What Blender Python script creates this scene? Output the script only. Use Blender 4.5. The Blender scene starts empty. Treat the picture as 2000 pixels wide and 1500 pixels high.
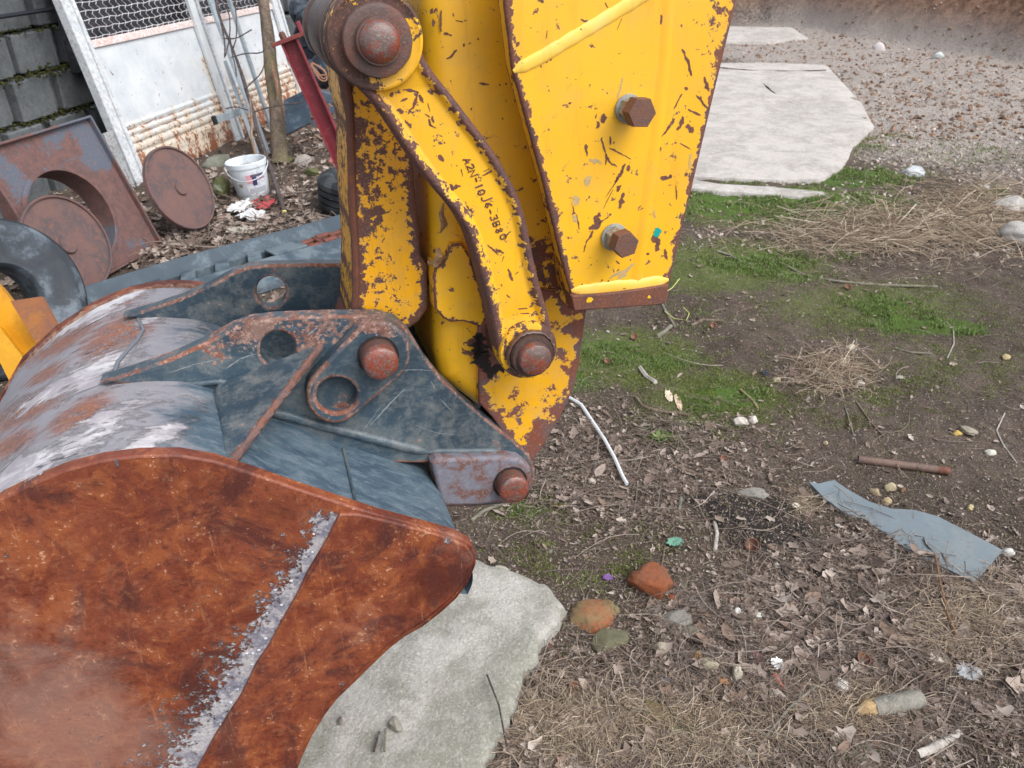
import bpy, math, random
import numpy as np
from mathutils import Vector, Matrix, geometry
random.seed(7); rng = np.random.default_rng(7)
S = bpy.context.scene
# ------------------------------------------------------------------ camera, sky, sun, exposure
PITCH = math.radians(31); F = 1540.0; CAMH = 1.5
cam_d = bpy.data.cameras.new("camera"); cam = bpy.data.objects.new("camera", cam_d)
S.collection.objects.link(cam); S.camera = cam
cam.location = (0, 0, CAMH); cam.rotation_euler = (math.pi/2 - PITCH, 0, 0)
cam_d.sensor_width = 36; cam_d.lens = F/2000*36; cam_d.clip_start = 0.05; cam_d.clip_end = 400
cam_d.dof.use_dof = True; cam_d.dof.focus_distance = 1.08; cam_d.dof.aperture_fstop = 18
SUN_EL, SUN_AZ = math.radians(52), math.radians(128)   # azimuth measured from +Y towards +X
W = bpy.data.worlds.new("World"); S.world = W; W.use_nodes = True
wt = W.node_tree; wt.nodes.clear()
sky = wt.nodes.new("ShaderNodeTexSky"); sky.sky_type = 'NISHITA'; sky.sun_disc = False
sky.sun_elevation = SUN_EL; sky.sun_rotation = SUN_AZ; sky.dust_density = 2.5; sky.ozone_density = 1.0
hs = wt.nodes.new("ShaderNodeHueSaturation"); hs.inputs['Saturation'].default_value = 0.34
bg = wt.nodes.new("ShaderNodeBackground"); bg.inputs[1].default_value = 0.15
wo = wt.nodes.new("ShaderNodeOutputWorld")
wt.links.new(sky.outputs[0], hs.inputs['Color']); wt.links.new(hs.outputs[0], bg.inputs[0]); wt.links.new(bg.outputs[0], wo.inputs[0])
sd = bpy.data.lights.new("sun", 'SUN'); sd.energy = 1.15; sd.angle = math.radians(40); sd.color = (1, .97, .93)
so = bpy.data.objects.new("sun", sd); S.collection.objects.link(so)
sdir = Vector((math.cos(SUN_EL)*math.sin(SUN_AZ), math.cos(SUN_EL)*math.cos(SUN_AZ), math.sin(SUN_EL)))
so.rotation_euler = sdir.to_track_quat('Z', 'Y').to_euler(); so.location = (3, -2, 6)
S.view_settings.view_transform = 'Standard'; S.view_settings.look = 'None'
S.view_settings.exposure = 0.88; S.view_settings.gamma = 1; S.view_settings.use_curve_mapping = False
S.render.engine = 'CYCLES'; S.cycles.max_bounces = 6; S.cycles.use_denoising = True

# ------------------------------------------------------------------ geometry of the place
Rv = np.array([1., 0, 0]); Uv = np.array([0, math.sin(PITCH), math.cos(PITCH)]); Fv = np.array([0, math.cos(PITCH), -math.sin(PITCH)])
C0 = np.array([0, 0, CAMH])
def ray(x, y): return (x-1000)/F*Rv + (750-y)/F*Uv + Fv
def G(x, y, z=0.0):
    d = ray(x, y); return C0 + d*(z-CAMH)/d[2]
def Q(x, y, D): return C0 + ray(x, y)*D
def proj(P):
    P = np.asarray(P) - C0; z = P@Fv; z = np.where(z > .05, z, .05)
    return 1000 + F*(P@Rv)/z, 750 - F*(P@Uv)/z, z
def onplane(x, y, p0, n):
    d = ray(x, y); return C0 + d*(((p0-C0)@n)/(d@n))
nz = lambda v: np.asarray(v, float)/np.linalg.norm(v)
# machine frame: local z runs along the pivot pins towards the viewer
A = np.array([-537, 770, 1540.]); A = nz(A[0]*Rv + A[1]*Uv + A[2]*Fv)
ez = -A; ex = nz(np.cross([0, 0, 1], ez)); ey = np.cross(ez, ex)
M0 = C0 + ray(999, 950)*1.0/(ray(999, 950)@A)
MM = Matrix(((ex[0], ey[0], ez[0], M0[0]), (ex[1], ey[1], ez[1], M0[1]), (ex[2], ey[2], ez[2], M0[2]), (0, 0, 0, 1)))
def PL(x, y, c):                       # pixel of the photograph -> machine coordinates on the plane at distance c
    d = ray(x, y); p = C0 + d*c/(d@A) - M0
    return np.array([p@ex, p@ey, 1.0-c])

# ------------------------------------------------------------------ node helper
def lin(r, g, b):
    f = lambda v: (v/255/12.92 if v/255 <= .04045 else ((v/255+.055)/1.055)**2.4)
    return (f(r), f(g), f(b), 1)
class NT:
    def __init__(s, name, rough=.6, spec=.4, metal=0):
        s.m = bpy.data.materials.new(name); s.m.use_nodes = True; s.t = s.m.node_tree
        s.b = s.t.nodes["Principled BSDF"]; s.b.inputs['Roughness'].default_value = rough
        s.b.inputs['Specular IOR Level'].default_value = spec; s.b.inputs['Metallic'].default_value = metal
        tc = s.t.nodes.new("ShaderNodeTexCoord"); s.obj = tc.outputs['Object']; s.uv = tc.outputs['UV']; s.gen = tc.outputs['Generated']
    def L(s, a, b): s.t.links.new(a, b)
    def put(s, v, sock):
        if hasattr(v, 'links'): s.L(v, sock)
        elif v is not None: sock.default_value = v
    def noise(s, scale, detail=4, rough=.55, dist=0, vec=None, col=False):
        n = s.t.nodes.new("ShaderNodeTexNoise"); s.L(vec if vec is not None else s.obj, n.inputs['Vector'])
        n.inputs['Scale'].default_value = scale; n.inputs['Detail'].default_value = detail
        n.inputs['Roughness'].default_value = rough; n.inputs['Distortion'].default_value = dist
        return n.outputs['Color' if col else 'Fac']
    def voro(s, scale, vec=None, feat='F1', out='Distance', rnd=1):
        n = s.t.nodes.new("ShaderNodeTexVoronoi"); n.feature = feat; s.L(vec if vec is not None else s.obj, n.inputs['Vector'])
        n.inputs['Scale'].default_value = scale; n.inputs['Randomness'].default_value = rnd; return n.outputs[out]
    def map(s, vec, scale=(1, 1, 1), rot=(0, 0, 0), loc=(0, 0, 0)):
        n = s.t.nodes.new("ShaderNodeMapping"); s.L(vec, n.inputs['Vector'])
        n.inputs['Scale'].default_value = scale; n.inputs['Rotation'].default_value = rot; n.inputs['Location'].default_value = loc; return n.outputs[0]
    def attr(s, name, out='Fac'):
        n = s.t.nodes.new("ShaderNodeAttribute"); n.attribute_name = name; return n.outputs[out]
    def mth(s, op, a, b=None, c=None, clamp=False):
        n = s.t.nodes.new("ShaderNodeMath"); n.operation = op; n.use_clamp = clamp
        s.put(a, n.inputs[0]); s.put(b, n.inputs[1]); s.put(c, n.inputs[2]); return n.outputs[0]
    def add(s, a, b): return s.mth('ADD', a, b)
    def mul(s, a, b): return s.mth('MULTIPLY', a, b)
    def sub(s, a, b): return s.mth('SUBTRACT', a, b)
    def mx(s, a, b): return s.mth('MAXIMUM', a, b)
    def thr(s, v, t, w=.02):            # soft threshold
        n = s.t.nodes.new("ShaderNodeMapRange"); s.put(v, n.inputs[0]); n.interpolation_type = 'SMOOTHSTEP'
        n.inputs[1].default_value = t-w; n.inputs[2].default_value = t+w; return n.outputs[0]
    def ramp(s, v, stops):
        n = s.t.nodes.new("ShaderNodeValToRGB"); s.put(v, n.inputs[0]); r = n.color_ramp
        while len(r.elements) < len(stops): r.elements.new(.5)
        for e, (p, c) in zip(r.elements, stops): e.position = p; e.color = c
        return n.outputs[0]
    def mix(s, f, a, b, mode='MIX'):
        n = s.t.nodes.new("ShaderNodeMix"); n.data_type = 'RGBA'; n.blend_type = mode
        s.put(f, n.inputs[0]); s.put(a, n.inputs[6]); s.put(b, n.inputs[7]); return n.outputs[2]
    def mixf(s, f, a, b):
        n = s.t.nodes.new("ShaderNodeMix"); s.put(f, n.inputs[0]); s.put(a, n.inputs[2]); s.put(b, n.inputs[3]); return n.outputs[0]
    def bump(s, h, dist=.001, strength=1, prev=None):
        n = s.t.nodes.new("ShaderNodeBump"); n.inputs['Distance'].default_value = dist; n.inputs['Strength'].default_value = strength
        s.put(h, n.inputs['Height'])
        if prev is not None: s.L(prev, n.inputs['Normal'])
        return n.outputs[0]
    def done(s, col=None, rough=None, nrm=None):
        s.put(col, s.b.inputs['Base Color']); s.put(rough, s.b.inputs['Roughness'])
        if nrm is not None: s.L(nrm, s.b.inputs['Normal'])
        return s.m

# ------------------------------------------------------------------ mesh helpers
INV = {}
def thing(name, label, cat, loc, group=None, mat4=None):
    o = bpy.data.objects.new(name, None); S.collection.objects.link(o)
    o.matrix_world = mat4 if mat4 else Matrix.Translation(Vector(loc)); o.empty_display_size = .05
    o['label'] = label; o['category'] = cat
    if group: o['group'] = group
    INV[o.name] = np.array(o.matrix_world.inverted()); return o
class MB:
    def __init__(s): s.v = []; s.f = []; s.a = {}
    def add(s, v, f, **at):
        k = len(s.v); v = np.asarray(v, float); s.v.extend(v.tolist()); s.f.extend([tuple(i+k for i in q) for q in f])
        for n in set(list(s.a)+list(at)):
            s.a.setdefault(n, [0.0]*k)
            x = at.get(n, 0.0); s.a[n].extend(list(x) if np.ndim(x) else [float(x)]*len(v))
        return s
    def box(s, c, h, ax=None):          # centre, half sizes, axes rows
        ax = np.eye(3) if ax is None else np.asarray(ax); c = np.asarray(c, float)
        v = [c + sx*h[0]*ax[0] + sy*h[1]*ax[1] + sz*h[2]*ax[2] for sx in (-1, 1) for sy in (-1, 1) for sz in (-1, 1)]
        fs = [(0, 1, 3, 2), (4, 6, 7, 5), (0, 4, 5, 1), (2, 3, 7, 6), (0, 2, 6, 4), (1, 5, 7, 3)]
        if np.dot(np.cross(ax[0], ax[1]), ax[2]) < 0: fs = [q[::-1] for q in fs]
        return s.add(v, fs)
    def bbox(s, c, h, ax=None, b=.004):    # box with chamfered edges
        ax = np.eye(3) if ax is None else np.asarray(ax); c = np.asarray(c, float); v = []; idx = {}
        for sx in (-1, 1):
            for sy in (-1, 1):
                for sz in (-1, 1):
                    for k in range(3):
                        hh = [h[0]-b, h[1]-b, h[2]-b]; hh[k] = h[k]
                        idx[(sx, sy, sz, k)] = len(v); v.append(c+sx*hh[0]*ax[0]+sy*hh[1]*ax[1]+sz*hh[2]*ax[2])
        fs = []
        for k in range(3):
            a, bb = (k+1) % 3, (k+2) % 3
            for sg in (-1, 1):
                q = []
                for (p, r) in ((-1, -1), (1, -1), (1, 1), (-1, 1)):
                    t = [0, 0, 0]; t[k] = sg; t[a] = p; t[bb] = r; q.append(idx[(*t, k)])
                fs.append(q if sg > 0 else q[::-1])
        for k in range(3):
            a, bb = (k+1) % 3, (k+2) % 3
            for p in (-1, 1):
                for r in (-1, 1):
                    t0 = [0, 0, 0]; t0[k] = -1; t0[a] = p; t0[bb] = r; t1 = list(t0); t1[k] = 1
                    q = [idx[(*t0, a)], idx[(*t1, a)], idx[(*t1, bb)], idx[(*t0, bb)]]; fs.append(q if p*r < 0 else q[::-1])
        for sx in (-1, 1):
            for sy in (-1, 1):
                for sz in (-1, 1):
                    q = [idx[(sx, sy, sz, k)] for k in range(3)]; fs.append(q if sx*sy*sz > 0 else q[::-1])
        return s.add(v, fs)
    def tube(s, pts, rad, n=8, cap=True, jit=0):
        pts = [np.asarray(p, float) for p in pts]; m = len(pts); rad = [rad]*m if np.ndim(rad) == 0 else list(rad)
        up = np.array([.13, .21, .97]); v = []; prev = None
        for i, p in enumerate(pts):
            t = nz(pts[min(i+1, m-1)]-pts[max(i-1, 0)])
            if prev is None:
                a = np.cross(t, up); a = a if np.linalg.norm(a) > .1 else np.cross(t, [1, 0, 0])
            else: a = prev - t*(prev@t)
            a = nz(a); prev = a; b = np.cross(t, a)
            for k in range(n):
                q = 2*math.pi*k/n; r = rad[i]*(1+jit*random.uniform(-1, 1)); v.append(p+r*(math.cos(q)*a+math.sin(q)*b))
        f = [(i*n+k, i*n+(k+1) % n, (i+1)*n+(k+1) % n, (i+1)*n+k) for i in range(m-1) for k in range(n)]
        if cap: f += [tuple(range(n-1, -1, -1)), tuple((m-1)*n+k for k in range(n))]
        return s.add(v, f)
    def lathe(s, o, ax, prof, n=40, capa=True, capb=True, jit=0):   # prof: (radius, height along ax)
        o = np.asarray(o, float); ax = nz(ax); a = np.cross(ax, [.3, .9, .2]); a = nz(a); b = np.cross(ax, a); v = []
        js = [1+jit*random.uniform(-1, 1) for _ in range(n)]
        for r, h in prof:
            for k in range(n):
                q = 2*math.pi*k/n; v.append(o+ax*h+r*js[k]*(math.cos(q)*a+math.sin(q)*b))
        m = len(prof)
        f = [(i*n+k, i*n+(k+1) % n, (i+1)*n+(k+1) % n, (i+1)*n+k) for i in range(m-1) for k in range(n)]
        if capa: f.append(tuple(range(n-1, -1, -1)))
        if capb: f.append(tuple((m-1)*n+k for k in range(n)))
        return s.add(v, f)
    def prism(s, poly, ext):            # 3D polygon extruded by the vector ext
        poly = [np.asarray(p, float) for p in poly]; ext = np.asarray(ext, float); n = len(poly)
        nn = sum(np.cross(poly[i]-poly[0], poly[(i+1) % n]-poly[0]) for i in range(n))
        if nn@ext > 0: poly = poly[::-1]
        v = poly + [p+ext for p in poly]
        f = [tuple(range(n)), tuple(range(2*n-1, n-1, -1))] + [(i, i+n, (i+1) % n+n, (i+1) % n) for i in range(n)]
        f = [tuple(q) for q in f]; return s.add(v, f)
    def quad(s, g):                     # grid of points [i][j]
        g = np.asarray(g, float); a, b = g.shape[:2]
        f = [(i*b+j, (i+1)*b+j, (i+1)*b+j+1, i*b+j+1) for i in range(a-1) for j in range(b-1)]
        return s.add(g.reshape(-1, 3), f)
def part(name, mb, mat, parent=None, local=False, sharp=35, label=None, kind=None):
    me = bpy.data.meshes.new(name); V = np.asarray(mb.v, float)
    if parent is not None and not local:
        r = parent
        while r.parent: r = r.parent
        I = INV[r.name]; V = V@I[:3, :3].T + I[:3, 3]
    me.from_pydata(V.tolist(), [], mb.f)
    for n, x in mb.a.items():
        at = me.attributes.new(n, 'FLOAT', 'POINT'); at.data.foreach_set('value', np.asarray(x, np.float32))
    me.polygons.foreach_set('use_smooth', [sharp > 0]*len(me.polygons))
    if sharp > 0: me.set_sharp_from_angle(angle=math.radians(sharp))
    me.materials.append(mat); me.update()
    o = bpy.data.objects.new(name, me); S.collection.objects.link(o)
    if parent is not None: o.parent = parent
    if label: o['label'] = label
    if kind: o['kind'] = kind
    return o
def single(name, mb, mat, label, cat, group=None, sharp=35, kind=None):   # a thing that is one mesh, origin at its base
    V = np.asarray(mb.v); c = V.mean(0); c[2] = V[:, 2].min(); mb.v = (V-c).tolist()
    o = part(name, mb, mat, None, True, sharp); o.location = c
    if kind: o['kind'] = kind
    else: o['label'] = label; o['category'] = cat
    if group: o['group'] = group
    return o
def trimesh(name, V, T, mat, attrs=None, parent=None, kind='stuff', smooth=False):
    me = bpy.data.meshes.new(name); V = np.asarray(V, np.float32); T = np.asarray(T, np.int32)
    k = T.shape[1]
    me.vertices.add(len(V)); me.vertices.foreach_set('co', V.ravel())
    me.loops.add(len(T)*k); me.loops.foreach_set('vertex_index', T.ravel())
    me.polygons.add(len(T)); me.polygons.foreach_set('loop_start', np.arange(0, len(T)*k, k, dtype=np.int32))
    me.polygons.foreach_set('loop_total', np.full(len(T), k, np.int32))
    me.polygons.foreach_set('use_smooth', np.full(len(T), smooth))
    for n, x in (attrs or {}).items():
        at = me.attributes.new(n, 'FLOAT', 'POINT'); at.data.foreach_set('value', np.asarray(x, np.float32))
    me.update(calc_edges=True); me.materials.append(mat)
    o = bpy.data.objects.new(name, me); S.collection.objects.link(o); o['kind'] = kind
    if parent: o.parent = parent
    return o

# 2D helpers
def chaikin(p, k=2, closed=True):
    p = np.asarray(p, float)
    for _ in range(k):
        q = np.roll(p, -1, 0) if closed else p[1:]; a = p if closed else p[:-1]
        n = np.empty((2*len(a), p.shape[1])); n[0::2] = .75*a+.25*q; n[1::2] = .25*a+.75*q
        if not closed: n = np.vstack([p[:1], n, p[-1:]])
        p = n
    return p
def resample(p, step, closed=True):
    p = np.asarray(p, float); out = []
    m = len(p) if closed else len(p)-1
    for i in range(m):
        a, b = p[i], p[(i+1) % len(p)]; n = max(1, int(np.ceil(np.linalg.norm(b-a)/step)))
        out += [a+(b-a)*k/n for k in range(n)]
    if not closed: out.append(p[-1])
    return np.array(out)
def inside(P, poly):
    x, y = P[:, 0], P[:, 1]; r = np.zeros(len(P), bool); n = len(poly)
    for i in range(n):
        x1, y1 = poly[i]; x2, y2 = poly[(i+1) % n]
        if y1 == y2: continue
        c = ((y1 > y) != (y2 > y)) & (x < (x2-x1)*(y-y1)/(y2-y1)+x1); r ^= c
    return r
def segdist(P, poly, closed=True):
    d = np.full(len(P), 9.); n = len(poly) if closed else len(poly)-1
    for i in range(n):
        a = poly[i]; b = poly[(i+1) % len(poly)]; ab = b-a; L = ab@ab+1e-12
        t = np.clip(((P-a)@ab)/L, 0, 1); d = np.minimum(d, np.hypot(*(P-a-t[:, None]*ab).T))
    return d
def area(p): return .5*np.sum(p[:, 0]*np.roll(p[:, 1], -1)-np.roll(p[:, 0], -1)*p[:, 1])
def offset(p, d):                       # inset of a CCW loop
    a = np.roll(p, 1, 0); b = np.roll(p, -1, 0); t1 = p-a; t2 = b-p
    t1 /= np.linalg.norm(t1, axis=1)[:, None]+1e-12; t2 /= np.linalg.norm(t2, axis=1)[:, None]+1e-12
    n = np.c_[-(t1+t2)[:, 1], (t1+t2)[:, 0]]; L = np.linalg.norm(n, axis=1)[:, None]+1e-9; n /= L
    cs = np.clip((n*np.c_[-t1[:, 1], t1[:, 0]]).sum(1), .5, 1)[:, None]; return p+n*d/cs
def tri2d(loops, step):
    P = np.vstack(loops); E = []; k = 0
    for l in loops: E += [(k+i, k+(i+1) % len(l)) for i in range(len(l))]; k += len(l)
    if step:
        mn, mxx = loops[0].min(0), loops[0].max(0)
        ys = np.arange(mn[1], mxx[1], step*.87); xs = np.arange(mn[0], mxx[0], step)
        X, Y = np.meshgrid(xs, ys); X[1::2] += step/2; H = np.c_[X.ravel(), Y.ravel()]
        H = H[inside(H, loops[0])]
        for l in loops[1:]: H = H[~inside(H, l)]
        for l in loops: H = H[segdist(H, l) > step*.55]
        P = np.vstack([P, H])
    v, e, f, *_ = geometry.delaunay_2d_cdt([Vector(p) for p in P], E, [], 0, 1e-7)
    V = np.array([(q.x, q.y) for q in v]); T = np.array([list(q) for q in f if len(q) == 3])
    c = V[T].mean(1); ok = inside(c, loops[0])
    for l in loops[1:]: ok &= ~inside(c, l)
    T = T[ok]; ar = (V[T[:, 1]]-V[T[:, 0]]); br = (V[T[:, 2]]-V[T[:, 0]])
    s = ar[:, 0]*br[:, 1]-ar[:, 1]*br[:, 0]; T[s < 0] = T[s < 0][:, ::-1]
    return V, T
def plate(px, c, th, holes=(), step=.005, rnd=.002, nr=3, wear=None, ck=0, back=True, disp=None, mb=None, edgev=0.0):
    """thick plate: outline traced in the photograph, laid on the machine plane at distance c, th deep"""
    mb = mb or MB(); loops = []
    for j, l in enumerate([px]+list(holes)):
        u = np.array([PL(x, y, c)[:2] for x, y in l])
        if j == 0 and ck: u = chaikin(u, ck)
        if area(u) < 0: u = u[::-1]
        loops.append(resample(u, max(step, .003)*1.3))
    w0 = 1-c
    ins = [[l] for l in loops]
    for k in range(1, nr+1):
        t = math.pi/2*k/nr; d = rnd*(1-math.cos(t))
        for j, l in enumerate(loops): ins[j].append(offset(l, d if j == 0 else -d))
    V, T = tri2d([i[-1] for i in ins], step)
    ed = np.minimum.reduce([segdist(V, l) for l in loops])+edgev
    wv = wear(V) if wear is not None else np.zeros(len(V))
    z = np.full(len(V), w0)
    if disp is not None: z = z+disp(V, ed)
    mb.add(np.c_[V, z], T.tolist(), edge=ed, wear=wv)
    for j, l in enumerate(loops):
        n = len(l); rings = [np.c_[l, np.full(n, w0-th)]]; ev = [0.0]
        if th > .02 or edgev:
            for q in ((th-.004, .012), (th*.5, .02), (rnd+.004, .012)):
                if rnd < q[0] < th: rings.append(np.c_[l, np.full(n, w0-q[0])]); ev.append(q[1])
        for k in range(nr+1):
            t = math.pi/2*k/nr; rings.append(np.c_[ins[j][k], np.full(n, w0-rnd+rnd*math.sin(t))]); ev.append(edgev)
        g = np.vstack(rings); f = []
        for r in range(len(rings)-1):
            for i in range(n):
                q = (r*n+i, r*n+(i+1) % n, (r+1)*n+(i+1) % n, (r+1)*n+i); f.append(q if j == 0 else q[::-1])
        mb.add(g, f, edge=np.repeat(ev, n), wear=wear(g[:, :2]) if wear is not None else 0)
    if back:
        V2, T2 = tri2d(loops, None); mb.add(np.c_[V2, np.full(len(V2), w0-th)], T2[:, ::-1].tolist(), edge=.05, wear=0)
    return mb
def chips(mb, items, c, lift=.00035):   # bare spots in the paint: ragged thin slivers (pixel polyline, width in pixels)
    for pl, wd in items:
        P = resample(np.array([PL(x, y, c)[:2] for x, y in pl]), .0008, False); n = len(P)
        if n < 3: P = resample(P, np.linalg.norm(P[-1]-P[0])/3, False); n = len(P)
        s = 1/1540*c*1.02
        t = np.gradient(P, axis=0); t /= np.linalg.norm(t, axis=1)[:, None]+1e-9; nn = np.c_[-t[:, 1], t[:, 0]]
        env = np.sin(np.linspace(.12, math.pi-.12, n))**.45
        u = np.arange(n)*.0008; r1, r2 = rng.uniform(0, 200, 2)
        q1 = np.clip(-.5+3.4*fbm(u*230+r1, u*0+r1, 4), .12, 3); q2 = np.clip(-.5+3.4*fbm(u*230+r2, u*0+r2, 4), .12, 3)
        P = P+nn*((fbm(u*90+r2, u*0+7, 3)-.45)*wd*s*.9)[:, None]; a = wd*s*.46*env*q1; b = wd*s*.46*env*q2
        L = P+nn*a[:, None]; R_ = P-nn*b[:, None]; V = np.vstack([L, R_])
        mb.add(np.c_[V, np.full(2*n, 1-c+lift)], [(i, i+n, i+n+1, i+1) for i in range(n-1)])
def blob(pts):                          # wear field: list of (px,py,radius px,strength,c)
    B = [(PL(x, y, c)[:2], r/1540*c, s) for x, y, r, s, c in pts]
    def f(V):
        w = np.zeros(len(V))
        for p, r, s in B: w += s*np.exp(-((V-p)**2).sum(1)/r**2)
        return w
    return f
# value noise for terrain
_tab = rng.random((256, 256))
def vn(x, y):
    xi = np.floor(x).astype(int); yi = np.floor(y).astype(int); fx = x-xi; fy = y-yi; fx = fx*fx*(3-2*fx); fy = fy*fy*(3-2*fy)
    g = lambda a, b: _tab[a % 256, b % 256]
    return (g(xi, yi)*(1-fx)+g(xi+1, yi)*fx)*(1-fy)+(g(xi, yi+1)*(1-fx)+g(xi+1, yi+1)*fx)*fy
def fbm(x, y, o=4):
    r = 0; a = .5
    for k in range(o): r = r+a*vn(x*2**k+17*k, y*2**k+31*k); a *= .5
    return r

# ------------------------------------------------------------------ materials
def m_paint(name, base, base2, bare, bare2, edgew=.006, thr=.62, wearamp=1.0, rim=(200, 170, 110), rough=.38, bias=0, fine=70, dust=.25, dustc=(190, 150, 90)):
    t = NT(name, spec=.45)
    n1 = t.noise(9, 3, .5); n2 = t.noise(fine, 9, .68, .3); n3 = t.noise(330, 3, .6)
    e = t.attr('edge'); w = t.attr('wear')
    ew = t.mul(t.thr(n2, .5, .22), edgew*1.9)
    v1 = t.thr(t.mul(t.sub(t.add(ew, edgew*.25), e), 1/edgew), .0, .08)
    val = t.add(t.add(t.mul(w, wearamp), t.mul(n1, .35)), t.add(t.add(t.mul(t.sub(n2, .5), 2.7), .375), t.add(t.mul(t.sub(n3, .5), .5), bias)))
    v2 = t.thr(val, thr+.2, .012)
    sp = t.thr(t.noise(120, 6, .6, .2), .765, .008)
    m = t.mx(t.mx(v1, v2), sp)
    v2b = t.thr(val, thr+.178, .012)
    v1b = t.thr(t.mul(t.sub(t.add(ew, edgew*.42), e), 1/edgew), .0, .08)
    rimm = t.mul(t.mx(v1b, v2b), t.sub(1.0, m))
    pc = t.mix(t.thr(t.noise(5, 5, .6), .5, .3), base, base2)
    du = t.mul(t.thr(t.noise(26, 8, .7, .5), .58, .16), dust)
    pc = t.mix(du, pc, lin(*dustc)); gr = t.thr(t.noise(3.5, 7, .72, .8), .56, .10); pc = t.mix(t.mul(gr, .14), pc, lin(160, 122, 56)); run = t.noise(22, 6, .7, .2, t.map(t.obj, (2.2, .22, 1))); pc = t.mix(t.mul(t.thr(run, .60, .06), .14), pc, lin(140, 96, 40))
    scr = t.thr(t.noise(45, 5, .75, 0, t.map(t.obj, (.35, 3.2, 1), (0, 0, .6))), .70, .03)
    pc = t.mix(t.mul(scr, .35), pc, lin(150, 115, 55))
    bc = t.mix(t.thr(t.noise(38, 6, .65), .5, .16), bare, bare2)
    bc = t.mix(t.mul(t.thr(n3, .6, .1), .4), bc, lin(150, 110, 90))
    col = t.mix(t.mul(rimm, .55), pc, lin(*rim)); col = t.mix(m, col, bc)
    h = t.add(t.mul(t.sub(1.0, m), .5), t.mul(t.noise(14, 2), .55))
    nr = t.bump(h, .0012, .8); nr = t.bump(t.mul(n3, t.add(.12, m)), .0008, .5, nr)
    return t.done(col, t.mixf(m, t.mixf(du, rough, rough+.2), .72), nr)
def m_rust(name, c1, c2, c3, spots=(205, 150, 120), rough=.62, scale=14, spotamt=.5, spec=.4, bmp=.0009):
    t = NT(name, spec=spec)
    n1 = t.noise(scale, 7, .62, .4); n2 = t.noise(scale*6, 7, .7, .3); n3 = t.noise(scale*22, 4, .7)
    col = t.mix(t.thr(t.add(n1, t.mul(t.sub(n2, .5), .5)), .5, .07), lin(*c1), lin(*c2)); col = t.mix(t.mul(t.thr(n2, .54, .07), .75), col, lin(*c3))
    col = t.mix(t.mul(t.thr(t.add(n3, t.mul(n2, .4)), .86, .05), spotamt), col, lin(*spots))
    return t.done(col, t.mixf(n2, rough-.12, rough+.18), t.bump(t.add(n2, t.mul(n3, .5)), bmp, .8))
YEL, YEL2 = lin(234, 178, 34), lin(224, 166, 30)
BRN, BRN2 = lin(88, 62, 58), lin(112, 66, 50)
M_yel = m_paint('yellow_paint', YEL, YEL2, BRN, BRN2, edgew=.0055, thr=.71)
M_yel2 = m_paint('yellow_paint_worn', lin(232, 168, 14), lin(222, 155, 10), BRN, lin(95, 58, 45), edgew=.011, thr=.60, fine=105, dust=.45, dustc=(190, 150, 80))
M_yel3 = m_paint('yellow_paint_flaking', lin(232, 172, 20), lin(215, 155, 30), lin(96, 76, 74), lin(118, 62, 44), edgew=.010, thr=.60, fine=48, dust=.5, dustc=(190, 155, 100))
M_grey = m_rust('bare_grease_steel', (64, 48, 44), (88, 62, 54), (48, 38, 36), (150, 120, 95), .42, 20, .35, .6)
M_pin = m_rust('pin_steel_rust', (88, 66, 60), (104, 64, 52), (70, 60, 58), (186, 165, 140), .38, 26, .6, .6)
M_pinred = m_rust('pin_face_rust', (128, 56, 36), (90, 66, 60), (104, 92, 88), (200, 176, 156), .28, 38, .75, .8)
M_chip = m_rust('bare_chip', (100, 68, 60), (84, 56, 52), (126, 74, 56), (150, 120, 100), .65, 60, .3)
M_bolt = m_rust('bolt_rust', (104, 72, 60), (92, 72, 68), (122, 78, 56), (190, 150, 120), .6, 60, .5)
M_zinc = m_rust('zinc_washer', (142, 144, 136), (120, 122, 118), (166, 160, 140), (140, 84, 50), .5, 70, .5)

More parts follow.
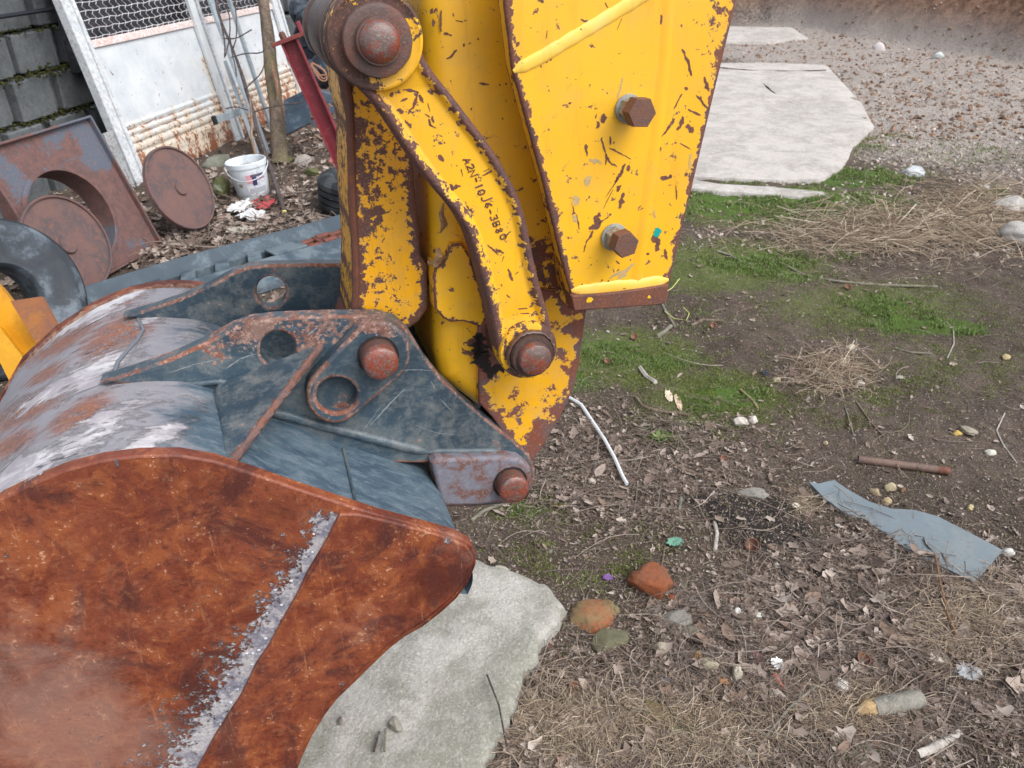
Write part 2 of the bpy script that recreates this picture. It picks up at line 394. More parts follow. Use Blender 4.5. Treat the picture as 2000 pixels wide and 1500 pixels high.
def m_sideplate():
    t = NT('rusty_side_plate', spec=.45)
    n1 = t.noise(4.5, 8, .66, .6); n2 = t.noise(24, 8, .74, .5); n3 = t.noise(170, 5, .75); n4 = t.noise(9, 8, .7, 1.0); n5 = t.noise(60, 7, .75, .4)
    col = t.mix(t.thr(n1, .49, .16), lin(102, 46, 32), lin(126, 66, 44))
    col = t.mix(t.mul(t.thr(n4, .53, .05), .85), col, lin(78, 36, 28))
    col = t.mix(t.mul(t.thr(t.add(n2, t.mul(t.sub(n4, .5), -.6)), .56, .07), .75), col, lin(146, 82, 48))
    col = t.mix(t.mul(t.thr(n5, .58, .06), .35), col, lin(90, 44, 32)); col = t.mix(t.mul(t.thr(t.sub(1.0, n5), .58, .06), .4), col, lin(146, 94, 66))
    for rz in (-.9, .55):
        st = t.noise(34, 7, .8, .1, t.map(t.obj, (2.6, .16, 1), (0, 0, rz))); col = t.mix(t.mul(t.thr(st, .635, .03), .32), col, lin(196, 142, 104))
    col = t.mix(t.mul(t.thr(t.add(n3, t.mul(n2, .6)), .96, .04), .7), col, lin(206, 160, 128))
    col = t.mix(t.mul(t.thr(t.sub(1.0, t.add(t.mul(n3, .6), t.mul(n2, .5))), .53, .04), .5), col, lin(56, 26, 22))
    pale = t.attr('wear')  # rust tone plus the sheen painted at the lower left
    col = t.mix(t.mul(t.thr(t.add(pale, t.add(t.mul(t.sub(n2, .5), 1.6), t.mul(t.sub(n4, .5), 1.6))), .55, .55), .6), col, lin(152, 116, 102))
    dk = t.thr(t.add(t.mul(pale, -1.0), t.add(t.mul(t.sub(n4, .5), 1.8), t.mul(t.sub(n2, .5), 1.0))), .30, .22); col = t.mix(t.mul(dk, .75), col, lin(70, 28, 22))
    mo = t.attr('mortar')
    mv = t.add(mo, t.mul(t.sub(t.noise(95, 9, .8, .2), .5), 3.8)); mv = t.add(mv, t.mul(t.sub(n2, .5), 1.4)); mv = t.add(mv, t.mul(t.sub(n3, .5), 1.6))
    mk = t.mul(t.thr(mv, .66, .12), t.thr(mo, .02, .02))
    mc = t.mix(t.thr(t.noise(40, 6, .7), .5, .10), lin(166, 164, 166), lin(112, 116, 130)); mc = t.mix(t.mul(t.thr(n3, .58, .05), .5), mc, lin(206, 204, 202))
    col = t.mix(t.mul(mk, .9), col, mc)
    h = t.add(t.add(t.mul(n2, .5), t.mul(n3, .35)), t.mul(mk, t.add(.5, t.noise(110, 5, .6))))
    return t.done(col, t.mixf(mk, t.mixf(t.thr(n4, .5, .1), .36, .6), .85), t.bump(h, .0026, .9))
M_side = m_sideplate()
def m_blue(name, rustamt=0.0, dustamt=.5):
    t = NT(name, spec=.45)
    n1 = t.noise(6, 6, .6, .6); n2 = t.noise(30, 8, .7, .3); n3 = t.noise(170, 5, .65); e = t.attr('edge'); w = t.attr('wear')
    col = t.mix(t.thr(n1, .5, .2), lin(40, 56, 68), lin(60, 78, 90))
    scr = t.noise(60, 6, .8, 0, t.map(t.obj, (.25, 2.6, 1), (0, 0, .9)))
    scr2 = t.noise(60, 6, .8, 0, t.map(t.obj, (.25, 2.6, 1), (0, 0, -.5)))
    col = t.mix(t.mul(t.thr(t.mx(scr, scr2), .63, .06), .4*dustamt+.1), col, lin(140, 152, 160))
    col = t.mix(t.mul(t.thr(t.add(n2, t.mul(n3, .3)), .68, .12), dustamt), col, lin(146, 146, 140))
    rv = t.add(t.add(w, t.add(.4, t.mul(t.sub(n2, .5), 2.4))), t.add(rustamt, t.mul(t.sub(n3, .5), 1.0)))
    rk = t.thr(rv, .86, .05)
    ek = t.thr(t.sub(t.mul(t.thr(t.add(n2, t.mul(t.sub(n1, .5), .8)), .52, .16), .0062), e), .0008, .0012); rk = t.mx(rk, ek)
    rc = t.mix(t.thr(t.noise(26, 7, .7, .4), .5, .10), lin(104, 66, 54), lin(122, 98, 90)); rc = t.mix(t.mul(t.thr(n1, .55, .08), .6), rc, lin(134, 78, 54))
    rc = t.mix(t.mul(t.thr(n3, .56, .06), .5), rc, lin(180, 150, 138))
    col = t.mix(t.mul(t.thr(t.noise(11, 8, .75, .8), .58, .08), .32), col, lin(112, 116, 112)); col = t.mix(rk, col, rc)
    return t.done(col, t.mixf(rk, .42, .75), t.bump(t.add(t.mul(n2, .5), t.add(t.mul(n3, .3), t.mul(t.noise(9, 2), .8))), .0016, .7))
M_blue = m_blue('blue_bucket_paint', 0, .35); M_blue_r = m_blue('blue_rusty_paint', .22, .6); M_blue_d = m_blue('blue_boss_paint', .02, .2)
def m_shell():
    t = NT('worn_shell', spec=.42)
    z = t.attr('zone'); s = t.attr('s'); a = t.attr('a')
    cx = t.t.nodes.new("ShaderNodeCombineXYZ"); t.L(s, cx.inputs[0]); t.L(a, cx.inputs[1]); v = cx.outputs[0]
    st1 = t.noise(1, 8, .66, .5, t.map(v, (8, 22, 1))); st2 = t.noise(1, 9, .74, .3, t.map(v, (34, 78, 1), (0, 0, .2)))
    fn = t.noise(260, 5, .7); cl = t.noise(16, 7, .65, .6)
    blue = t.mix(t.thr(st1, .5, .15), lin(58, 78, 94), lin(88, 106, 118))
    blue = t.mix(t.mul(t.thr(st2, .56, .12), .45), blue, lin(140, 152, 160))
    zz = t.add(z, t.mul(t.sub(st1, .5), .9)); zz = t.add(zz, t.mul(t.sub(st2, .5), .8)); rp = t.attr('rustp')
    rustc = t.mix(t.thr(st2, .5, .08), lin(138, 90, 68), lin(116, 94, 96)); rustc = t.mix(t.mul(t.thr(fn, .55, .08), .5), rustc, lin(170, 116, 84))
    white = t.mix(t.thr(cl, .5, .10), lin(204, 202, 204), lin(162, 156, 162))
    c = t.mix(t.thr(zz, .42, .2), blue, lin(140, 138, 144))
    c = t.mix(t.thr(t.add(t.add(t.mul(zz, .25), rp), t.mul(t.sub(st2, .5), 1.1)), .55, .16), c, rustc)
    wk = t.add(t.add(.4, t.mul(t.sub(st2, .5), 1.5)), t.add(t.add(.2, t.mul(t.sub(st1, .5), 1.2)), t.add(t.mul(t.attr('white'), .9), t.mul(t.sub(cl, .5), 1.0))))
    c = t.mix(t.mul(t.thr(t.add(wk, t.mul(t.sub(fn, .5), .7)), 1.04, .22), t.thr(zz, .42, .15)), c, white)
    c = t.mix(t.mul(t.thr(t.noise(1, 6, .6, .6, t.map(v, (14, 60, 1), (0, 0, 0), (5, 3, 0))), .66, .03), t.thr(z, .6, .2)), c, lin(74, 74, 84))
    c = t.mix(t.mul(t.thr(fn, .66, .04), .4), c, lin(190, 178, 176))
    h = t.add(t.mul(st2, .8), t.add(t.mul(fn, .3), t.mul(t.thr(wk, 1.02, .15), .9)))
    return t.done(c, t.mixf(t.thr(zz, .5, .2), .42, .8), t.bump(h, .003, .9))
M_shell = m_shell()

# ================================================================== LARGE STRUCTURE: ground and bank
ZONES = dict(
 grass=[(1560, 408, 190, 24, 1), (1680, 352, 90, 16, .9), (1450, 395, 110, 24, .8), (1760, 415, 50, 22, .8), (1300, 712, 60, 16, .5), (1190, 690, 80, 26, .7), (1130, 745, 40, 20, .6), (1410, 780, 66, 26, .9), (1500, 800, 40, 18, .4),
        (1720, 598, 60, 16, .7), (1820, 637, 110, 16, .8), (1750, 620, 60, 16, .6), (1480, 515, 90, 20, .7), (1560, 545, 60, 12, .3), (1370, 630, 40, 20, .2), (1665, 1450, 34, 34, .8), (1395, 1400, 30, 30, .3), (1650, 500, 30, 12, .4),
        (1030, 1000, 26, 12, .6), (1290, 858, 30, 14, .8), (1940, 382, 40, 10, .6), (1900, 300, 100, 20, .2), (1700, 285, 70, 18, .4), (1600, 380, 160, 12, .4), (1975, 1180, 20, 20, .3), (1410, 1490, 60, 30, .4)],
 moss=[(1420, 520, 190, 55, .8), (1700, 600, 260, 60, .6), (1220, 700, 160, 60, .8), (1400, 780, 130, 60, .8), (1850, 700, 180, 60, .45), (1700, 780, 120, 60, .45), (1500, 640, 260, 70, .35), (1050, 1010, 80, 40, .5), (1170, 1090, 140, 50, .35), (1650, 1440, 80, 60, .4), (1950, 480, 30, 20, .3), (1560, 410, 260, 40, .8), (1960, 640, 60, 60, .4), (1750, 300, 160, 40, .4)],
 litter=[(1750, 475, 260, 46, 1), (1930, 440, 130, 50, 1), (1600, 450, 200, 34, .6), (1370, 480, 60, 34, .8), (1600, 735, 80, 34, .9), (1180, 900, 190, 70, 1), (1350, 870, 130, 50, .6), (1250, 960, 190, 60, .9), (1130, 800, 60, 40, .6), (1470, 900, 120, 50, .3), (1700, 1120, 190, 70, 1), (1560, 1180, 200, 60, .8), (1800, 1200, 200, 100, 1), (1550, 1300, 240, 90, .9),
         (1650, 1400, 260, 90, 1), (1300, 1400, 260, 90, .9), (1100, 1450, 160, 70, 1), (1280, 1480, 260, 60, .9), (1480, 1100, 60, 90, .5), (1150, 980, 120, 40, .7), (1900, 1250, 140, 120, .9), (480, 440, 160, 60, 1), (610, 290, 70, 60, 1), (350, 480, 80, 40, .8), (700, 400, 250, 80, .6), (1350, 640, 90, 30, .3), (1450, 590, 90, 20, .3), (1980, 1350, 60, 60, .3), (1000, 1490, 60, 60, .6), (1650, 550, 120, 22, .4), (1800, 520, 120, 22, .6)],
 ash=[(1450, 1000, 90, 30, 1), (1500, 1050, 80, 30, .9), (1380, 985, 60, 18, .7), (1560, 1010, 50, 40, .3)],
 rubble=[(1700, 90, 330, 60, .9), (1850, 200, 260, 120, .9), (1600, 105, 200, 20, 1), (1750, 260, 160, 60, .6), (1950, 300, 120, 120, .5), (1400, 1290, 120, 70, .7), (1380, 1190, 140, 60, .5), (1500, 1330, 80, 60, .4), (1300, 1120, 90, 30, .3)])
def zone(nm, X, Y):
    P = np.stack([X, Y, np.zeros_like(X)], -1); px, py, z = proj(P); r = np.zeros(X.shape)
    for a, b, rx, ry, s in ZONES[nm]:
        d = ((px-a)/rx)**2+((py-b)/ry)**2; r = np.maximum(r, s*np.exp(-.55*d**1.4))
    r[(Y < .1)] = 0
    return r
def hgt(X, Y):
    b = (fbm(X*1.6+9, Y*1.6+3, 3)-.45)*.05 + (fbm(X*14, Y*14, 4)-.45)*.022 + (fbm(X*60, Y*60, 2)-.4)*.006
    d = np.hypot(X, Y)
    b = b*np.clip(d/3+.5, .6, 1.6)
    bt = (fbm(X*1.7, Y*1.7, 5)-.46)*.7+(fbm(X*9, Y*9, 3)-.45)*.10
    li = zone('litter', X, Y)*.012
    # earth bank across the back of the yard, nearer on the right
    k = Y - (13.6 - 2.2*np.clip(X-3.9, 0, 2.4)) + (fbm(X*.7, Y*.7+5, 3)-.45)*1.4
    bank = np.clip(k, 0, 40); bank = 3.6*(1-np.exp(-bank*.20))*(1+.35*(fbm(X*1.3, Y*1.3, 4)-.45))
    fl = np.clip((X+1.2)/1.4, 0, 1)
    ru = zone('rubble', X, Y)*(fbm(X*9, Y*9, 3)-.3)*.07
    return b+li+bank*fl+ru+bt*np.clip(bank*fl, 0, 1)
def axis(lo, hi, core0, core1, st):
    a = [core0]; s = st
    while a[-1] > lo: s *= (1.03 if s < .32 else 1.2); a.append(a[-1]-s)
    b = list(np.arange(core0+st, core1, st)); s = st; c = [core1]
    while c[-1] < hi: s *= (1.022 if s < .26 else 1.2); c.append(c[-1]+s)
    return np.array(a[::-1]+b+c)
gx = axis(-120, 120, -1.5, 3.0, .0145); gy = axis(-60, 200, .8, 5.0, .0145)
X, Y = np.meshgrid(gx, gy, indexing='ij'); Z = hgt(X, Y); nx, ny = X.shape
idx = np.arange(nx*ny).reshape(nx, ny)
TQ = np.stack([idx[:-1, :-1], idx[1:, :-1], idx[1:, 1:], idx[:-1, 1:]], -1).reshape(-1, 4)
def m_ground():
    t = NT('yard_soil', spec=.25)
    n1 = t.noise(2.2, 6, .6, .4); n2 = t.noise(24, 8, .7, .3); n3 = t.noise(150, 6, .75); n4 = t.noise(420, 3, .7)
    c = t.mix(t.thr(n1, .5, .14), lin(70, 60, 53), lin(92, 80, 72))
    c = t.mix(t.mul(t.thr(n2, .54, .1), .6), c, lin(52, 44, 39))
    c = t.mix(t.mul(t.thr(n3, .57, .05), .6), c, lin(136, 120, 108))
    c = t.mix(t.mul(t.thr(n4, .63, .03), .6), c, lin(176, 164, 150))
    mo = t.thr(t.add(t.attr('moss'), t.mul(t.sub(t.mul(t.add(n2, n3), .5), .5), 1.6)), .52, .16)
    c = t.mix(t.mul(mo, .7), c, t.mix(t.thr(n3, .5, .1), lin(70, 84, 44), lin(108, 122, 58)))
    gr = t.thr(t.add(t.attr('grass'), t.mul(t.sub(n2, .5), 1.0)), .48, .14); c = t.mix(t.mul(gr, .75), c, lin(74, 104, 36))
    ru = t.thr(t.add(t.attr('rubble'), t.mul(t.sub(n2, .5), 1.1)), .5, .2)
    c = t.mix(t.mul(ru, t.thr(n3, .47, .1)), c, lin(176, 167, 160))
    bk = t.attr('bank'); c = t.mix(t.mul(bk, .95), c, t.mix(t.thr(t.noise(9, 8, .75), .5, .08), lin(108, 78, 60), lin(150, 116, 94)))
    ah = t.thr(t.add(t.attr('ash'), t.mul(t.sub(n2, .5), .9)), .45, .15); c = t.mix(t.mul(ah, .85), c, lin(40, 38, 40))
    h = t.add(t.add(t.mul(n2, .7), t.mul(n3, .6)), t.mul(n4, .3))
    return t.done(c, .92, t.bump(h, .012, .9))
M_ground = m_ground()
ground = trimesh('ground', np.stack([X, Y, Z], -1).reshape(-1, 3), TQ, M_ground, dict(
    grass=zone('grass', X, Y).ravel(), moss=zone('moss', X, Y).ravel(), ash=zone('ash', X, Y).ravel(), rubble=zone('rubble', X, Y).ravel(),
    bank=np.clip((Z-.12)/.35, 0, 1).ravel()), kind='structure', smooth=True)
def gz(x, y): return float(hgt(np.array([float(x)]), np.array([float(y)]))[0])
def GG(px, py, dz=0.0):
    z = 0.0
    for _ in range(4): p = G(px, py, z); z = gz(p[0], p[1])
    p = G(px, py, z); p[2] += dz; return p
# ================================================================== EXCAVATOR ARM
def pm(x, y, c, r): return r/1540*c/(ray(x, y)@A)      # pixels -> metres on plane c around a pixel
ZL = np.array([0, 0, 1.0])
arm = thing('excavator', 'scratched yellow digger arm with brown rusty link joints, reaching down to the rusty bucket', 'excavator arm', M0, mat4=MM)
def P_(mb, name, mat, parent=arm, **k): return part(name, mb, mat, parent, True, **k)

# outer box plate with two bolts
outer = [(966, -160), (1000, 132), (1062, 360), (1095, 500), (1112, 562), (1118, 590), (1200, 584), (1304, 568), (1310, 548), (1345, 400), (1392, 200), (1440, 0), (1465, -160)]
wear_o = blob([(1425, 20, 34, .45, .93), (1405, 110, 30, .5, .93), (1340, 330, 25, .12, .93), (1330, 470, 26, .4, .93), (1365, 300, 16, .3, .93), (1070, 410, 22, .5, .93), (1098, 520, 14, .35, .93), (1010, 150, 14, .35, .93), (1130, 40, 30, -.1, .93), (1312, 540, 20, .5, .93), (1260, 500, 24, .15, .93)])
op = P_(plate(outer, .93, .024, step=.0045, rnd=.0035, wear=wear_o), 'outer_plate', M_yel)
mb = MB()
chips(mb, [([(1174, 270), (1184, 300), (1190, 318), (1205, 325)], 4), ([(1183, 300), (1183, 322)], 3), ([(1192, 283), (1192, 266)], 4), ([(1178, 222), (1180, 240)], 11), ([(1165, 238), (1168, 250)], 9), ([(1190, 288), (1215, 302), (1232, 310)], 2.5), ([(1143, 282), (1147, 305)], 7),
  ([(1222, 320), (1210, 343), (1200, 355)], 7), ([(1210, 345), (1182, 386)], 2), ([(1228, 322), (1229, 334)], 7), ([(1213, 360), (1205, 374)], 8), ([(1218, 376), (1208, 407)], 8), ([(1171, 415), (1164, 440), (1150, 446)], 14), ([(1168, 438), (1190, 420)], 4), ([(1158, 450), (1148, 470), (1139, 492)], 5), ([(1197, 370), (1178, 408)], 1.8),
  ([(1333, 95), (1345, 125), (1351, 148)], 5), ([(1375, 150), (1385, 178)], 6), ([(1338, 170), (1339, 177)], 8), ([(1332, 183), (1316, 213)], 3), ([(1344, 212), (1368, 226)], 4.5), ([(1360, 185), (1375, 205), (1382, 210)], 4), ([(1335, 228), (1322, 254)], 9), ([(1340, 245), (1354, 258)], 10), ([(1318, 232), (1302, 255), (1290, 270)], 6),
  ([(1292, 290), (1284, 296)], 11), ([(1282, 310), (1274, 325)], 11), ([(1290, 346), (1312, 347)], 8), ([(1275, 340), (1272, 347)], 7), ([(1337, 340), (1343, 338)], 8), ([(1290, 48), (1291, 28)], 4), ([(1303, 47), (1300, 55)], 6), ([(1300, 98), (1301, 104)], 4), ([(1111, 200), (1112, 204)], 7),
  ([(1008, 85), (1014, 88)], 5), ([(1050, 0), (1062, 4)], 6), ([(1134, 38), (1152, 46)], 5), ([(1058, 120), (1080, 108)], 9), ([(1118, 82), (1123, 70)], 8), ([(1106, 86), (1107, 92)], 4), ([(1056, 122), (1057, 132)], 4), ([(1238, 10), (1262, 0)], 6), ([(1205, 20), (1225, 8)], 5),
  ([(1276, 458), (1284, 490)], 13), ([(1298, 486), (1302, 508)], 6), ([(1260, 440), (1266, 444)], 5), ([(1262, 496), (1268, 494)], 5), ([(1313, 446), (1314, 448)], 4), ([(1203, 509), (1210, 515)], 3), ([(1135, 556), (1138, 554)], 4), ([(1187, 551), (1189, 547)], 4), ([(1126, 418), (1132, 448)], 2.5), ([(1118, 400), (1122, 418)], 2.5),
  ([(1182, 5), (1188, 15)], 3), ([(1070, 60), (1066, 76)], 2), ([(1328, 280), (1350, 292)], 2), ([(1320, 360), (1322, 390)], 2.5), ([(1262, 400), (1264, 404)], 4), ([(1165, 222), (1163, 231)], 3), ([(1205, 60), (1215, 35)], 1.5)], .93)
P_(mb, 'paint_chip', M_chip, op, kind='stuff')
M_scuff = m_rust('grey_scuff', (186, 158, 104), (168, 148, 118), (206, 168, 82), (150, 130, 110), .6, 60, .3)
mb = MB(); chips(mb, [([(1140, 352), (1152, 358)], 16), ([(1118, 385), (1130, 398)], 14), ([(1262, 512), (1245, 528)], 13), ([(1240, 512), (1205, 548)], 9), ([(1215, 528), (1190, 545)], 6), ([(1216, 150), (1208, 185), (1206, 200)], 4), ([(1150, 312), (1175, 318)], 9), ([(1120, 420), (1128, 432)], 8), ([(1350, 300), (1345, 330)], 5), ([(1277, 410), (1280, 425)], 5)], .93, .0003)
P_(mb, 'scuff', M_scuff, op, kind='stuff')
mb = MB(); chips(mb, [([(1284, 444), (1285, 462)], 17)], .93, .0007)
P_(mb, 'paint_fleck', NT('teal_paint').done(lin(20, 150, 140), .4), op)
# bent crease: a raised strip with a soft shoulder
mb = MB(); cr = [(1318, -160), (1308, 0), (1300, 120), (1286, 250), (1268, 380), (1246, 548)]; g = []
for x, y in resample(np.array(cr, float), 20, False):
    g.append([(*PL(x+dx, y, .93)[:2], 1-.93+h) for dx, h in ((-16, -.0004), (-10, .0006), (-5, .0014), (0, .0018), (4, .0012), (8, .0004), (11, -.0004))])
mb.quad(g); mb.a = {'edge': [.02]*len(mb.v), 'wear': [0.]*len(mb.v)}; P_(mb, 'crease', m_paint('yellow_paint_crease', YEL, YEL2, BRN, BRN2, edgew=.0001, thr=.82), op, sharp=80)
def bead(name, pts, c, w, h, mat, parent, jit=.1, n=7):   # weld bead: half-round ridge
    pp = resample(np.array(pts, float), 9, False); g = []; m = len(pp)
    for i, (x, y) in enumerate(pp):
        t = nz(pp[min(i+1, m-1)]-pp[max(i-1, 0)]); nn = np.array([-t[1], t[0]]); q = (1+jit*math.sin(i*1.3)*random.random())*min(1, (.25+i*.3), (.25+(m-1-i)*.3))
        g.append([(*PL(*(np.array([x, y])+nn*w*math.cos(a)*q), c)[:2], 1-c-.0004+h*q*math.sin(a)) for a in np.linspace(0, math.pi, n)])
    b = MB(); b.quad(g); V = np.array(b.v); 
    f0 = b.f[0]; nr = np.cross(V[f0[1]]-V[f0[0]], V[f0[2]]-V[f0[0]])
    if nr[2] < 0 and False: b.f = [q[::-1] for q in b.f]
    b.a = {'edge': [.02]*len(b.v), 'wear': [0.0]*len(b.v)}; return P_(b, name, mat, parent, sharp=75)
M_bead = m_paint('yellow_weld', lin(238, 196, 84), lin(232, 186, 70), BRN, BRN2, edgew=.0001, thr=.76, dust=.5, dustc=(230, 205, 130))
bead('weld_bead', [(1003, 140), (1060, 110), (1120, 74), (1180, 38), (1240, 2), (1330, -58), (1440, -138)], .93, 14, .0026, M_bead, op)
bead('weld_bead', [(1116, 568), (1150, 566), (1200, 560), (1250, 556), (1306, 546)], .93, 12, .0032, M_bead, op)
# bottom lip of the box, bare and rusty
lip = [(1116, 578), (1200, 572), (1306, 556), (1304, 590), (1290, 596), (1200, 602), (1122, 608)]
ol = P_(plate(lip, .924, .03, step=.005, rnd=.002, wear=blob([(1220, 590, 400, .8, .92)]), ck=0), 'bottom_lip', m_paint('bare_lip', YEL, YEL2, lin(92, 60, 52), lin(110, 66, 48), edgew=.02, thr=.60), arm)
M_fleck = NT('yellow_fleck', .4).done(YEL)
for it in (([(1145, 588), (1158, 583)], 11), ([(1268, 576), (1269, 582)], 8)):
    mb = MB(); chips(mb, [it], .924, .0006); P_(mb, 'paint_fleck', M_fleck, ol)
# the body of the outer box behind its plate
body = [(1010, -160), (1030, 130), (1092, 400), (1118, 585), (1298, 566), (1330, 400), (1380, 200), (1425, 0), (1450, -160)]
P_(plate(body, .9545, .27, step=.03, rnd=.002), 'box_body', M_yel2)
def bolt(px, hx, rw, hex_px, rot, label=None):
    o = PL(*px, .93); b = MB(); r = pm(*px, .93, rw)
    b.lathe(o, ZL, [(r*1.0, 0), (r*1.04, .002), (r*1.04, .0035), (r*.98, .0042), (r*.6, .0044)], 32, False)
    root = P_(b, 'bolt', M_zinc, arm)
    b = MB(); n = 6; R6 = r*.86; prof = [(R6, .0042), (R6, .019), (R6*.93, .021), (R6*.5, .0212)]
    b.lathe(o, ZL, prof, 6, False); T(b, o, rot+.3); P_(b, 'nut', M_nut, root)
    R7 = hex_px; b = MB(); b.lathe(o, ZL, [(R7*.6, .0212), (R7*.6, .0235), (R7, .0236), (R7, .040), (R7*.955, .0418), (R7*.4, .042)], 6, False); T(b, o, rot)
    P_(b, 'bolt_head', M_bolt, root)
def T(b, o, a):
    V = np.array(b.v)-o; ca, sa = math.cos(a), math.sin(a); V[:, :2] = V[:, :2]@np.array([[ca, sa], [-sa, ca]]); b.v = (V+o).tolist()
M_nut = m_rust('nut_grey', (150, 148, 136), (126, 124, 116), (140, 96, 62), (170, 110, 70), .55, 40, .5)
bolt((1226, 212), None, 27, .0185, .25); bolt((1198, 462), None, 26, .0175, .55)

# inner dipper box, with a rounded near corner
inner = [(829, -160), (829, 0), (832, 180), (838, 300), (846, 430), (850, 560), (853, 700), (862, 745), (935, 800), (1010, 830), (1100, 800), (1120, 560), (1100, 300), (1100, -160)]
ib = plate(inner, 1.012, .20, step=.008, rnd=.030, nr=8, edgev=.02, wear=blob([(845, 20, 20, .3, 1.0), (930, 690, 30, .5, 1.0), (1060, 500, 60, .5, 1.0), (860, 60, 10, .2, 1.), (1090, 560, 40, .5, 1.)]))
ip = P_(ib, 'dipper_box', M_yel, sharp=60)
mb = MB(); chips(mb, [([(886, 32), (886, 26)], 4), ([(862, 20), (860, 62)], 4), ([(846, 36), (847, 52)], 5), ([(868, 62), (882, 70)], 5), ([(872, 115), (892, 97)], 5), ([(935, 163), (955, 166)], 4), ([(974, 165), (978, 165)], 3), ([(986, 165), (990, 165)], 3), ([(904, 88), (908, 88)], 4), ([(919, 213), (922, 213)], 4), ([(1004, 195), (1012, 197)], 5), ([(906, 40), (912, 40)], 4), ([(934, 74), (935, 78)], 4), ([(890, 40), (904, 42)], 2), ([(915, 85), (920, 84)], 3), ([(995, 344), (997, 344)], 4), ([(1036, 348), (1038, 348)], 4)], 1.012)
P_(mb, 'paint_chip', M_chip, ip, kind='stuff')
# torn collar plate on the inner box
col_ = [(846, 545), (850, 524), (862, 516), (878, 494), (882, 478), (902, 476), (918, 500), (938, 560), (952, 620), (940, 640), (905, 628), (880, 630), (866, 622), (850, 604)]
P_(plate(col_, .996, .05, step=.004, rnd=.003, wear=blob([(872, 496, 20, .6, .99), (884, 570, 8, .6, .99), (852, 570, 10, .5, .99), (888, 624, 10, .2, .99)]), edgev=.0035), 'collar_plate', M_yel)
bb = MB(); bb.tube([PL(x, y, cc) for x, y, cc in ((866, 398, 1.0), (862, 418, .99), (868, 438, .985), (860, 455, .99))], [.0015, .004, .005, .001], 6); bb.tube([PL(x, y, cc) for x, y, cc in ((838, 512, 1.0), (850, 516, .985), (858, 500, .98), (856, 484, .985))], [.003, .005, .006, .002], 6)
P_(bb, 'peeled_paint', m_rust('peeled', (160, 130, 90), (140, 104, 70), (120, 90, 70), (190, 160, 120)))
# far side stub of the box left of the dipper (yellow lug at the top)
P_(plate([(790, -60), (826, -60), (824, 20), (832, 44), (815, 90), (796, 60)], 1.16, .03, step=.01), 'lug', M_yel2)
# nose plate
nose = [(934, 640), (1000, 560), (1085, 570), (1110, 600), (1146, 606), (1134, 700), (1120, 762), (1092, 820), (1056, 880), (1036, 908), (1006, 880), (962, 816), (936, 788)]
wn = blob([(1135, 640, 30, .75, 1.0), (1120, 720, 26, .8, 1.0), (1100, 800, 30, .75, 1.0), (1060, 850, 40, .8, 1.0), (1010, 800, 22, .3, 1.0), (960, 690, 30, .7, 1.0), (1110, 640, 20, .4, 1.), (1090, 690, 16, .3, 1.), (960, 800, 20, .3, 1.)])
P_(plate(nose, .996, .05, step=.004, rnd=.003, wear=wn), 'nose_plate', M_yel3)
nose2 = [(960, 720), (1100, 720), (1075, 850), (1036, 905), (1044, 940), (1030, 975), (985, 985), (960, 930), (985, 860)]
P_(plate(nose2, 1.045, .135, step=.02, rnd=.003), 'nose_block', M_grey)
# greasy black smear on the box beside the lower joint
mb = MB(); chips(mb, [([(940, 650), (936, 690), (950, 722), (985, 724)], 30), ([(930, 655), (934, 700)], 18)], .9955, .0004)
P_(mb, 'grease', NT('grease', .3).done(lin(38, 32, 32)), arm)

# bucket link: one forged piece hanging from the upper pin
lk = [(656, 110), (700, 60), (790, 90), (806, 250), (808, 330), (818, 430), (822, 500), (836, 520), (837, 604), (818, 630), (790, 650), (690, 640), (694, 520), (686, 400), (684, 260), (668, 190)]
wl = blob([(740, 560, 60, .10, 1.02), (700, 560, 16, .45, 1.02), (700, 450, 22, .6, 1.02), (702, 350, 18, .45, 1.02), (692, 250, 26, .5, 1.02), (720, 300, 60, .14, 1.02), (760, 140, 50, .7, 1.02), (730, 420, 25, .38, 1.02), (745, 280, 30, .2, 1.02), (720, 400, 30, .3, 1.02), (735, 500, 14, .3, 1.02), (800, 320, 16, .25, 1.02), (770, 350, 30, .12, 1.02), (690, 620, 14, .5, 1.02), (745, 550, 10, .25, 1.02), (790, 560, 40, -.08, 1.02), (780, 450, 40, -.1, 1.02), (725, 330, 22, .3, 1.02)])
P_(plate(lk, 1.022, .165, step=.0035, rnd=.006, nr=4, wear=wl), 'bucket_link', M_yel2)
# its front flange edge: a raised rusty rib on the left of the face
rb = MB(); pts = [(688, 640), (693, 560), (692, 500), (686, 400), (683, 300), (680, 200), (672, 150)]
rb.tube([PL(x+3, y, 1.0235) for x, y in resample(np.array(pts, float), 25, False)], .0055, 10); P_(rb, 'rib', m_rust('rib_rust', (98, 60, 46), (118, 68, 48), (80, 56, 52), (160, 120, 100)))
# eye of the link around the bucket pin, seen between the bucket ears
eb = MB(); o = PL(745, 700, 1.0); o[2] = 0
eb.lathe(o, ZL, [(.040, -.195), (.043, -.193), (.043, -.03), (.040, -.028), (.02, -.027)], 40); P_(eb, 'link_eye', M_yel3)
eb = MB(); eb.lathe(o, ZL, [(.03, -.222), (.036, -.221), (.036, -.197), (.02, -.196)], 36); P_(eb, 'seal_ring', M_grey)

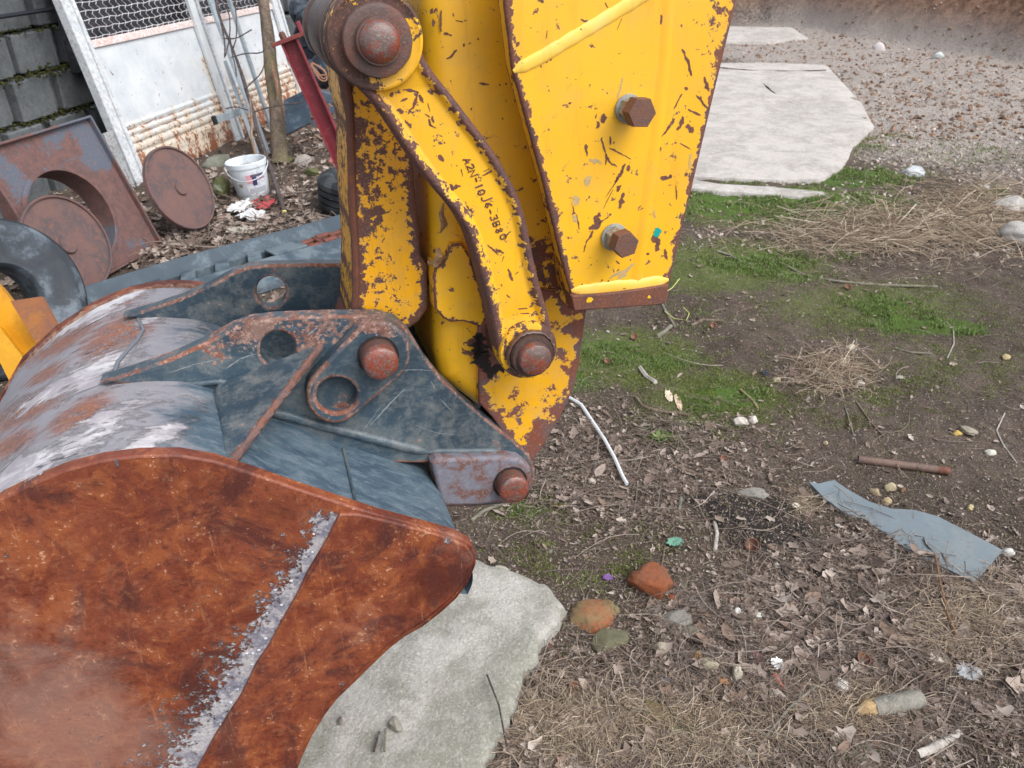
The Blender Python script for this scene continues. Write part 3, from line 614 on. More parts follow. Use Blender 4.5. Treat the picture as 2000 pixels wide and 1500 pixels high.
# tipping links (near one in front, far one behind)
Lp = [(652, 100), (676, 148), (706, 178), (735, 208), (762, 248), (790, 292), (818, 332), (850, 372), (884, 410), (910, 450), (926, 496), (938, 540), (950, 584), (960, 630), (968, 672), (975, 700)]
Rp = [(812, 62), (822, 96), (834, 124), (856, 154), (884, 188), (912, 226), (942, 264), (970, 304), (994, 346), (1012, 382), (1026, 424), (1036, 474), (1046, 524), (1058, 570), (1072, 615), (1084, 672)]
def tip_link(c, name, mat, letters=False):
    def mp(p): return np.array([PL(x, y, .93)[:2] for x, y in chaikin(p, 2, False)])
    def rs(p, n):
        d = np.r_[0, np.cumsum(np.linalg.norm(np.diff(p, axis=0), axis=1))]; s = np.linspace(0, d[-1], n); return np.c_[np.interp(s, d, p[:, 0]), np.interp(s, d, p[:, 1])]
    N, Mx = 130, 44; L = rs(mp(Lp), N); R_ = rs(mp(Rp), N); w0 = 1-c; b = MB(); s = np.linspace(0, 1, Mx); s = s-.10*np.sin(2*math.pi*s)/1.0*0+0
    V = np.zeros((N, Mx, 3)); E_ = np.zeros((N, Mx)); Wr = np.zeros((N, Mx))
    for i in range(N):
        wd = np.linalg.norm(R_[i]-L[i]); u = s*wd; d = np.minimum(u, wd-u); V[i, :, :2] = L[i]+(R_[i]-L[i])*s[:, None]; E_[i] = d
        rim = np.where(d < .0065, np.sqrt(np.clip(1-((.0065-d)/.0065)**2, 0, 1))*.0075-.0075, 0)
        rec = -.0075*(1-np.cos(np.clip((d-.008)/.009, 0, 1)*math.pi))/2
        V[i, :, 2] = w0+rim+rec*np.clip((N-1-i)/16, 0, 1)*np.clip((i-4)/14, 0, 1)
    if letters: Wr = wl2(V[..., :2].reshape(-1, 2)).reshape(N, Mx)
    f = [(i*Mx+j, (i+1)*Mx+j, (i+1)*Mx+j+1, i*Mx+j+1) for i in range(N-1) for j in range(Mx-1)]
    b.add(V.reshape(-1, 3), f, edge=E_.ravel(), wear=Wr.ravel())
    for k in (0, Mx-1):
        e = V[:, k]; g = np.concatenate([e, e-[0, 0, .032]]); f = [(i, i+1, N+i+1, N+i) for i in range(N-1)]
        b.add(g, f if k else [q[::-1] for q in f], edge=0, wear=.3)
    bk = V[:, [0, -1]].copy(); bk[..., 2] = w0-.0395; b.add(bk.reshape(-1, 3), [(2*i, 2*i+1, 2*i+3, 2*i+2) for i in range(N-1)], edge=.05, wear=0)
    return P_(b, name, mat, sharp=50), V, w0
wl2 = blob([(812, 196, 14, .28, .94), (830, 170, 12, .15, .94), (850, 260, 16, .12, .94), (780, 180, 12, .2, .94), (700, 160, 30, .4, .94), (980, 640, 16, .2, .94), (1040, 600, 14, .2, .94), (880, 310, 10, .1, .94), (800, 220, 10, .25, .94)])
M_link = m_paint('yellow_link_paint', YEL, YEL2, lin(78, 56, 56), lin(96, 62, 54), edgew=.0095, thr=.68, fine=85, rough=.33)
tl, TV, tw0 = tip_link(.925, 'tipping_link', M_link, True)
tip_link(1.235, 'tipping_link', M_yel2)
wc = .925+.0075
mb = MB(); chips(mb, [([(815, 178), (812, 195), (806, 208), (797, 222)], 5), ([(786, 172), (800, 178), (815, 180)], 4), ([(818, 185), (828, 200)], 6), ([(760, 186), (768, 180)], 7), ([(776, 160), (780, 176)], 4), ([(836, 200), (840, 218)], 3), ([(782, 198), (796, 192)], 4), ([(775, 214), (788, 220)], 7), ([(790, 235), (803, 250)], 6), ([(838, 232), (842, 246)], 4), ([(846, 226), (848, 240)], 5), ([(848, 180), (856, 188)], 5), ([(830, 222), (840, 228)], 3), ([(858, 302), (866, 316)], 6), ([(868, 276), (870, 280)], 4), ([(886, 366), (900, 364)], 7), ([(878, 360), (886, 372)], 6), ([(910, 400), (918, 412)], 3), ([(900, 330), (904, 345)], 2), ([(838, 242), (852, 250)], 3),
   ([(952, 478), (975, 498)], 3.5), ([(968, 486), (984, 494)], 5), ([(985, 500), (980, 512)], 2), ([(992, 525), (1002, 548)], 5), ([(1006, 536), (1012, 530)], 3), ([(990, 575), (996, 582)], 3), ([(978, 555), (980, 560)], 3), ([(1012, 604), (1030, 602)], 3), ([(1016, 612), (1034, 612)], 3), ([(944, 335), (964, 325)], 2), ([(982, 462), (998, 452)], 4)], wc)
P_(mb, 'paint_chip', M_chip, tl, kind='stuff')
# stamped characters along the link
GL = {'A': [[(0, 0), (.5, 1), (1, 0)], [(.2, .4), (.8, .4)]], '2': [[(0, .8), (.3, 1), (.8, .95), (.9, .65), (0, 0), (1, 0)]], 'N': [[(0, 0), (0, 1), (1, 0), (1, 1)]], '-': [[(.1, .5), (.9, .5)]],
      '1': [[(.5, -.15), (.5, 1)]], '0': [[(.1, .2), (.1, .8), (.5, 1), (.9, .8), (.9, .2), (.5, 0), (.1, .2)]], 'J': [[(0, .15), (.4, 0), (.8, .2), (.8, 1.5)]], '6': [[(.9, 1), (.3, .75), (.1, .3), (.5, 0), (.9, .3), (.5, .55), (.1, .35)]],
      '3': [[(.1, 1), (.8, .95), (.8, .65), (.4, .52), (.9, .35), (.7, 0), (.05, .05)]], 'B': [[(.1, 0), (.1, 1), (.8, .85), (.7, .55), (.1, .5), (.9, .3), (.7, .02), (.1, 0)]], '8': [[(.5, .52), (.15, .75), (.5, 1), (.85, .75), (.5, .52), (.1, .25), (.5, 0), (.9, .25), (.5, .52)]]}
txt = 'A2N-10J6-3B80'; lb = MB(); P0 = np.array([910., 309]); P1_ = np.array([985., 470]); up_ = np.array([.93, -.36])
for k, ch in enumerate(txt):
    o = P0+(P1_-P0)*k/len(txt)+np.array([math.sin(k*2.2)*1.0, 0]) - up_*6.5; dr = (P1_-P0)/len(txt)*.74
    for st in GL[ch]:
        lb.tube([np.r_[PL(*(o+dr*u+up_*v*13.5+rng.uniform(-.5, .5, 2)), wc)[:2], 1-wc+.0004] for u, v in st], .00105, 5, jit=.25)
lb.tube([np.r_[PL(x, y, wc)[:2], 1-wc+.0004] for x, y in ((943, 343), (960, 333))], [.0006, .0018], 5)
P_(lb, 'lettering', M_chip, tl)

# pivot joints: stacked collars, washers and domed pins
def stack(px, cref, prof, mat, name, parent=arm, n=48, jit=0, label=None):
    o = PL(*px, cref); o[2] = 0; b = MB(); b.lathe(o, ZL, [(r, 1-c) for r, c in prof], n, True, True, jit)
    b.a = {'edge': [.02]*len(b.v), 'wear': [.25]*len(b.v)}
    return P_(b, name, mat, parent, label=label)
u1 = (733, 78)
R1 = pm(*u1, .93, 94)
stack(u1, .925, [(R1*.96, 1.27), (R1*1.02, 1.265), (R1*1.02, 1.235), (R1*.8, 1.23)], M_grey, 'link_eye')
stack(u1, .925, [(R1*.86, 1.23), (R1*.86, 1.17), (R1*.98, 1.168), (R1*1.03, 1.16), (R1*1.03, 1.03), (R1*.98, 1.02), (R1*.8, 1.018)], M_grey, 'link_hub')
stack(u1, .925, [(R1*.8, 1.02), (R1*.8, .985), (R1*1.0, .982), (R1*1.04, .978), (R1*1.04, .965), (R1*.9, .962)], M_grey, 'shim_ring')
M_eye = m_paint('eye_paint', YEL, YEL2, lin(74, 54, 50), lin(90, 62, 54), edgew=.0001, thr=.60, wearamp=1.0, fine=40)
b = MB(); o = PL(*u1, .925); o[2] = 0
prof = [(R1*.97, .962), (R1*1.0, .958), (R1*1.0, .924), (R1*.975, .9205), (R1*.93, .9195), (R1*.86, .9215), (R1*.72, .9215), (R1*.3, .9215)]
b.lathe(o, ZL, [(r, 1-c) for r, c in prof], 72); V = np.array(b.v)
qa = PL(800, 150, .92)[:2]; dd = np.linalg.norm(V[:, :2]-qa, axis=1); b.a = {'edge': [.02]*len(V), 'wear': (.48-.55*np.exp(-(dd/.036)**2)).tolist()}
P_(b, 'link_eye', M_eye)
stack(u1, .925, [(R1*.70, .9215), (R1*.715, .919), (R1*.715, .909), (R1*.69, .9065), (R1*.62, .9058), (R1*.48, .9062)], M_pin, 'washer', jit=.012)
pp = stack(u1, .925, [(R1*.475, .908), (R1*.475, .899), (R1*.455, .8955), (R1*.42, .8955)], M_pin, 'pivot_pin')
stack(u1, .925, [(R1*.415, .899), (R1*.41, .8935), (R1*.38, .8895), (R1*.30, .8862), (R1*.18, .8845), (R1*.05, .8841)], M_pinred, 'pin_face', pp)
b = MB(); o = PL(716, 22, .91); b.box(o, (.0035, .0035, .0035)); P_(b, 'keyway', NT('black_gap', .9).done(lin(22, 18, 18)), pp)
u2 = (1031, 684); R2 = pm(*u2, .93, 58)
stack(u2, .925, [(R2*1.0, .996), (R2*1.0, .958), (R2*.9, .955)], M_grey, 'shim_ring')
b = MB(); o = PL(*u2, .925); o[2] = 0
b.lathe(o, ZL, [(r, 1-c) for r, c in [(R2*.97, .962), (R2*1.02, .957), (R2*1.02, .925), (R2*.98, .9205), (R2*.9, .9195), (R2*.4, .9195)]], 60); b.a = {'edge': [.02]*len(b.v), 'wear': [.30]*len(b.v)}
P_(b, 'link_eye', M_eye)
stack(u2, .925, [(R2*.80, .9195), (R2*.83, .917), (R2*.82, .910), (R2*.78, .9085), (R2*.74, .9110)], M_pin, 'washer', jit=.035)
pp = stack(u2, .925, [(R2*.74, .915), (R2*.73, .904), (R2*.70, .9012), (R2*.55, .9005)], M_grey, 'pivot_pin', jit=.01)
stack(u2, .925, [(R2*.56, .9015), (R2*.56, .8945), (R2*.52, .8905), (R2*.40, .8880), (R2*.1, .8868)], M_pinred, 'pin_face', pp)

# ================================================================== BUCKET
bk = thing('excavator_bucket', 'worn blue and rust brown digger bucket hanging from the yellow arm, curved back streaked white', 'excavator bucket', M0, mat4=MM)
def B_(mb, name, mat, parent=bk, **k): return part(name, mb, mat, parent, True, **k)
CN, CF = .79, 1.36
side = [(932, 1082), (930, 1105), (915, 1140), (893, 1170), (862, 1198), (826, 1226), (790, 1246), (762, 1268), (728, 1300), (694, 1334), (660, 1366), (634, 1400), (610, 1440), (590, 1482), (572, 1530), (548, 1640), (500, 1800), (430, 1930), (330, 2020), (180, 2060),
        (20, 2010), (-140, 1900), (-250, 1750), (-310, 1560), (-312, 1400), (-285, 1260), (-215, 1140), (-110, 1045), (0, 974), (60, 944), (130, 916), (200, 898), (270, 889), (350, 888), (420, 900), (500, 926), (580, 954), (660, 980), (740, 1006), (800, 1022), (850, 1035), (895, 1048), (920, 1062)]
def mort(V):                            # dried mortar packed along the step of the side cutter
    w = np.zeros(len(V)); a = PL(662, 1006, CN)[:2]; b_ = PL(352, 1560, CN)[:2]; t = nz(b_-a); n = np.array([-t[1], t[0]])
    if (PL(300, 1200, CN)[:2]-a)@n < 0: n = -n
    d = (V-a)@n; s = (V-a)@t; L = np.linalg.norm(b_-a); wd = .030+.055*np.clip(s/L, 0, 1)
    w = np.where(d > -.004, np.clip(1.45*np.exp(-(np.clip(d, 0, 9)/wd/.62)**1.1), 0, 1.4), 0)*np.clip(s/.02+.6, 0, 1)
    q = PL(610, 1012, CN)[:2]; w = w+.5*np.exp(-((V-q)**2).sum(1)/.012**2)
    for x, y, r in ((870, 1050, 14), (905, 1062, 10), (668, 1325, 9), (60, 935, 20), (230, 905, 12), (15, 1080, 8)):
        q = PL(x, y, CN)[:2]; w += .75*np.exp(-((V-q)**2).sum(1)/pm(x, y, CN, r)**2)
    return w
def pale(V):  # lower-left blobs paint a pinkish sheen; the others vary the rust tone
    w = np.zeros(len(V))
    for x, y, r, s in ((60, 1450, 190, .75), (20, 1230, 120, .4), (160, 1380, 120, .5), (250, 1460, 120, .5), (880, 1060, 30, .6), (915, 1090, 20, .7), (700, 1190, 60, .35), (640, 1010, 30, .3), (840, 1130, 60, -.75), (900, 1120, 30, -.5), (720, 1060, 50, -.35), (620, 1380, 60, -.3), (330, 1340, 80, -.55), (300, 1000, 140, -.3), (560, 1000, 80, -.35), (420, 940, 60, -.3), (780, 1200, 40, -.4), (400, 1150, 90, -.2)):
        q = PL(x, y, CN)[:2]; w += s*np.exp(-((V-q)**2).sum(1)/pm(x, y, CN, r)**2)
    return w
pb = plate(side, CN, .016, step=.0055, rnd=.0035, wear=pale, disp=lambda V, e: (fbm(V[:, 0]*9+3, V[:, 1]*9, 2)-.4)*.003)
pb.a['mortar'] = mort(np.array(pb.v)[:, :2]).tolist()
sp_ = B_(pb, 'side_plate', M_side, sharp=50, label='near side plate covered in red brown rust with a band of dried grey mortar')
pf = plate(side, CF, .016, step=.02, rnd=.003); pf2 = MB()
V = np.array(pf.v); nearw = PL(350, 888, CN)
# the far side plate is the near one moved along the pins
pf = plate(side, CN, .016, step=.02, rnd=.003); V = np.array(pf.v); V[:, 2] -= (CF-CN); pf.v = V.tolist(); pf.a['mortar'] = [0.]*len(V)
B_(pf, 'side_plate', M_side, sharp=50)
# side cutter: thicker wear plate towards the mouth
cut = [(664, 1004), (700, 1004), (760, 1018), (850, 1042), (912, 1066), (926, 1088), (912, 1134), (888, 1166), (858, 1192), (822, 1220), (786, 1240), (756, 1262), (722, 1294), (688, 1328), (654, 1360), (628, 1396), (604, 1436), (584, 1478), (566, 1526), (542, 1636), (500, 1780), (440, 1880), (330, 1700), (350, 1570), (420, 1440), (474, 1356), (500, 1300), (524, 1266), (556, 1206), (580, 1164), (602, 1118), (626, 1078), (641, 1052)]
pc = plate(cut, CN-.0065, .007, step=.006, rnd=.003, wear=pale, back=False, disp=lambda V, e: (fbm(V[:, 0]*9+3, V[:, 1]*9, 2)-.4)*.003)
pc.a['mortar'] = [0.0]*len(pc.v); V = np.array(pc.v)
w = np.zeros(len(V))
for x, y, r in ((870, 1050, 13), (668, 1330, 7), (770, 1140, 7)):
    q = PL(x, y, CN)[:2]; w += .72*np.exp(-((V[:, :2]-q)**2).sum(1)/pm(x, y, CN, r)**2)
pc.a['mortar'] = w.tolist(); B_(pc, 'side_cutter', M_side, sharp=50)
# lumpy mortar crumbs along the step
mb = MB(); a = np.array([650., 1012]); b_ = np.array([395., 1480.])
for k in range(24):
    t = random.random(); p = a+(b_-a)*t + np.array([-.87, -.48])*abs(random.gauss(0, 10+14*t)); q = PL(*p, CN); r = random.uniform(.0008, .0026)
    mb.lathe(q+[0, 0, -.0005], ZL, [(r, 0), (r*.9, r*.5), (r*.4, r*.9)], 5, False, True, .3)
B_(mb, 'mortar_crumb', m_rust('mortar', (196, 196, 200), (150, 156, 166), (214, 214, 212), (230, 228, 222), .85), sp_, kind='stuff')
# curved back sheet
prof = [(915, 1165), (926, 1140), (924, 1112), (905, 1090), (870, 1072), (800, 1050), (740, 1034), (680, 1016), (600, 988), (533, 966), (470, 934), (423, 914), (350, 895), (270, 897), (200, 906), (130, 924), (60, 953), (0, 984), (-104, 1056), (-205, 1150), (-272, 1268), (-298, 1400), (-296, 1555), (-238, 1740), (-130, 1885), (20, 1995), (180, 2045), (330, 2005)]
Pf = chaikin(np.array([PL(x, y, CN)[:2] for x, y in prof]), 2, False); Pf = resample(Pf, .006, False)
d = np.r_[0, np.cumsum(np.linalg.norm(np.diff(Pf, axis=0), axis=1))]
aa = np.arange(CN+.004, CF-.001, .0075); n_, m_ = len(Pf), len(aa)
SS, AA = np.meshgrid(d, aa, indexing='ij')
nt = np.gradient(Pf, axis=0); nt /= np.linalg.norm(nt, axis=1)[:, None]; nn = np.c_[nt[:, 1], -nt[:, 0]]
ctr = Pf.mean(0)
if ((Pf-ctr)*nn).sum() < 0: nn = -nn
dent = (fbm(SS*9, AA*9+4, 3)-.42)*.010*np.clip((SS-.2)*4, 0, 1) + (fbm(SS*45, AA*60, 3)-.42)*.0022*np.clip((SS-.25)*4, 0, 1)
# faint welded seam across the sheet
g = np.zeros((n_, m_, 3)); g[..., :2] = Pf[:, None]+nn[:, None]*dent[..., None]; g[..., 2] = 1-AA
mb = MB(); mb.quad(g)
g2 = g.copy(); g2[..., :2] -= nn[:, None]*.011; k0 = len(mb.v); mb.quad(g2); mb.f[len(mb.f)//2:] = [q[::-1] for q in mb.f[len(mb.f)//2:]]
mb.f += [(j, j+1, k0+j+1, k0+j) for j in range(m_-1)] + [((n_-1)*m_+j, k0+(n_-1)*m_+j, k0+(n_-1)*m_+j+1, (n_-1)*m_+j+1) for j in range(m_-1)]
s_of = lambda x, y: d[np.argmin(np.linalg.norm(Pf-PL(x, y, CN)[:2], axis=1))]
s0, s1, s2, s3 = s_of(560, 975), s_of(350, 895), s_of(130, 924), s_of(-200, 1150)
zn = np.interp(SS, [0, s0, s1, s2, s3, d[-1]], [0, .02, .30, .78, .95, .9]); zn += np.clip((.05-(AA-CN))/.05, 0, 1)*.10*(SS > s0) - .15*np.exp(-((AA-1.03)/.07)**2)*(SS > s0)*(SS < s2+.05)
zn += .45*np.exp(-((SS-(s1+.03))/.05)**2)*np.exp(-((AA-1.09)/.05)**2)
wh = np.interp(SS, [0, s0, s1, s2, s3], [0, 0, .5, .6, .5]) + .45*np.exp(-((AA-CN-.03)/.06)**2)*(SS > s0+.05) + .5*np.exp(-((CF-AA-.05)/.05)**2)*(SS > s0) + .3*np.exp(-((AA-1.13)/.03)**2)
if mb.v:
    nv = len(mb.v); Z2 = lambda q: np.r_[q.ravel(), q.ravel()].tolist()
    gw_ = C0 + (M0-C0) + g[..., :1]*ex + g[..., 1:2]*ey + g[..., 2:]*ez; gpx, gpy, _ = proj(gw_)
    def bl(L_):
        r = np.zeros(gpx.shape)
        for x, y, rx, ry, st in L_:
            dx, dy = gpx-x, gpy-y; u = dx*.87-dy*.5; v = dx*.5+dy*.87; r = np.maximum(r, st*np.exp(-(u/rx)**2-(v/ry)**2))
        return r
    rustp = bl([(240, 650, 110, 40, .62), (120, 660, 110, 28, .6), (250, 585, 110, 18, .45), (50, 800, 130, 28, .55), (160, 808, 90, 28, .6), (330, 850, 90, 26, .4), (20, 870, 80, 26, .5), (210, 690, 60, 26, .5), (90, 730, 60, 16, .5)])
    wh = bl([(260, 560, 190, 22, .95), (330, 600, 120, 16, .6), (400, 640, 60, 10, .3), (150, 625, 110, 14, .8), (190, 720, 110, 26, .7), (170, 850, 130, 34, .75), (40, 920, 120, 30, .9), (280, 872, 120, 22, .9), (300, 610, 50, 12, .6), (60, 690, 120, 10, .5), (90, 770, 130, 16, .65), (380, 540, 60, 14, .4), (140, 600, 60, 8, .9)])+.08
    zn = np.clip(1.02-(gpx-190)/300-(gpy-700)/1800, .0, 1); zn = np.where(SS < s0, 0, zn)
    mb.a = {'s': Z2(SS), 'a': Z2(AA), 'zone': Z2(zn), 'white': Z2(wh), 'rustp': Z2(rustp)}
# far part of mesh already double sided
sh = B_(mb, 'back_sheet', M_shell, sharp=60)
def on_shell(sv, a, out=0.0):
    i = int(np.clip(np.searchsorted(d, sv), 1, n_-2)); return np.array([*(Pf[i]+nn[i]*out), 1-a])
def cord(name, pts, r, mat, parent, n=8, jit=.12):
    b = MB(); b.tube([on_shell(s, a, .001) for s, a in pts], r, n, True, jit); b.a = {'edge': [.02]*len(b.v), 'wear': [.1]*len(b.v), 's': [.3]*len(b.v), 'a': [1.]*len(b.v), 'zone': [.5]*len(b.v), 'white': [.3]*len(b.v), 'rustp': [.3]*len(b.v)}
    return B_(b, name, mat, parent, sharp=80)
cord('weld_bead', [(s2-.03+.01*math.sin(k), CN+.2+.035*k) for k in range(8)], .0028, M_shell, sh)
cord('weld_bead', [(s_of(700, 1020)+.0*k, CN+.02+.02*k) for k in range(9)], .0022, M_blue, sh)
# caked rim of the far edge
mb = MB(); mb.tube([on_shell(v, CF-.006, .0+.001*random.random()) for v in np.arange(s1-.08, s3+.05, .009)], .0045, 6, True, .4); B_(mb, 'caked_dirt', m_rust('caked', (112, 74, 62), (132, 96, 80), (150, 128, 112), (196, 186, 176), .9), sh, kind='stuff')

# ears (hinge plates)
CE, CE2 = .985, 1.212
ear = [(195, 746), (260, 726), (330, 702), (400, 670), (455, 640), (490, 627), (540, 621), (640, 617), (740, 616), (776, 626), (800, 648), (832, 700), (862, 738), (905, 780), (950, 818), (1000, 858), (1034, 888), (1046, 918), (1042, 950), (1024, 974), (1000, 984), (930, 990), (868, 992), (850, 960), (838, 905), (700, 905), (560, 860), (480, 810), (430, 772), (330, 752), (250, 752)]
def circ(x, y, r, c, n=28, ry=None): return [(x+r*math.cos(2*math.pi*k/n), y+(ry or r)*math.sin(2*math.pi*k/n)) for k in range(n)]
we = blob([(470, 655, 60, .25, CE), (600, 640, 60, .2, CE), (660, 720, 30, .15, CE), (420, 670, 50, .25, CE), (480, 640, 40, .35, CE), (560, 650, 60, .38, CE), (650, 640, 60, .30, CE), (740, 640, 50, .45, CE), (300, 720, 60, .3, CE), (1010, 950, 50, .35, CE), (980, 870, 40, .1, CE), (520, 720, 30, .1, CE), (690, 650, 30, .3, CE)])
e1 = B_(plate(ear, CE, .024, [circ(543, 682, 35, CE)], step=.0045, rnd=.004, nr=4, wear=we), 'hinge_plate', M_blue)
earf = plate(ear, CE, .024, [circ(543, 682, 35, CE)], step=.009, rnd=.004, nr=4, wear=blob([(480, 640, 60, .2, CE), (760, 660, 80, .35, CE)])); V = np.array(earf.v); V[:, 2] -= (CE2-CE); earf.v = V.tolist()
B_(earf, 'hinge_plate', M_blue)
# cross tube and web between the ears
for o_, r_, lab in (((999, 950), .030, 'pin_boss'),):
    b = MB(); o = PL(*o_, CE); o[2] = 0; b.lathe(o, ZL, [(r_, 1-(CE2+.02)), (r_, 1-(CE+.02))], 32); b.a = {'edge': [.02]*len(b.v), 'wear': [.3]*len(b.v)}; B_(b, lab, M_blue_r)
# thicker rusty boss plate along the lower hinge
lowb = [(842, 905), (852, 897), (985, 893), (1016, 897), (1038, 915), (1041, 946), (1022, 972), (998, 982), (930, 988), (870, 990), (862, 985)]
B_(plate(lowb, CE-.022, .022, step=.004, rnd=.006, nr=4, wear=blob([(900, 975, 90, .4, .96), (1000, 975, 50, .5, .96), (865, 950, 20, .3, .96), (960, 920, 60, .15, .96)])), 'boss_plate', M_lowboss if False else m_rust('lower_boss', (112, 112, 122), (108, 70, 56), (126, 130, 142), (150, 84, 52), .6, 34, .8))
bead('weld_bead', [(836, 884), (880, 885), (940, 884), (988, 886)], CE-.001, 10, .006, M_blue_d, bk)
bead('weld_bead', [(505, 800), (560, 812), (640, 834), (700, 850), (770, 868), (836, 884)], CE-.001, 9, .006, M_blue, bk)
bead('weld_bead', [(360, 752), (430, 746), (470, 752), (505, 762), (560, 745), (600, 722)], CE-.001, 6, .004, M_blue, bk)
mb = MB(); chips(mb, [([(756, 727), (800, 722), (848, 724)], 2), ([(724, 830), (760, 790), (790, 760)], 3), ([(700, 850), (716, 832), (742, 796)], 2), ([(812, 830), (850, 845), (900, 850)], 1.5), ([(760, 752), (772, 738), (784, 728)], 2.5), ([(860, 780), (880, 800)], 2), ([(330, 728), (380, 712), (430, 700)], 2), ([(440, 720), (470, 700), (500, 690)], 2.5), ([(770, 880), (785, 850)], 1.5), ([(620, 640), (600, 655)], 3), ([(850, 760), (842, 745)], 3)], CE, .0003)
P2_ = B_(mb, 'scratch', m_rust('blue_scratch', (120, 132, 140), (104, 116, 126), (138, 140, 138)), e1, kind='stuff')
# capsule doubler with a second, open hole
def capsule(p, q, rp, rq, n=14):
    p = np.array(p, float); q = np.array(q, float); a = math.atan2(*(q-p)[::-1]); r = []
    for k in range(n+1): t = a+math.pi/2+math.pi*k/n; r.append((p[0]+rp*math.cos(t), p[1]+rp*math.sin(t)))
    for k in range(n+1): t = a-math.pi/2+math.pi*k/n; r.append((q[0]+rq*math.cos(t), q[1]+rq*math.sin(t)))
    return r
cp = capsule((740, 690), (654, 772), 62, 56)
bs = B_(plate(cp, CE-.026, .026, [circ(658, 772, 40, .96, 26, 34)], step=.0045, rnd=.005, nr=4, wear=blob([(720, 635, 30, .6, .96), (650, 825, 40, .45, .96), (700, 815, 30, .35, .96), (760, 650, 30, .5, .96)])), 'boss_plate', M_blue_d)
# dark bottom of that hole
b = MB(); o = PL(658, 772, CE); o[2] = 0; b.lathe(o, ZL, [(.026, 1-CE+.0006), (.02, 1-CE+.0008), (.004, 1-CE+.0008)], 28, False); b.a = {'edge': [.02]*len(b.v), 'wear': [.1]*len(b.v)}; B_(b, 'hole_floor', M_blue_d, bs)
def pin(px, c, r, ext, mat2):
    o = PL(*px, c); o[2] = 0; b = MB(); b.lathe(o, ZL, [(r, 1-1.26), (r, 1-c+ext*.55), (r*.99, 1-c+ext*.6)], 40)
    p = B_(b, 'hinge_pin', M_pin); b = MB()
    b.lathe(o, ZL, [(r*.985, 1-c+ext*.6), (r*.97, 1-c+ext*.92), (r*.90, 1-c+ext*1.0), (r*.72, 1-c+ext*1.06), (r*.45, 1-c+ext*1.1), (r*.1, 1-c+ext*1.11)], 40, False, True, .015); B_(b, 'pin_face', mat2, p)
    b = MB(); b.lathe(o, ZL, [(r*1.16, 1-c-.0005), (r*1.17, 1-c+.0012), (r*1.05, 1-c+.0014)], 36, False, False, .02); B_(b, 'grease_ring', NT('grease_ring', .45).done(lin(40, 34, 32)), p)
pin((738, 694), CE-.026, pm(738, 694, .96, 35), .030, M_pinred)
pin((996, 942), CE-.022, pm(996, 942, .96, 30), .024, M_pinred)
# gusset from the ear down to the sheet
sA = PL(624, 680, CE); sB = on_shell(s_of(430, 914), CE, .0); sC = on_shell(s_of(478, 940), CN+.032, 0)
sB = PL(428, 756, CE); sC = PL(452, 905, CN+.03)
gq = []
for i in range(14):
    t = i/13; l = sA+(sB-sA)*t; r = sA+(sC-sA)*t; row = []
    for j in range(14):
        u = j/13; p = l+(r-l)*u; row.append(p)
    gq.append(row)
gq = np.array(gq); nrm = nz(np.cross(sB-sA, sC-sA))
if nrm[0] > 0: nrm = -nrm
mb = MB(); E1 = np.array([[min((1-j/13)*0+(1-j/13)*.1, .1) for j in range(14)] for i in range(14)])
top = gq+nrm*.006; bot = gq-nrm*.006; nA = gq.shape[0]
mb.quad(top); mb.a = {'edge': E1.ravel().tolist(), 'wear': [0.05]*196}
mb.add(bot.reshape(-1, 3), [(i*14+j, i*14+j+1, (i+1)*14+j+1, (i+1)*14+j) for i in range(13) for j in range(13)], edge=E1.ravel(), wear=0)
eg = np.array([[top[i, 13], bot[i, 13]] for i in range(14)]); mb.add(eg.reshape(-1, 3), [(2*i, 2*i+1, 2*i+3, 2*i+2) for i in range(13)], edge=0, wear=.8)
B_(mb, 'gusset', M_blue, sharp=40)
mb = MB(); mb.tube([sA+(sC-sA)*t+nrm*.001 for t in np.linspace(-.02, 1, 40)], [.0052+.0012*math.sin(k*1.9)*random.random() for k in range(40)], 9, True, .18); B_(mb, 'gusset_edge', m_rust('edge_rust', (104, 80, 76), (116, 78, 64), (84, 70, 74), (180, 150, 140), .7, 30, .5))
mb = MB(); mb.tube([sB+(sC-sB)*t+nrm*.002 for t in np.linspace(.06, 1, 14)], .0055, 8, True, .15); mb.a = {'edge': [.02]*len(mb.v), 'wear': [0.]*len(mb.v)}; B_(mb, 'weld_bead', M_blue)
# mouth bar joining the sheet to the lower hinge, and the teeth below
b = MB(); q = Pf[0]; b.add(*(lambda V, f: (V, f))([*[(x, y, 1-CN-.02) for x, y in ((Pf[0][0], Pf[0][1]), (Pf[8][0], Pf[8][1]), (Pf[8][0]-.03, Pf[8][1]-.03), (Pf[0][0]-.03, Pf[0][1]-.01))], *[(x, y, 1-CF+.02) for x, y in ((Pf[0][0], Pf[0][1]), (Pf[8][0], Pf[8][1]), (Pf[8][0]-.03, Pf[8][1]-.03), (Pf[0][0]-.03, Pf[0][1]-.01))]],
      [(0, 1, 2, 3), (7, 6, 5, 4), (0, 4, 5, 1), (1, 5, 6, 2), (2, 6, 7, 3), (3, 7, 4, 0)])); b.a = {'edge': [.02]*8, 'wear': [.2]*8}
V = np.array(b.v); V[:, 0] -= .016; b.v = V.tolist(); B_(b, 'mouth_bar', M_blue_r)
e_ = Pf[-1]; tdir = nz(Pf[-1]-Pf[-6])
for k in range(5):
    z = 1-(CN+.06+k*(CF-CN-.12)/4); b = MB(); nn_ = np.array([tdir[1], -tdir[0]])
    pts = [np.r_[e_-nn_*.02-tdir*.02, z], np.r_[e_+nn_*.02-tdir*.02, z], np.r_[e_+nn_*.012+tdir*.09, z], np.r_[e_-nn_*.004+tdir*.09, z]]
    b.prism([p+np.array([0, 0, .028]) for p in pts], (0, 0, -.056)); B_(b, 'tooth', M_grey)
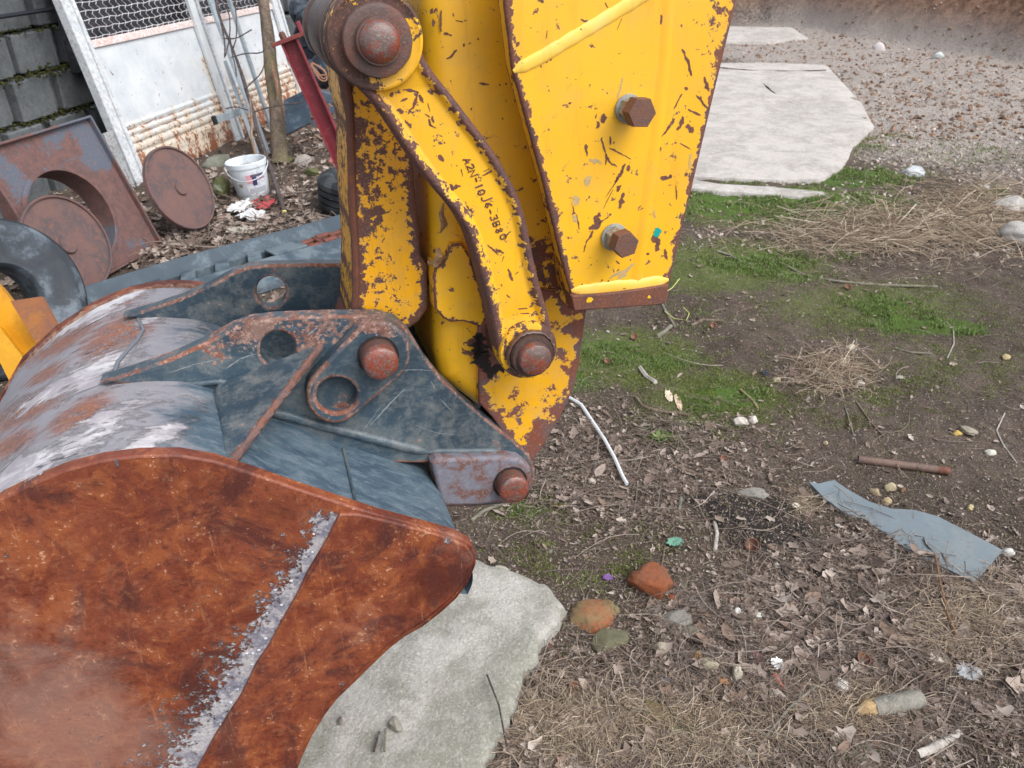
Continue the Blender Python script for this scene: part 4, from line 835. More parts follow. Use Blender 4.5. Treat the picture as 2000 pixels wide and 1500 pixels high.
#@@PART3@@
# ================================================================== BACKGROUND: wall, truck board, scrap
Zv = np.array([0, 0, 1.0])
eW = nz([.228, .974, 0]); nW = np.array([-eW[1], eW[0], 0])     # along the wall / into the wall
B1 = G(275, 355)                                                  # foot of the truck board
def m_conc(name, c1, c2, moss=0.0, spots=(190, 186, 178), sc=14):
    t = NT(name, spec=.25)
    n1 = t.noise(sc*.4, 6, .6); n2 = t.noise(sc*3, 8, .7, .2); n3 = t.noise(sc*18, 4, .7)
    c = t.mix(t.thr(n1, .5, .18), lin(*c1), lin(*c2)); c = t.mix(t.mul(t.thr(n2, .56, .1), .45), c, lin(*[v*.72 for v in c2]))
    c = t.mix(t.mul(t.thr(n3, .64, .04), .5), c, lin(*spots)); c = t.mix(t.mul(t.thr(t.sub(1.0, n3), .66, .03), .5), c, lin(*[v*.5 for v in c2]))
    if moss: c = t.mix(t.thr(t.add(n1, t.mul(n2, .5)), 1.0-moss, .06), c, t.mix(n3, lin(82, 86, 52), lin(118, 120, 84)))
    return t.done(c, .9, t.bump(t.add(n2, t.mul(n3, .6)), .006, .8))
M_block = m_conc('concrete_block', (104, 108, 110), (84, 88, 90), .0)
M_moss = m_rust('moss_clump', (48, 50, 28), (66, 66, 36), (38, 38, 24), (92, 92, 60), .95, 40, .6, .1)
wall = thing('block_wall', 'grey concrete block wall with moss on its ledges behind the white truck board', 'wall', B1+nW*.45)
rows = [(-.05, .17), (.19, .41), (.43, .655), (.675, .885), (.905, 1.13), (1.15, 1.37), (1.39, 1.61), (1.63, 1.85), (1.87, 2.09)]
ax3 = np.array([eW, nW, Zv]); k = 0
mb = MB(); c = B1+nW*(.45+.33)+eW*2.2+Zv*1.0; mb.box(c, (5.2, .12, 1.15), ax3); part('mortar', mb, m_conc('wall_mortar', (80, 80, 78), (62, 62, 62), .3), wall)
for r, (z0, z1) in enumerate(rows):
    x = -3.0+(.17 if r % 2 else 0); back = .05*max(0, 4-r)*-.6 + .0
    while x < 7.0:
        w_ = .30+.03*random.uniform(-1, 1); b = MB()
        yaw = random.uniform(-.03, .03); a3 = ax3.copy(); a3[0] = eW*math.cos(yaw)+nW*math.sin(yaw); a3[1] = -eW*math.sin(yaw)+nW*math.cos(yaw)
        c = B1+nW*(.45+.11+back+random.uniform(-.012, .012))+eW*(x+w_/2)+Zv*((z0+z1)/2+random.uniform(-.005, .005))
        vis = x > -1.3 and z1 < 1.75
        b.bbox(c, (w_/2, .10, (z1-z0)/2), a3, .008)
        if vis or x > -2: part('block', b, M_block, wall, sharp=30)
        # the narrow return between two faces
        b = MB(); b.bbox(c+eW*(w_/2+.032)+nW*.03, (.028, .09, (z1-z0)/2-.004), ax3, .006)
        if vis: part('block', b, M_block, wall, sharp=30)
        x += w_+.075
mb = MB()
for zz in (.42, .665, .895):
    for q in range(1100):
        x = random.uniform(-1.6, 1.2); p = B1+nW*(.45+random.uniform(-.06, .03)-(.0 if zz > .8 else .02))+eW*x+Zv*(zz+random.gauss(0, .014)); r = random.uniform(.003, .011)
        if zz > .8 and random.random() < .75: continue
        mb.lathe(p, nz([random.uniform(-.3, .3), random.uniform(-.3, .3), 1]), [(r, -r*.5), (r*1.1, 0), (r*.5, r*.6)], 5, True, True, .3)
part('moss', mb, M_moss, wall, kind='stuff', sharp=0)
mb = MB(); mb.tube([onplane(x, y, B1+nW*.40, nW) for x, y in ((-60, 44), (0, 33), (60, 24), (125, 14), (220, -2), (330, -20))], .012, 8)
single('pipe', mb, NT('black_hose', .5).done(lin(34, 38, 46)), 'thin black hose running along the top of the block wall', 'hose')

# truck board leaning on the wall: frame, wire mesh, sheet with pressed ribs
th = math.radians(11); upB = Zv*math.cos(th)+nW*math.sin(th); nB = np.cross(eW, upB); nB = -nB if nB@nW > 0 else nB   # nB faces the yard
def TB(e, h, o=0.0): return B1+eW*e+upB*h+nB*o
board = thing('truck_side_board', 'white truck side board with wire mesh and rusty ribs, leaning on the block wall', 'truck board', B1)
def m_white(name, rustlow=True):
    t = NT(name, spec=.4); n1 = t.noise(8, 7, .65, .4); n2 = t.noise(45, 7, .7); sp = t.noise(26, 8, .72, .6)
    g = t.attr('low'); st = t.noise(7, 7, .7, .5, t.map(t.obj, (2.2, 2.2, .7)))
    c = t.mix(t.thr(n1, .5, .2), lin(206, 210, 212), lin(188, 194, 200))
    c = t.mix(t.mul(t.thr(t.add(g, t.mul(t.sub(st, .5), 1.8)), .40, .28), .75), c, lin(196, 176, 146)); sh_ = t.noise(20, 7, .75, .2, t.map(t.obj, (1, .22, 2.2))); c = t.mix(t.mul(t.thr(t.add(t.attr('valley'), t.mul(t.sub(sh_, .5), 2.2)), .62, .12), .85), c, lin(128, 86, 62))
    rk = t.thr(t.add(t.mul(g, .75), t.add(t.mul(t.sub(st, .5), 2.2), t.mul(t.sub(n2, .5), 1.2))), .62, .10); c = t.mix(rk, c, t.mix(n2, lin(150, 92, 58), lin(116, 72, 56)))
    c = t.mix(t.thr(t.add(sp, t.mul(g, .10)), .635, .015), c, lin(124, 84, 66))
    return t.done(c, t.mixf(rk, .42, .8), t.bump(t.add(n2, t.mul(rk, .5)), .0015, .6))
M_white = m_white('white_board_paint'); Hs = .80
es = np.linspace(.0, 2.36, 90); hs_ = np.linspace(0, Hs, 130)
def ribs(h):
    r = 0
    for c0, w, a in ((.045, .05, .022), (.125, .035, .020), (.195, .022, .016), (.245, .018, .012), (.29, .014, .009), (.335, .012, .007)): r = r+a*np.exp(-((h-c0)/w)**4)
    return r
EE, HH = np.meshgrid(es, hs_, indexing='ij'); OO = ribs(HH)+(fbm(EE*3, HH*5, 3)-.4)*.010; HH2 = HH-(HH < .01)*(fbm(EE*9, EE*0, 3)*.05)
g = B1+eW*EE[..., None]+upB*HH2[..., None]+nB*OO[..., None]; mb = MB(); mb.quad(g)
low = np.clip(1.0-HH/.44, 0, 1)*.95+.16*(EE > 1.2)*(HH < .5)+.35*np.exp(-((EE-1.1)/.07)**2)*(HH < .6)+.12*ribs(HH)*0; vy = np.clip(1-ribs(HH)/.008, 0, 1)*np.clip((.37-HH)/.06, 0, 1)*(HH > .01)*.72; mb.a = {'low': low.ravel().tolist(), 'valley': vy.ravel().tolist()}
part('ribbed_sheet', mb, M_white, board, sharp=60)
M_frame = m_rust('frame_white', (204, 208, 212), (190, 196, 202), (172, 172, 170), (140, 92, 68), .45, 8, .9, .5)
axB = np.array([eW, upB, nB])
def bar(e0, e1, h0, h1, o, dpt, mat, name='frame_bar', low=0):
    b = MB(); b.bbox(TB((e0+e1)/2, (h0+h1)/2, o), ((e1-e0)/2, (h1-h0)/2, dpt/2), axB, .003); b.a = {'low': [low]*len(b.v)}; return part(name, b, mat, board, sharp=30)
bar(-.075, -.005, -.11, 1.7, .0, .06, M_frame); bar(-.004, .022, -.13, 1.7, .022, .04, M_frame)
bar(1.12, 1.19, -.03, 1.7, .022, .03, M_white, low=.12); bar(1.20, 1.225, -.02, 1.7, .034, .03, M_frame)
bar(2.29, 2.36, -.03, 1.7, .022, .03, M_white, low=.3); bar(2.365, 2.39, -.03, 1.7, .03, .04, M_frame)
bar(0, 2.36, .80, .845, .004, .02, m_rust('mesh_rail', (214, 200, 196), (220, 216, 216), (180, 130, 112), (140, 90, 70), .6, 14, .7)); bar(0, 2.36, 1.66, 1.70, .004, .02, M_frame)
# leg under the left post, grey paint flaking to rust
bar(-.17, -.09, -.22, .34, .0, .05, m_rust('leg_grey', (158, 166, 170), (146, 152, 156), (128, 104, 90), (110, 74, 58), .6, 9, .6), 'leg')
bar(-.16, .01, -.25, -.20, .01, .07, m_rust('leg_rust', (104, 62, 48), (122, 78, 58), (86, 56, 48), (150, 110, 90)), 'foot')
# crimped wire mesh
M_wire = m_rust('mesh_wire', (196, 198, 202), (178, 180, 186), (150, 120, 110), (120, 80, 66), .5, 10, .5)
mb = MB()
for i, h in enumerate(np.arange(.86, 1.64, .047)):
    pts = [TB(e, h+.004*math.sin(e*40+i)+.012*(fbm(np.array(e*2.), np.array(h*7), 2)-.4), .006) for e in np.arange(.02, 2.34, .06)]; mb.tube(pts, .0028, 4)
for j, e in enumerate(np.arange(.05, 2.33, .062)):
    pts = [TB(e+(+.008 if q % 2 else -.008), h, .006+(.003 if q % 2 else -.003)) for q, h in enumerate(np.arange(.84, 1.64, .0235))]; mb.tube(pts, .0024, 3)
part('wire_mesh', mb, M_wire, board, kind='stuff')
# things behind the mesh (dark boards)
mb = MB(); mb.bbox(B1+nW*.36+eW*1.35+Zv*1.05, (1.25, .03, .42), ax3, .004); single('dark_board', mb, m_rust('dark_board', (48, 50, 56), (66, 68, 74), (38, 38, 42), (88, 88, 90), .8, 5, .3), 'dark weathered board standing behind the wire mesh of the white truck board', 'board')

# grey posts leaning on the board
def post(pts, w, t, label, mat, group=None, ax=None, extra=None):
    a, b_ = np.asarray(pts[0]), np.asarray(pts[1]); d_ = nz(b_-a); s = nz(np.cross(d_, nB)); n = np.cross(s, d_); b = MB()
    b.bbox((a+b_)/2, (np.linalg.norm(b_-a)/2, w/2, .003), np.array([d_, s, n]), .001); b.bbox((a+b_)/2+s*(w/2-.003)+n*t/2, (np.linalg.norm(b_-a)/2, .003, t/2), np.array([d_, s, n]), .001)
    return single('steel_post', b, mat, label, 'post', group)
M_post = m_rust('post_grey', (148, 158, 166), (132, 142, 150), (160, 168, 172), (176, 180, 180), .5, 6, .4)
def at(x, y, o): return onplane(x, y, B1+nB*o, nB)
r1 = thing('post_stand', 'wide light grey steel stand post with a short side arm, leaning on the truck board', 'post', G(520, 298))
def postp(a, b_, w, par, name='upright'):
    d_ = nz(b_-a); s = nz(np.cross(d_, nB)); n = np.cross(s, d_); b = MB(); b.bbox((a+b_)/2, (np.linalg.norm(b_-a)/2, w/2, .012), np.array([d_, s, n]), .002); return part(name, b, M_post, par, sharp=30)
ft = G(522, 300); postp(ft+np.array([0, 0, .0]), at(400, -30, .14), .055, r1); ft2 = G(505, 306); postp(ft2, at(440, 120, .15), .02, r1, 'strap')
postp(at(420, 234, .16), at(488, 212, .16), .05, r1, 'side_arm'); b = MB(); b.bbox(at(419, 235, .165), (.012, .03, .014), axB, .001); part('end_cap', b, NT('black_cap', .6).done(lin(30, 36, 44)), r1)
r2 = thing('post_stand', 'narrow light grey steel post leaning on the truck board beside the tree trunk', 'post', G(536, 262))
postp(G(534, 262), at(438, -30, .12), .03, r2)

# trees
def m_bark(name, c1, c2, green):
    t = NT(name, spec=.2); n = t.noise(30, 7, .7, .6, t.map(t.obj, (1, 1, .22))); n2 = t.noise(90, 5, .7); g = t.noise(5, 4, .6)
    c = t.mix(t.thr(n, .5, .12), lin(*c1), lin(*c2)); c = t.mix(t.mul(t.thr(g, .52, .1), green), c, lin(112, 110, 74)); c = t.mix(t.mul(t.thr(n2, .6, .06), .4), c, lin(176, 166, 150))
    return t.done(c, .9, t.bump(t.add(n, t.mul(n2, .4)), .008, .9))
M_bark = m_bark('bark', (120, 106, 94), (92, 80, 70), .5); M_twigb = m_bark('twig_bark', (88, 78, 78), (70, 62, 62), .0)
tr = thing('tree', 'bare young tree with a scarred trunk growing beside the white truck board', 'tree', GG(548, 315))
pb_ = GG(548, 318); D0 = (pb_-C0)@Fv
mb = MB(); cp_ = [(549, 322, 0, 19), (547, 300, 0, 16), (543, 250, .02, 14), (538, 190, .03, 14), (530, 140, .05, 13), (526, 90, .06, 12), (520, 40, .08, 11), (514, 0, .1, 10.5), (500, -120, .2, 9.5), (480, -300, .4, 8)]
cp_ = chaikin(np.array(cp_, float), 1, False); mb.tube([Q(x, y, D0+dz) for x, y, dz, r in cp_], [r/1540*D0 for *_, r in cp_], 14, True, .08); part('trunk', mb, M_bark, tr, sharp=70)
mb = MB(); mb.tube([Q(x, y, D0-.06) for x, y in ((531, 118), (534, 140), (540, 160), (543, 182), (541, 196))], [.004, .012, .012, .010, .003], 7, True, .3)
part('scar', mb, m_rust('scar', (124, 92, 74), (144, 112, 90), (96, 72, 62)), tr)
sp2 = thing('sapling', 'thin dark leaning sapling with a cut yellow end, in front of the white truck board', 'sapling', GG(556, 414))
q0 = GG(556, 416); Da = (q0-C0)@Fv; D1 = D0-.15; sap = [(555, 413), (545, 380), (530, 335), (516, 295), (500, 245), (494, 215), (484, 185), (474, 150), (462, 115), (450, 85), (435, 50), (425, 20), (420, -10), (412, -60)]
sapP = [Q(x, y, Da+(D1-Da)*min(1, (413-y)/200)) for x, y in sap]; mb = MB(); mb.tube(sapP, [5/1540*Da]*4+[4.5/1540*Da]*4+[3/1540*Da]*6, 8, True, .1); st_ = part('stem', mb, M_twigb, sp2, sharp=70)
mb = MB(); mb.lathe(sapP[0]+np.array([0, 0, -.004]), sapP[0]-sapP[1], [(5.2/1540*Da, 0), (4.6/1540*Da, .02)], 10); part('cut_end', mb, NT('cut_wood', .8).done(lin(226, 210, 130)), sp2)
for br in ([(435, 50), (440, 90), (438, 120), (450, 70), (448, 20), (430, 0)], [(455, 95), (462, 75), (462, 40), (458, -10)], [(436, 75), (460, 76), (478, 66), (492, 58)], [(452, 112), (480, 104), (510, 104), (518, 96)], [(478, 176), (492, 160), (510, 145), (520, 115)], [(494, 220), (515, 212), (545, 206), (590, 200)], [(450, 74), (452, 100), (460, 130), (462, 150)], [(484, 215), (460, 208), (440, 212)], [(425, 20), (432, 45), (436, 70)]):
    mb = MB(); mb.tube([Q(x, y, D1-.05*(i > 0)) for i, (x, y) in enumerate(chaikin(np.array(br, float), 1, False))], 1.3/1540*D1, 5, True, .2); part('branch', mb, M_twigb, sp2, sharp=0)

# white bucket with a printed label and a stick planted in it
pbk = thing('plastic_bucket', 'white plastic paint bucket with a printed label and a stick standing in soil', 'bucket', GG(494, 380))
o = GG(497, 382); Db = (o-C0)@Fv; sc_ = 1/1540*Db; rb_, rt_, hh = 30*sc_, 37*sc_, .215; axb = nz([-.09, .0, 1])
M_pl = NT('white_plastic', .35); M_pl = M_pl.done(M_pl.mix(M_pl.thr(M_pl.noise(12, 6, .6), .55, .1), lin(214, 222, 228), lin(190, 196, 200)), .35)
mb = MB(); mb.lathe(o, axb, [(rb_*.95, 0), (rb_, .006), (rt_*.97, hh-.03), (rt_*1.03, hh-.028), (rt_*1.05, hh-.002), (rt_*1.02, hh+.002), (rt_*.97, hh), (rt_*.90, hh-.06)], 40, True, False); part('tub', mb, M_pl, pbk, sharp=45)
mb = MB(); mb.lathe(o, axb, [(rt_*.93, hh-.045), (rt_*.6, hh-.04), (rt_*.05, hh-.035)], 24, False, True, .02); part('soil', mb, M_ground, pbk)
aN = nz(np.cross(axb, [0, 1, 0])); fN = nz(np.cross(aN, axb)); tow = nz([.35, -1, 0]); sd_ = nz(np.cross(axb, tow)); tow = np.cross(sd_, axb)
def lab(u0, u1, h0, h1, off):
    g = []
    for u in np.linspace(u0, u1, 10):
        g.append([o+axb*h+(math.cos(u)*tow+math.sin(u)*sd_)*(rb_+(rt_*.97-rb_)*h/(hh-.03)+off) for h in (h0, (h0+h1)/2, h1)])
    b = MB(); b.quad(g); return b
LM = NT('label_print', .4); n = LM.noise(26, 3, .6, 1.5); c = LM.mix(LM.thr(n, .52, .03), lin(206, 208, 212), lin(178, 186, 200)); LM = LM.done(c, .4)
lp = part('label_print', lab(-.25, .95, .03, .165, .0012), LM, pbk, sharp=80)
part('print_patch', lab(-.2, .25, .1, .15, .002), NT('pink_print', .4).done(lin(206, 150, 156)), lp, sharp=80); part('print_patch', lab(.1, .35, .085, .135, .0026), NT('navy_print', .4).done(lin(60, 60, 96)), lp, sharp=80)
part('print_patch', lab(.35, .9, .115, .125, .0026), NT('violet_print', .4).done(lin(160, 130, 150)), lp, sharp=80); part('print_patch', lab(-.15, .85, .04, .07, .002), NT('grey_print', .4).done(lin(160, 166, 172)), lp, sharp=80)
part('print_patch', lab(.05, .8, .135, .15, .0028), NT('dark_print', .4).done(lin(92, 84, 100)), lp, sharp=80)
part('sticker', lab(-.75, -.5, .08, .1, .001), NT('brown_print', .4).done(lin(150, 130, 120)), pbk, sharp=80)
mb = MB(); mb.tube([o+axb*(hh-.02)+(math.cos(u)*tow+math.sin(u)*sd_)*rt_*1.1+np.array([0, 0, -.075*math.sin((u+1.5)/3*math.pi)]) for u in np.linspace(-1.5, 1.5, 14)], .0022, 5); part('handle', mb, M_pl, pbk)
mb = MB(); mb.tube([Q(x, y, Db+.02) for x, y in ((502, 322), (499, 300), (494, 280), (491, 262), (492, 240), (490, 215), (488, 190))], [.011, .009, .010, .008, .008, .006, .005], 8, True, .15)
single('stick', mb, m_bark('stick_bark', (150, 128, 108), (120, 100, 84), 0), 'twisted bare stick planted in the white plastic bucket', 'stick')

# rusty square frame with its round opening, leaning back
def lean(base, px, py):
    d_ = ray(px, py); t = ((base-C0)@eS)/(d_@eS); return C0+d_*t
BR = G(312, 480)+Zv*.01; BL = G(112, 590)+Zv*.01; eS = nz((BR-BL)*[1, 1, 0]); TRp = lean(BR, 173, 232); upS = nz(TRp-BR); Hq = np.linalg.norm(TRp-BR)
nS = nz(np.cross(eS, upS)); nS = nS if nS@np.array([1, 0, 0]) > 0 else -nS
def SQ(e, h, o=0): return BR+eS*e+upS*h+nS*o
def sq_uv(x, y): p = onplane(x, y, BR, nS)-BR; return p@eS, p@upS
axS = np.array([eS, upS, nS])
fr = thing('steel_surround', 'square rusty steel frame with a big round opening, leaning against the mossy wall', 'steel frame', BR)
def m_frame():
    t = NT('frame_rust', spec=.35); n1 = t.noise(3.2, 5, .6, .6); n2 = t.noise(30, 8, .7); n3 = t.noise(120, 5, .7)
    c = t.mix(t.thr(n2, .5, .14), lin(110, 80, 76), (0.1, 0.062, 0.058, 1)); c = t.mix(t.thr(t.add(n1, t.mul(n2, .2)), .64, .03), c, lin(86, 92, 104))
    c = t.mix(t.mul(t.thr(n3, .6, .06), .5), c, lin(150, 110, 98)); return t.done(c, .65, t.bump(t.add(n2, n3), .002, .6))
M_fr = m_frame()
hc = np.array(sq_uv(142, 425)); Rh = .222; Wd = Hq*1.02; outer_ = np.array([(0, 0), (0, Hq), (-Wd, Hq), (-Wd, 0)]); outer_ = resample(outer_, .06); hole_ = np.array([(hc[0]+Rh*math.cos(a), hc[1]+Rh*math.sin(a)) for a in np.linspace(0, 2*math.pi, 56, endpoint=False)])
V2, T2 = tri2d([outer_ if area(outer_) > 0 else outer_[::-1], hole_], .04)
Vf = [SQ(u, v, 0) for u, v in V2]; mb = MB(); 
q = T2[0]; T2l = T2.tolist()
if np.cross(Vf[q[1]]-Vf[q[0]], Vf[q[2]]-Vf[q[0]])@nS < 0: T2l = [t[::-1] for t in T2l]
mb.add(Vf, T2l); mb.add([p-nS*.006 for p in Vf], [t[::-1] for t in T2l]); part('face_plate', mb, M_fr, fr, sharp=30)
for (a, b_, h0, h1) in ((-.010, .0, 0, Hq), (-Wd, -Wd+.010, 0, Hq), (-Wd, 0, -.010, 0), (-Wd, 0, Hq, Hq+.010)):
    mb = MB(); mb.bbox(SQ((a+b_)/2, (h0+h1)/2, -.012), ((b_-a)/2+.001, (h1-h0)/2+.001, .040), axS, .003); part('rim', mb, M_fr, fr, sharp=30)
mb = MB(); oc = SQ(hc[0], hc[1], 0); mb.lathe(oc, nS, [(Rh*1.10, .001), (Rh*1.09, .007), (Rh*1.01, .011), (Rh*.985, .009), (Rh*.975, -.11), (Rh*1.01, -.11)], 64, False, False); part('collar', mb, M_fr, fr, sharp=50)
M_disc = m_rust('disc_rust', (106, 82, 79), (86, 74, 76), (118, 86, 76), (150, 108, 82), .7, 7, .5)
def disc(px, R_, off, label, tilt=0):
    o = onplane(*px, BR+nS*off, nS); n = nz(nS+upS*tilt); b = MB()
    t_ = thing('steel_disc', label, 'steel disc', o-upS*R_, 'round rusty steel lids')
    b.lathe(o, n, [(R_*.97, -.014), (R_, -.011), (R_, .011), (R_*.985, .014), (R_*.955, .012), (R_*.945, .002), (R_*.5, .002), (R_*.1, .002)], 64); part('plate', b, M_disc, t_, sharp=40)
    b = MB(); b.lathe(o, n, [(R_*.19, .001), (R_*.19, .012), (R_*.175, .016), (R_*.02, .018)], 28, False); part('knob', b, M_disc, t_, sharp=40)
disc((131, 478), .222, .075, 'round rusty steel lid leaning in front of the square frame opening')
oS, uS, eO, nO = BR, upS, eS, nS
# second disc leans on the truck board
o2 = G(352, 368, .235); upS2 = upB
t_ = thing('steel_disc', 'round rusty steel lid leaning on the foot of the white truck board', 'steel disc', o2-upB*.23, 'round rusty steel lids')
n2_ = nz(nS+Zv*.05); b = MB(); R_ = .225; b.lathe(o2, n2_, [(R_*.97, -.014), (R_, -.011), (R_, .011), (R_*.985, .014), (R_*.955, .012), (R_*.945, .002), (R_*.5, .002), (R_*.1, .002)], 64); part('plate', b, M_disc, t_, sharp=40)
b = MB(); b.lathe(o2, n2_, [(R_*.17, .001), (R_*.17, .010), (R_*.155, .014), (R_*.02, .015)], 28, False); part('knob', b, M_disc, t_, sharp=40)

# tyres
def m_rub(name, c1, c2, c3=(120, 130, 140), sc=8):
    t = NT(name, spec=.35); n = t.noise(sc, 6, .6, .5); n2 = t.noise(sc*10, 6, .7)
    c = t.mix(t.thr(n, .5, .15), lin(*c1), lin(*c2)); c = t.mix(t.mul(t.thr(t.add(n, t.mul(n2, .3)), .72, .08), .6), c, lin(*c3)); return t.done(c, .6, t.bump(n2, .001, .5))
M_rub = m_rub('tyre_rubber', (54, 58, 64), (70, 78, 86)); M_rubt = m_rub('tyre_tread', (34, 38, 42), (46, 52, 56), (80, 84, 86))
def tyre(o, ax, R_, w, label, ri=.58, grooves=4, mat=M_rub):
    t_ = thing('tyre', label, 'tyre', o-Zv*0, 'old tyres')
    b = MB(); h = w/2; b.lathe(o, ax, [(R_*ri*.97, h*.55), (R_*ri, h*.72), (R_*(ri+.03), h*.80), (R_*(ri+.06), h*.78), (R_*.72, h*.97), (R_*.80, h*1.02), (R_*.86, h*1.0), (R_*.865, h*.985), (R_*.93, h*.92), (R_*.965, h*.80)], 72, False, False)
    b.lathe(o, ax, [(R_*.965, -h*.80), (R_*.93, -h*.92), (R_*.80, -h*1.02), (R_*.72, -h*.97), (R_*ri, -h*.72), (R_*ri*.97, -h*.55), (R_*ri*1.0, 0), (R_*ri*.97, h*.55)], 72, False, False); part('sidewall', b, mat, t_, sharp=50)
    pr = [(R_*.965, h*.80)]
    for k in range(grooves+1):
        a = h*.72-(1.44*h)*k/(grooves+1)*1.0; bq = a-1.44*h/(grooves+1)*.72; pr += [(R_*.995, a), (R_*1.0, bq), (R_*.955, bq-.001), (R_*.955, bq-.008)]
    pr = pr[:-2]+[(R_*.965, -h*.80)]; b = MB(); b.lathe(o, ax, pr[::-1], 72, False, False)
    part('tread', b, M_rubt, t_, sharp=40); return t_
axT = nz(nS+np.array([.25, -.45, .1])); oT = Q(-6, 588, 3.0); tyre(oT, axT, .305, .20, 'big grey tyre at the left edge in front of the rusty square frame', .42)
M_chshade = m_rub('channel_shade', (30, 32, 36), (40, 44, 48))
oT = GG(727, 408); tyre(oT+Zv*.10, nz([.06, .04, 1]), .30, .20, 'black car tyre lying on the ground behind the yellow bucket link', .6, 3, M_rubt)
tyre(Q(-75, 800, 2.2), nz([.5, -.7, .45]), .26, .18, 'dark tyre lying below the yellow beams at the left edge', .6, 3)

# yellow beams with a rusty plate at the left edge
M_by = m_rust('beam_yellow', (204, 146, 20), (190, 130, 18), (214, 158, 30), (120, 80, 30), .45, 4, .3, .5)
fb = thing('yellow_frame', 'pair of yellow steel beams with a small rusty plate at the left edge', 'machine frame', Q(60, 760, 2.0)-Zv*.6)
def slab3(pts, D, ext, mat, par, name, Dl=None):
    P = [Q(x, y, (Dl[i] if Dl else D)) for i, (x, y) in enumerate(pts)]; b = MB(); b.prism(P, ext); return part(name, b, mat, par, sharp=30)
ext = Fv*.07+np.array([-.03, 0, 0])
slab3([(-90, 470), (0, 558), (80, 660), (110, 700), (95, 730), (50, 745), (0, 668), (-90, 560)], 2.05, ext, M_by, fb, 'beam')
slab3([(-90, 568), (0, 640), (46, 700), (66, 742), (62, 780), (20, 748), (0, 708), (-90, 620)], 2.0, ext, M_by, fb, 'beam')
slab3([(20, 588), (80, 579), (112, 636), (92, 700), (72, 672)], 1.98, Fv*.012, m_rust('plate_rust', (140, 90, 62), (160, 104, 50), (120, 84, 72), (176, 130, 96), .6, 8, .4), fb, 'bracket_plate')

# rubber track lying across the back
M_tr = m_rub('track_rubber', (58, 70, 80), (72, 86, 96), (112, 124, 130), 5)
rt = thing('rubber_track', 'blue grey rubber digger track lying on the ground behind the bucket, rusty links inside', 'rubber track', GG(420, 520))
a0 = G(190, 552, .13); a1 = G(668, 416, .13); dT = nz((a1-a0)*[1, 1, 0]); sT = np.array([-dT[1], dT[0], 0]); LT = np.linalg.norm((a1-a0)[:2])+.6
def TR(s, o, h): return a0*[1, 1, 0]+dT*s+sT*o+Zv*h
g = [[TR(s, o, h+.006*math.sin(s*4)) for o, h in ((-.34, .0), (-.33, .03), (-.24, .05), (-.185, .085), (-.17, .085), (-.165, .012), (-.075, .012), (-.065, .075), (-.01, .12), (.0, .13), (.03, .12), (.05, .0))] for s in np.linspace(-.25, LT, 60)]
mb = MB(); mb.quad(g); part('belt', mb, M_tr, rt, sharp=35)
g = [[TR(s, o, .0135) for o in (-.164, -.076)] for s in np.linspace(-.25, LT, 20)]; mb = MB(); mb.quad(g); part('channel', mb, M_chshade, rt, sharp=0)  # dark strip: shade between the lugs painted in as darker rubber
for k in range(8):
    s = .12+k*.165; b = MB(); q = [TR(s, -.168, .012), TR(s+.07, -.168, .012), TR(s+.115, -.07, .012), TR(s+.05, -.07, .012)]; b.prism(q, Zv*.085)
    if s < LT-1.15: part('lug', b, M_tr, rt, sharp=30)
M_lk = m_rust('track_link', (116, 70, 58), (98, 64, 56), (136, 84, 66), (60, 50, 48), .7, 20, .4)
Lk = float((G(615, 480, .07)-a0)@dT)
for k in range(6):
    s = Lk+k*.085
    for o in (-.17, -.10):
        b = MB(); b.bbox(TR(s, o, .07+.008*(k % 2)), (.036, .015, .013), np.array([dT, sT, Zv]), .004); part('drive_link', b, M_lk, rt, sharp=30)
    b = MB(); b.tube([TR(s+.035, -.175, .082), TR(s+.035, -.095, .082)], .010, 7); part('drive_link', b, M_lk, rt)
mb = MB(); mb.bbox(TR(Lk-.14, -.13, .088), (.09, .05, .005), np.array([dT, sT, Zv]), .002); part('lug', mb, M_tr, rt)

# red steel beam with an end plate
M_red = m_rust('red_primer', (122, 34, 46), (110, 32, 42), (136, 52, 60), (176, 130, 136), .5, 5, .3, .5)
rbm = thing('red_beam', 'dark red steel channel beam with an end plate, leaning up beside the yellow link', 'steel beam', G(668, 345))
ba = Q(684, 348, 3.75); bb_ = Q(566, 80, 3.45); d_ = nz(bb_-ba); s_ = nz(np.cross(d_, Fv)); n_s = np.cross(s_, d_); L_ = np.linalg.norm(bb_-ba); n_s = -n_s if n_s@Fv > 0 else n_s
axr = np.array([d_, s_, n_s]); mid = (ba+bb_)/2
for nm, c_, h_ in (('web', mid, (L_/2, .034, .003)), ('flange', mid+s_*.034+n_s*.02, (L_/2, .004, .024)), ('flange', mid-s_*.034+n_s*.02, (L_/2, .004, .024))):
    b = MB(); b.bbox(c_, h_, axr, .001); part(nm, b, M_red, rbm, sharp=30)
b = MB(); b.bbox(bb_+d_*.008, (.008, .075, .055), axr, .002); part('end_plate', b, m_rust('red_rust', (116, 52, 48), (104, 46, 46), (136, 74, 62), (160, 110, 100), .6, 14, .4), rbm, sharp=30)
b = MB(); b.lathe(bb_+d_*.016+s_*.02, d_, [(.016, 0), (.016, .02), (.01, .03)], 6); part('stud', b, M_chip, rbm); b = MB(); b.bbox(bb_+d_*.03-s_*.065, (.03, .006, .05), axr, .001); part('lip', b, M_red, rbm)

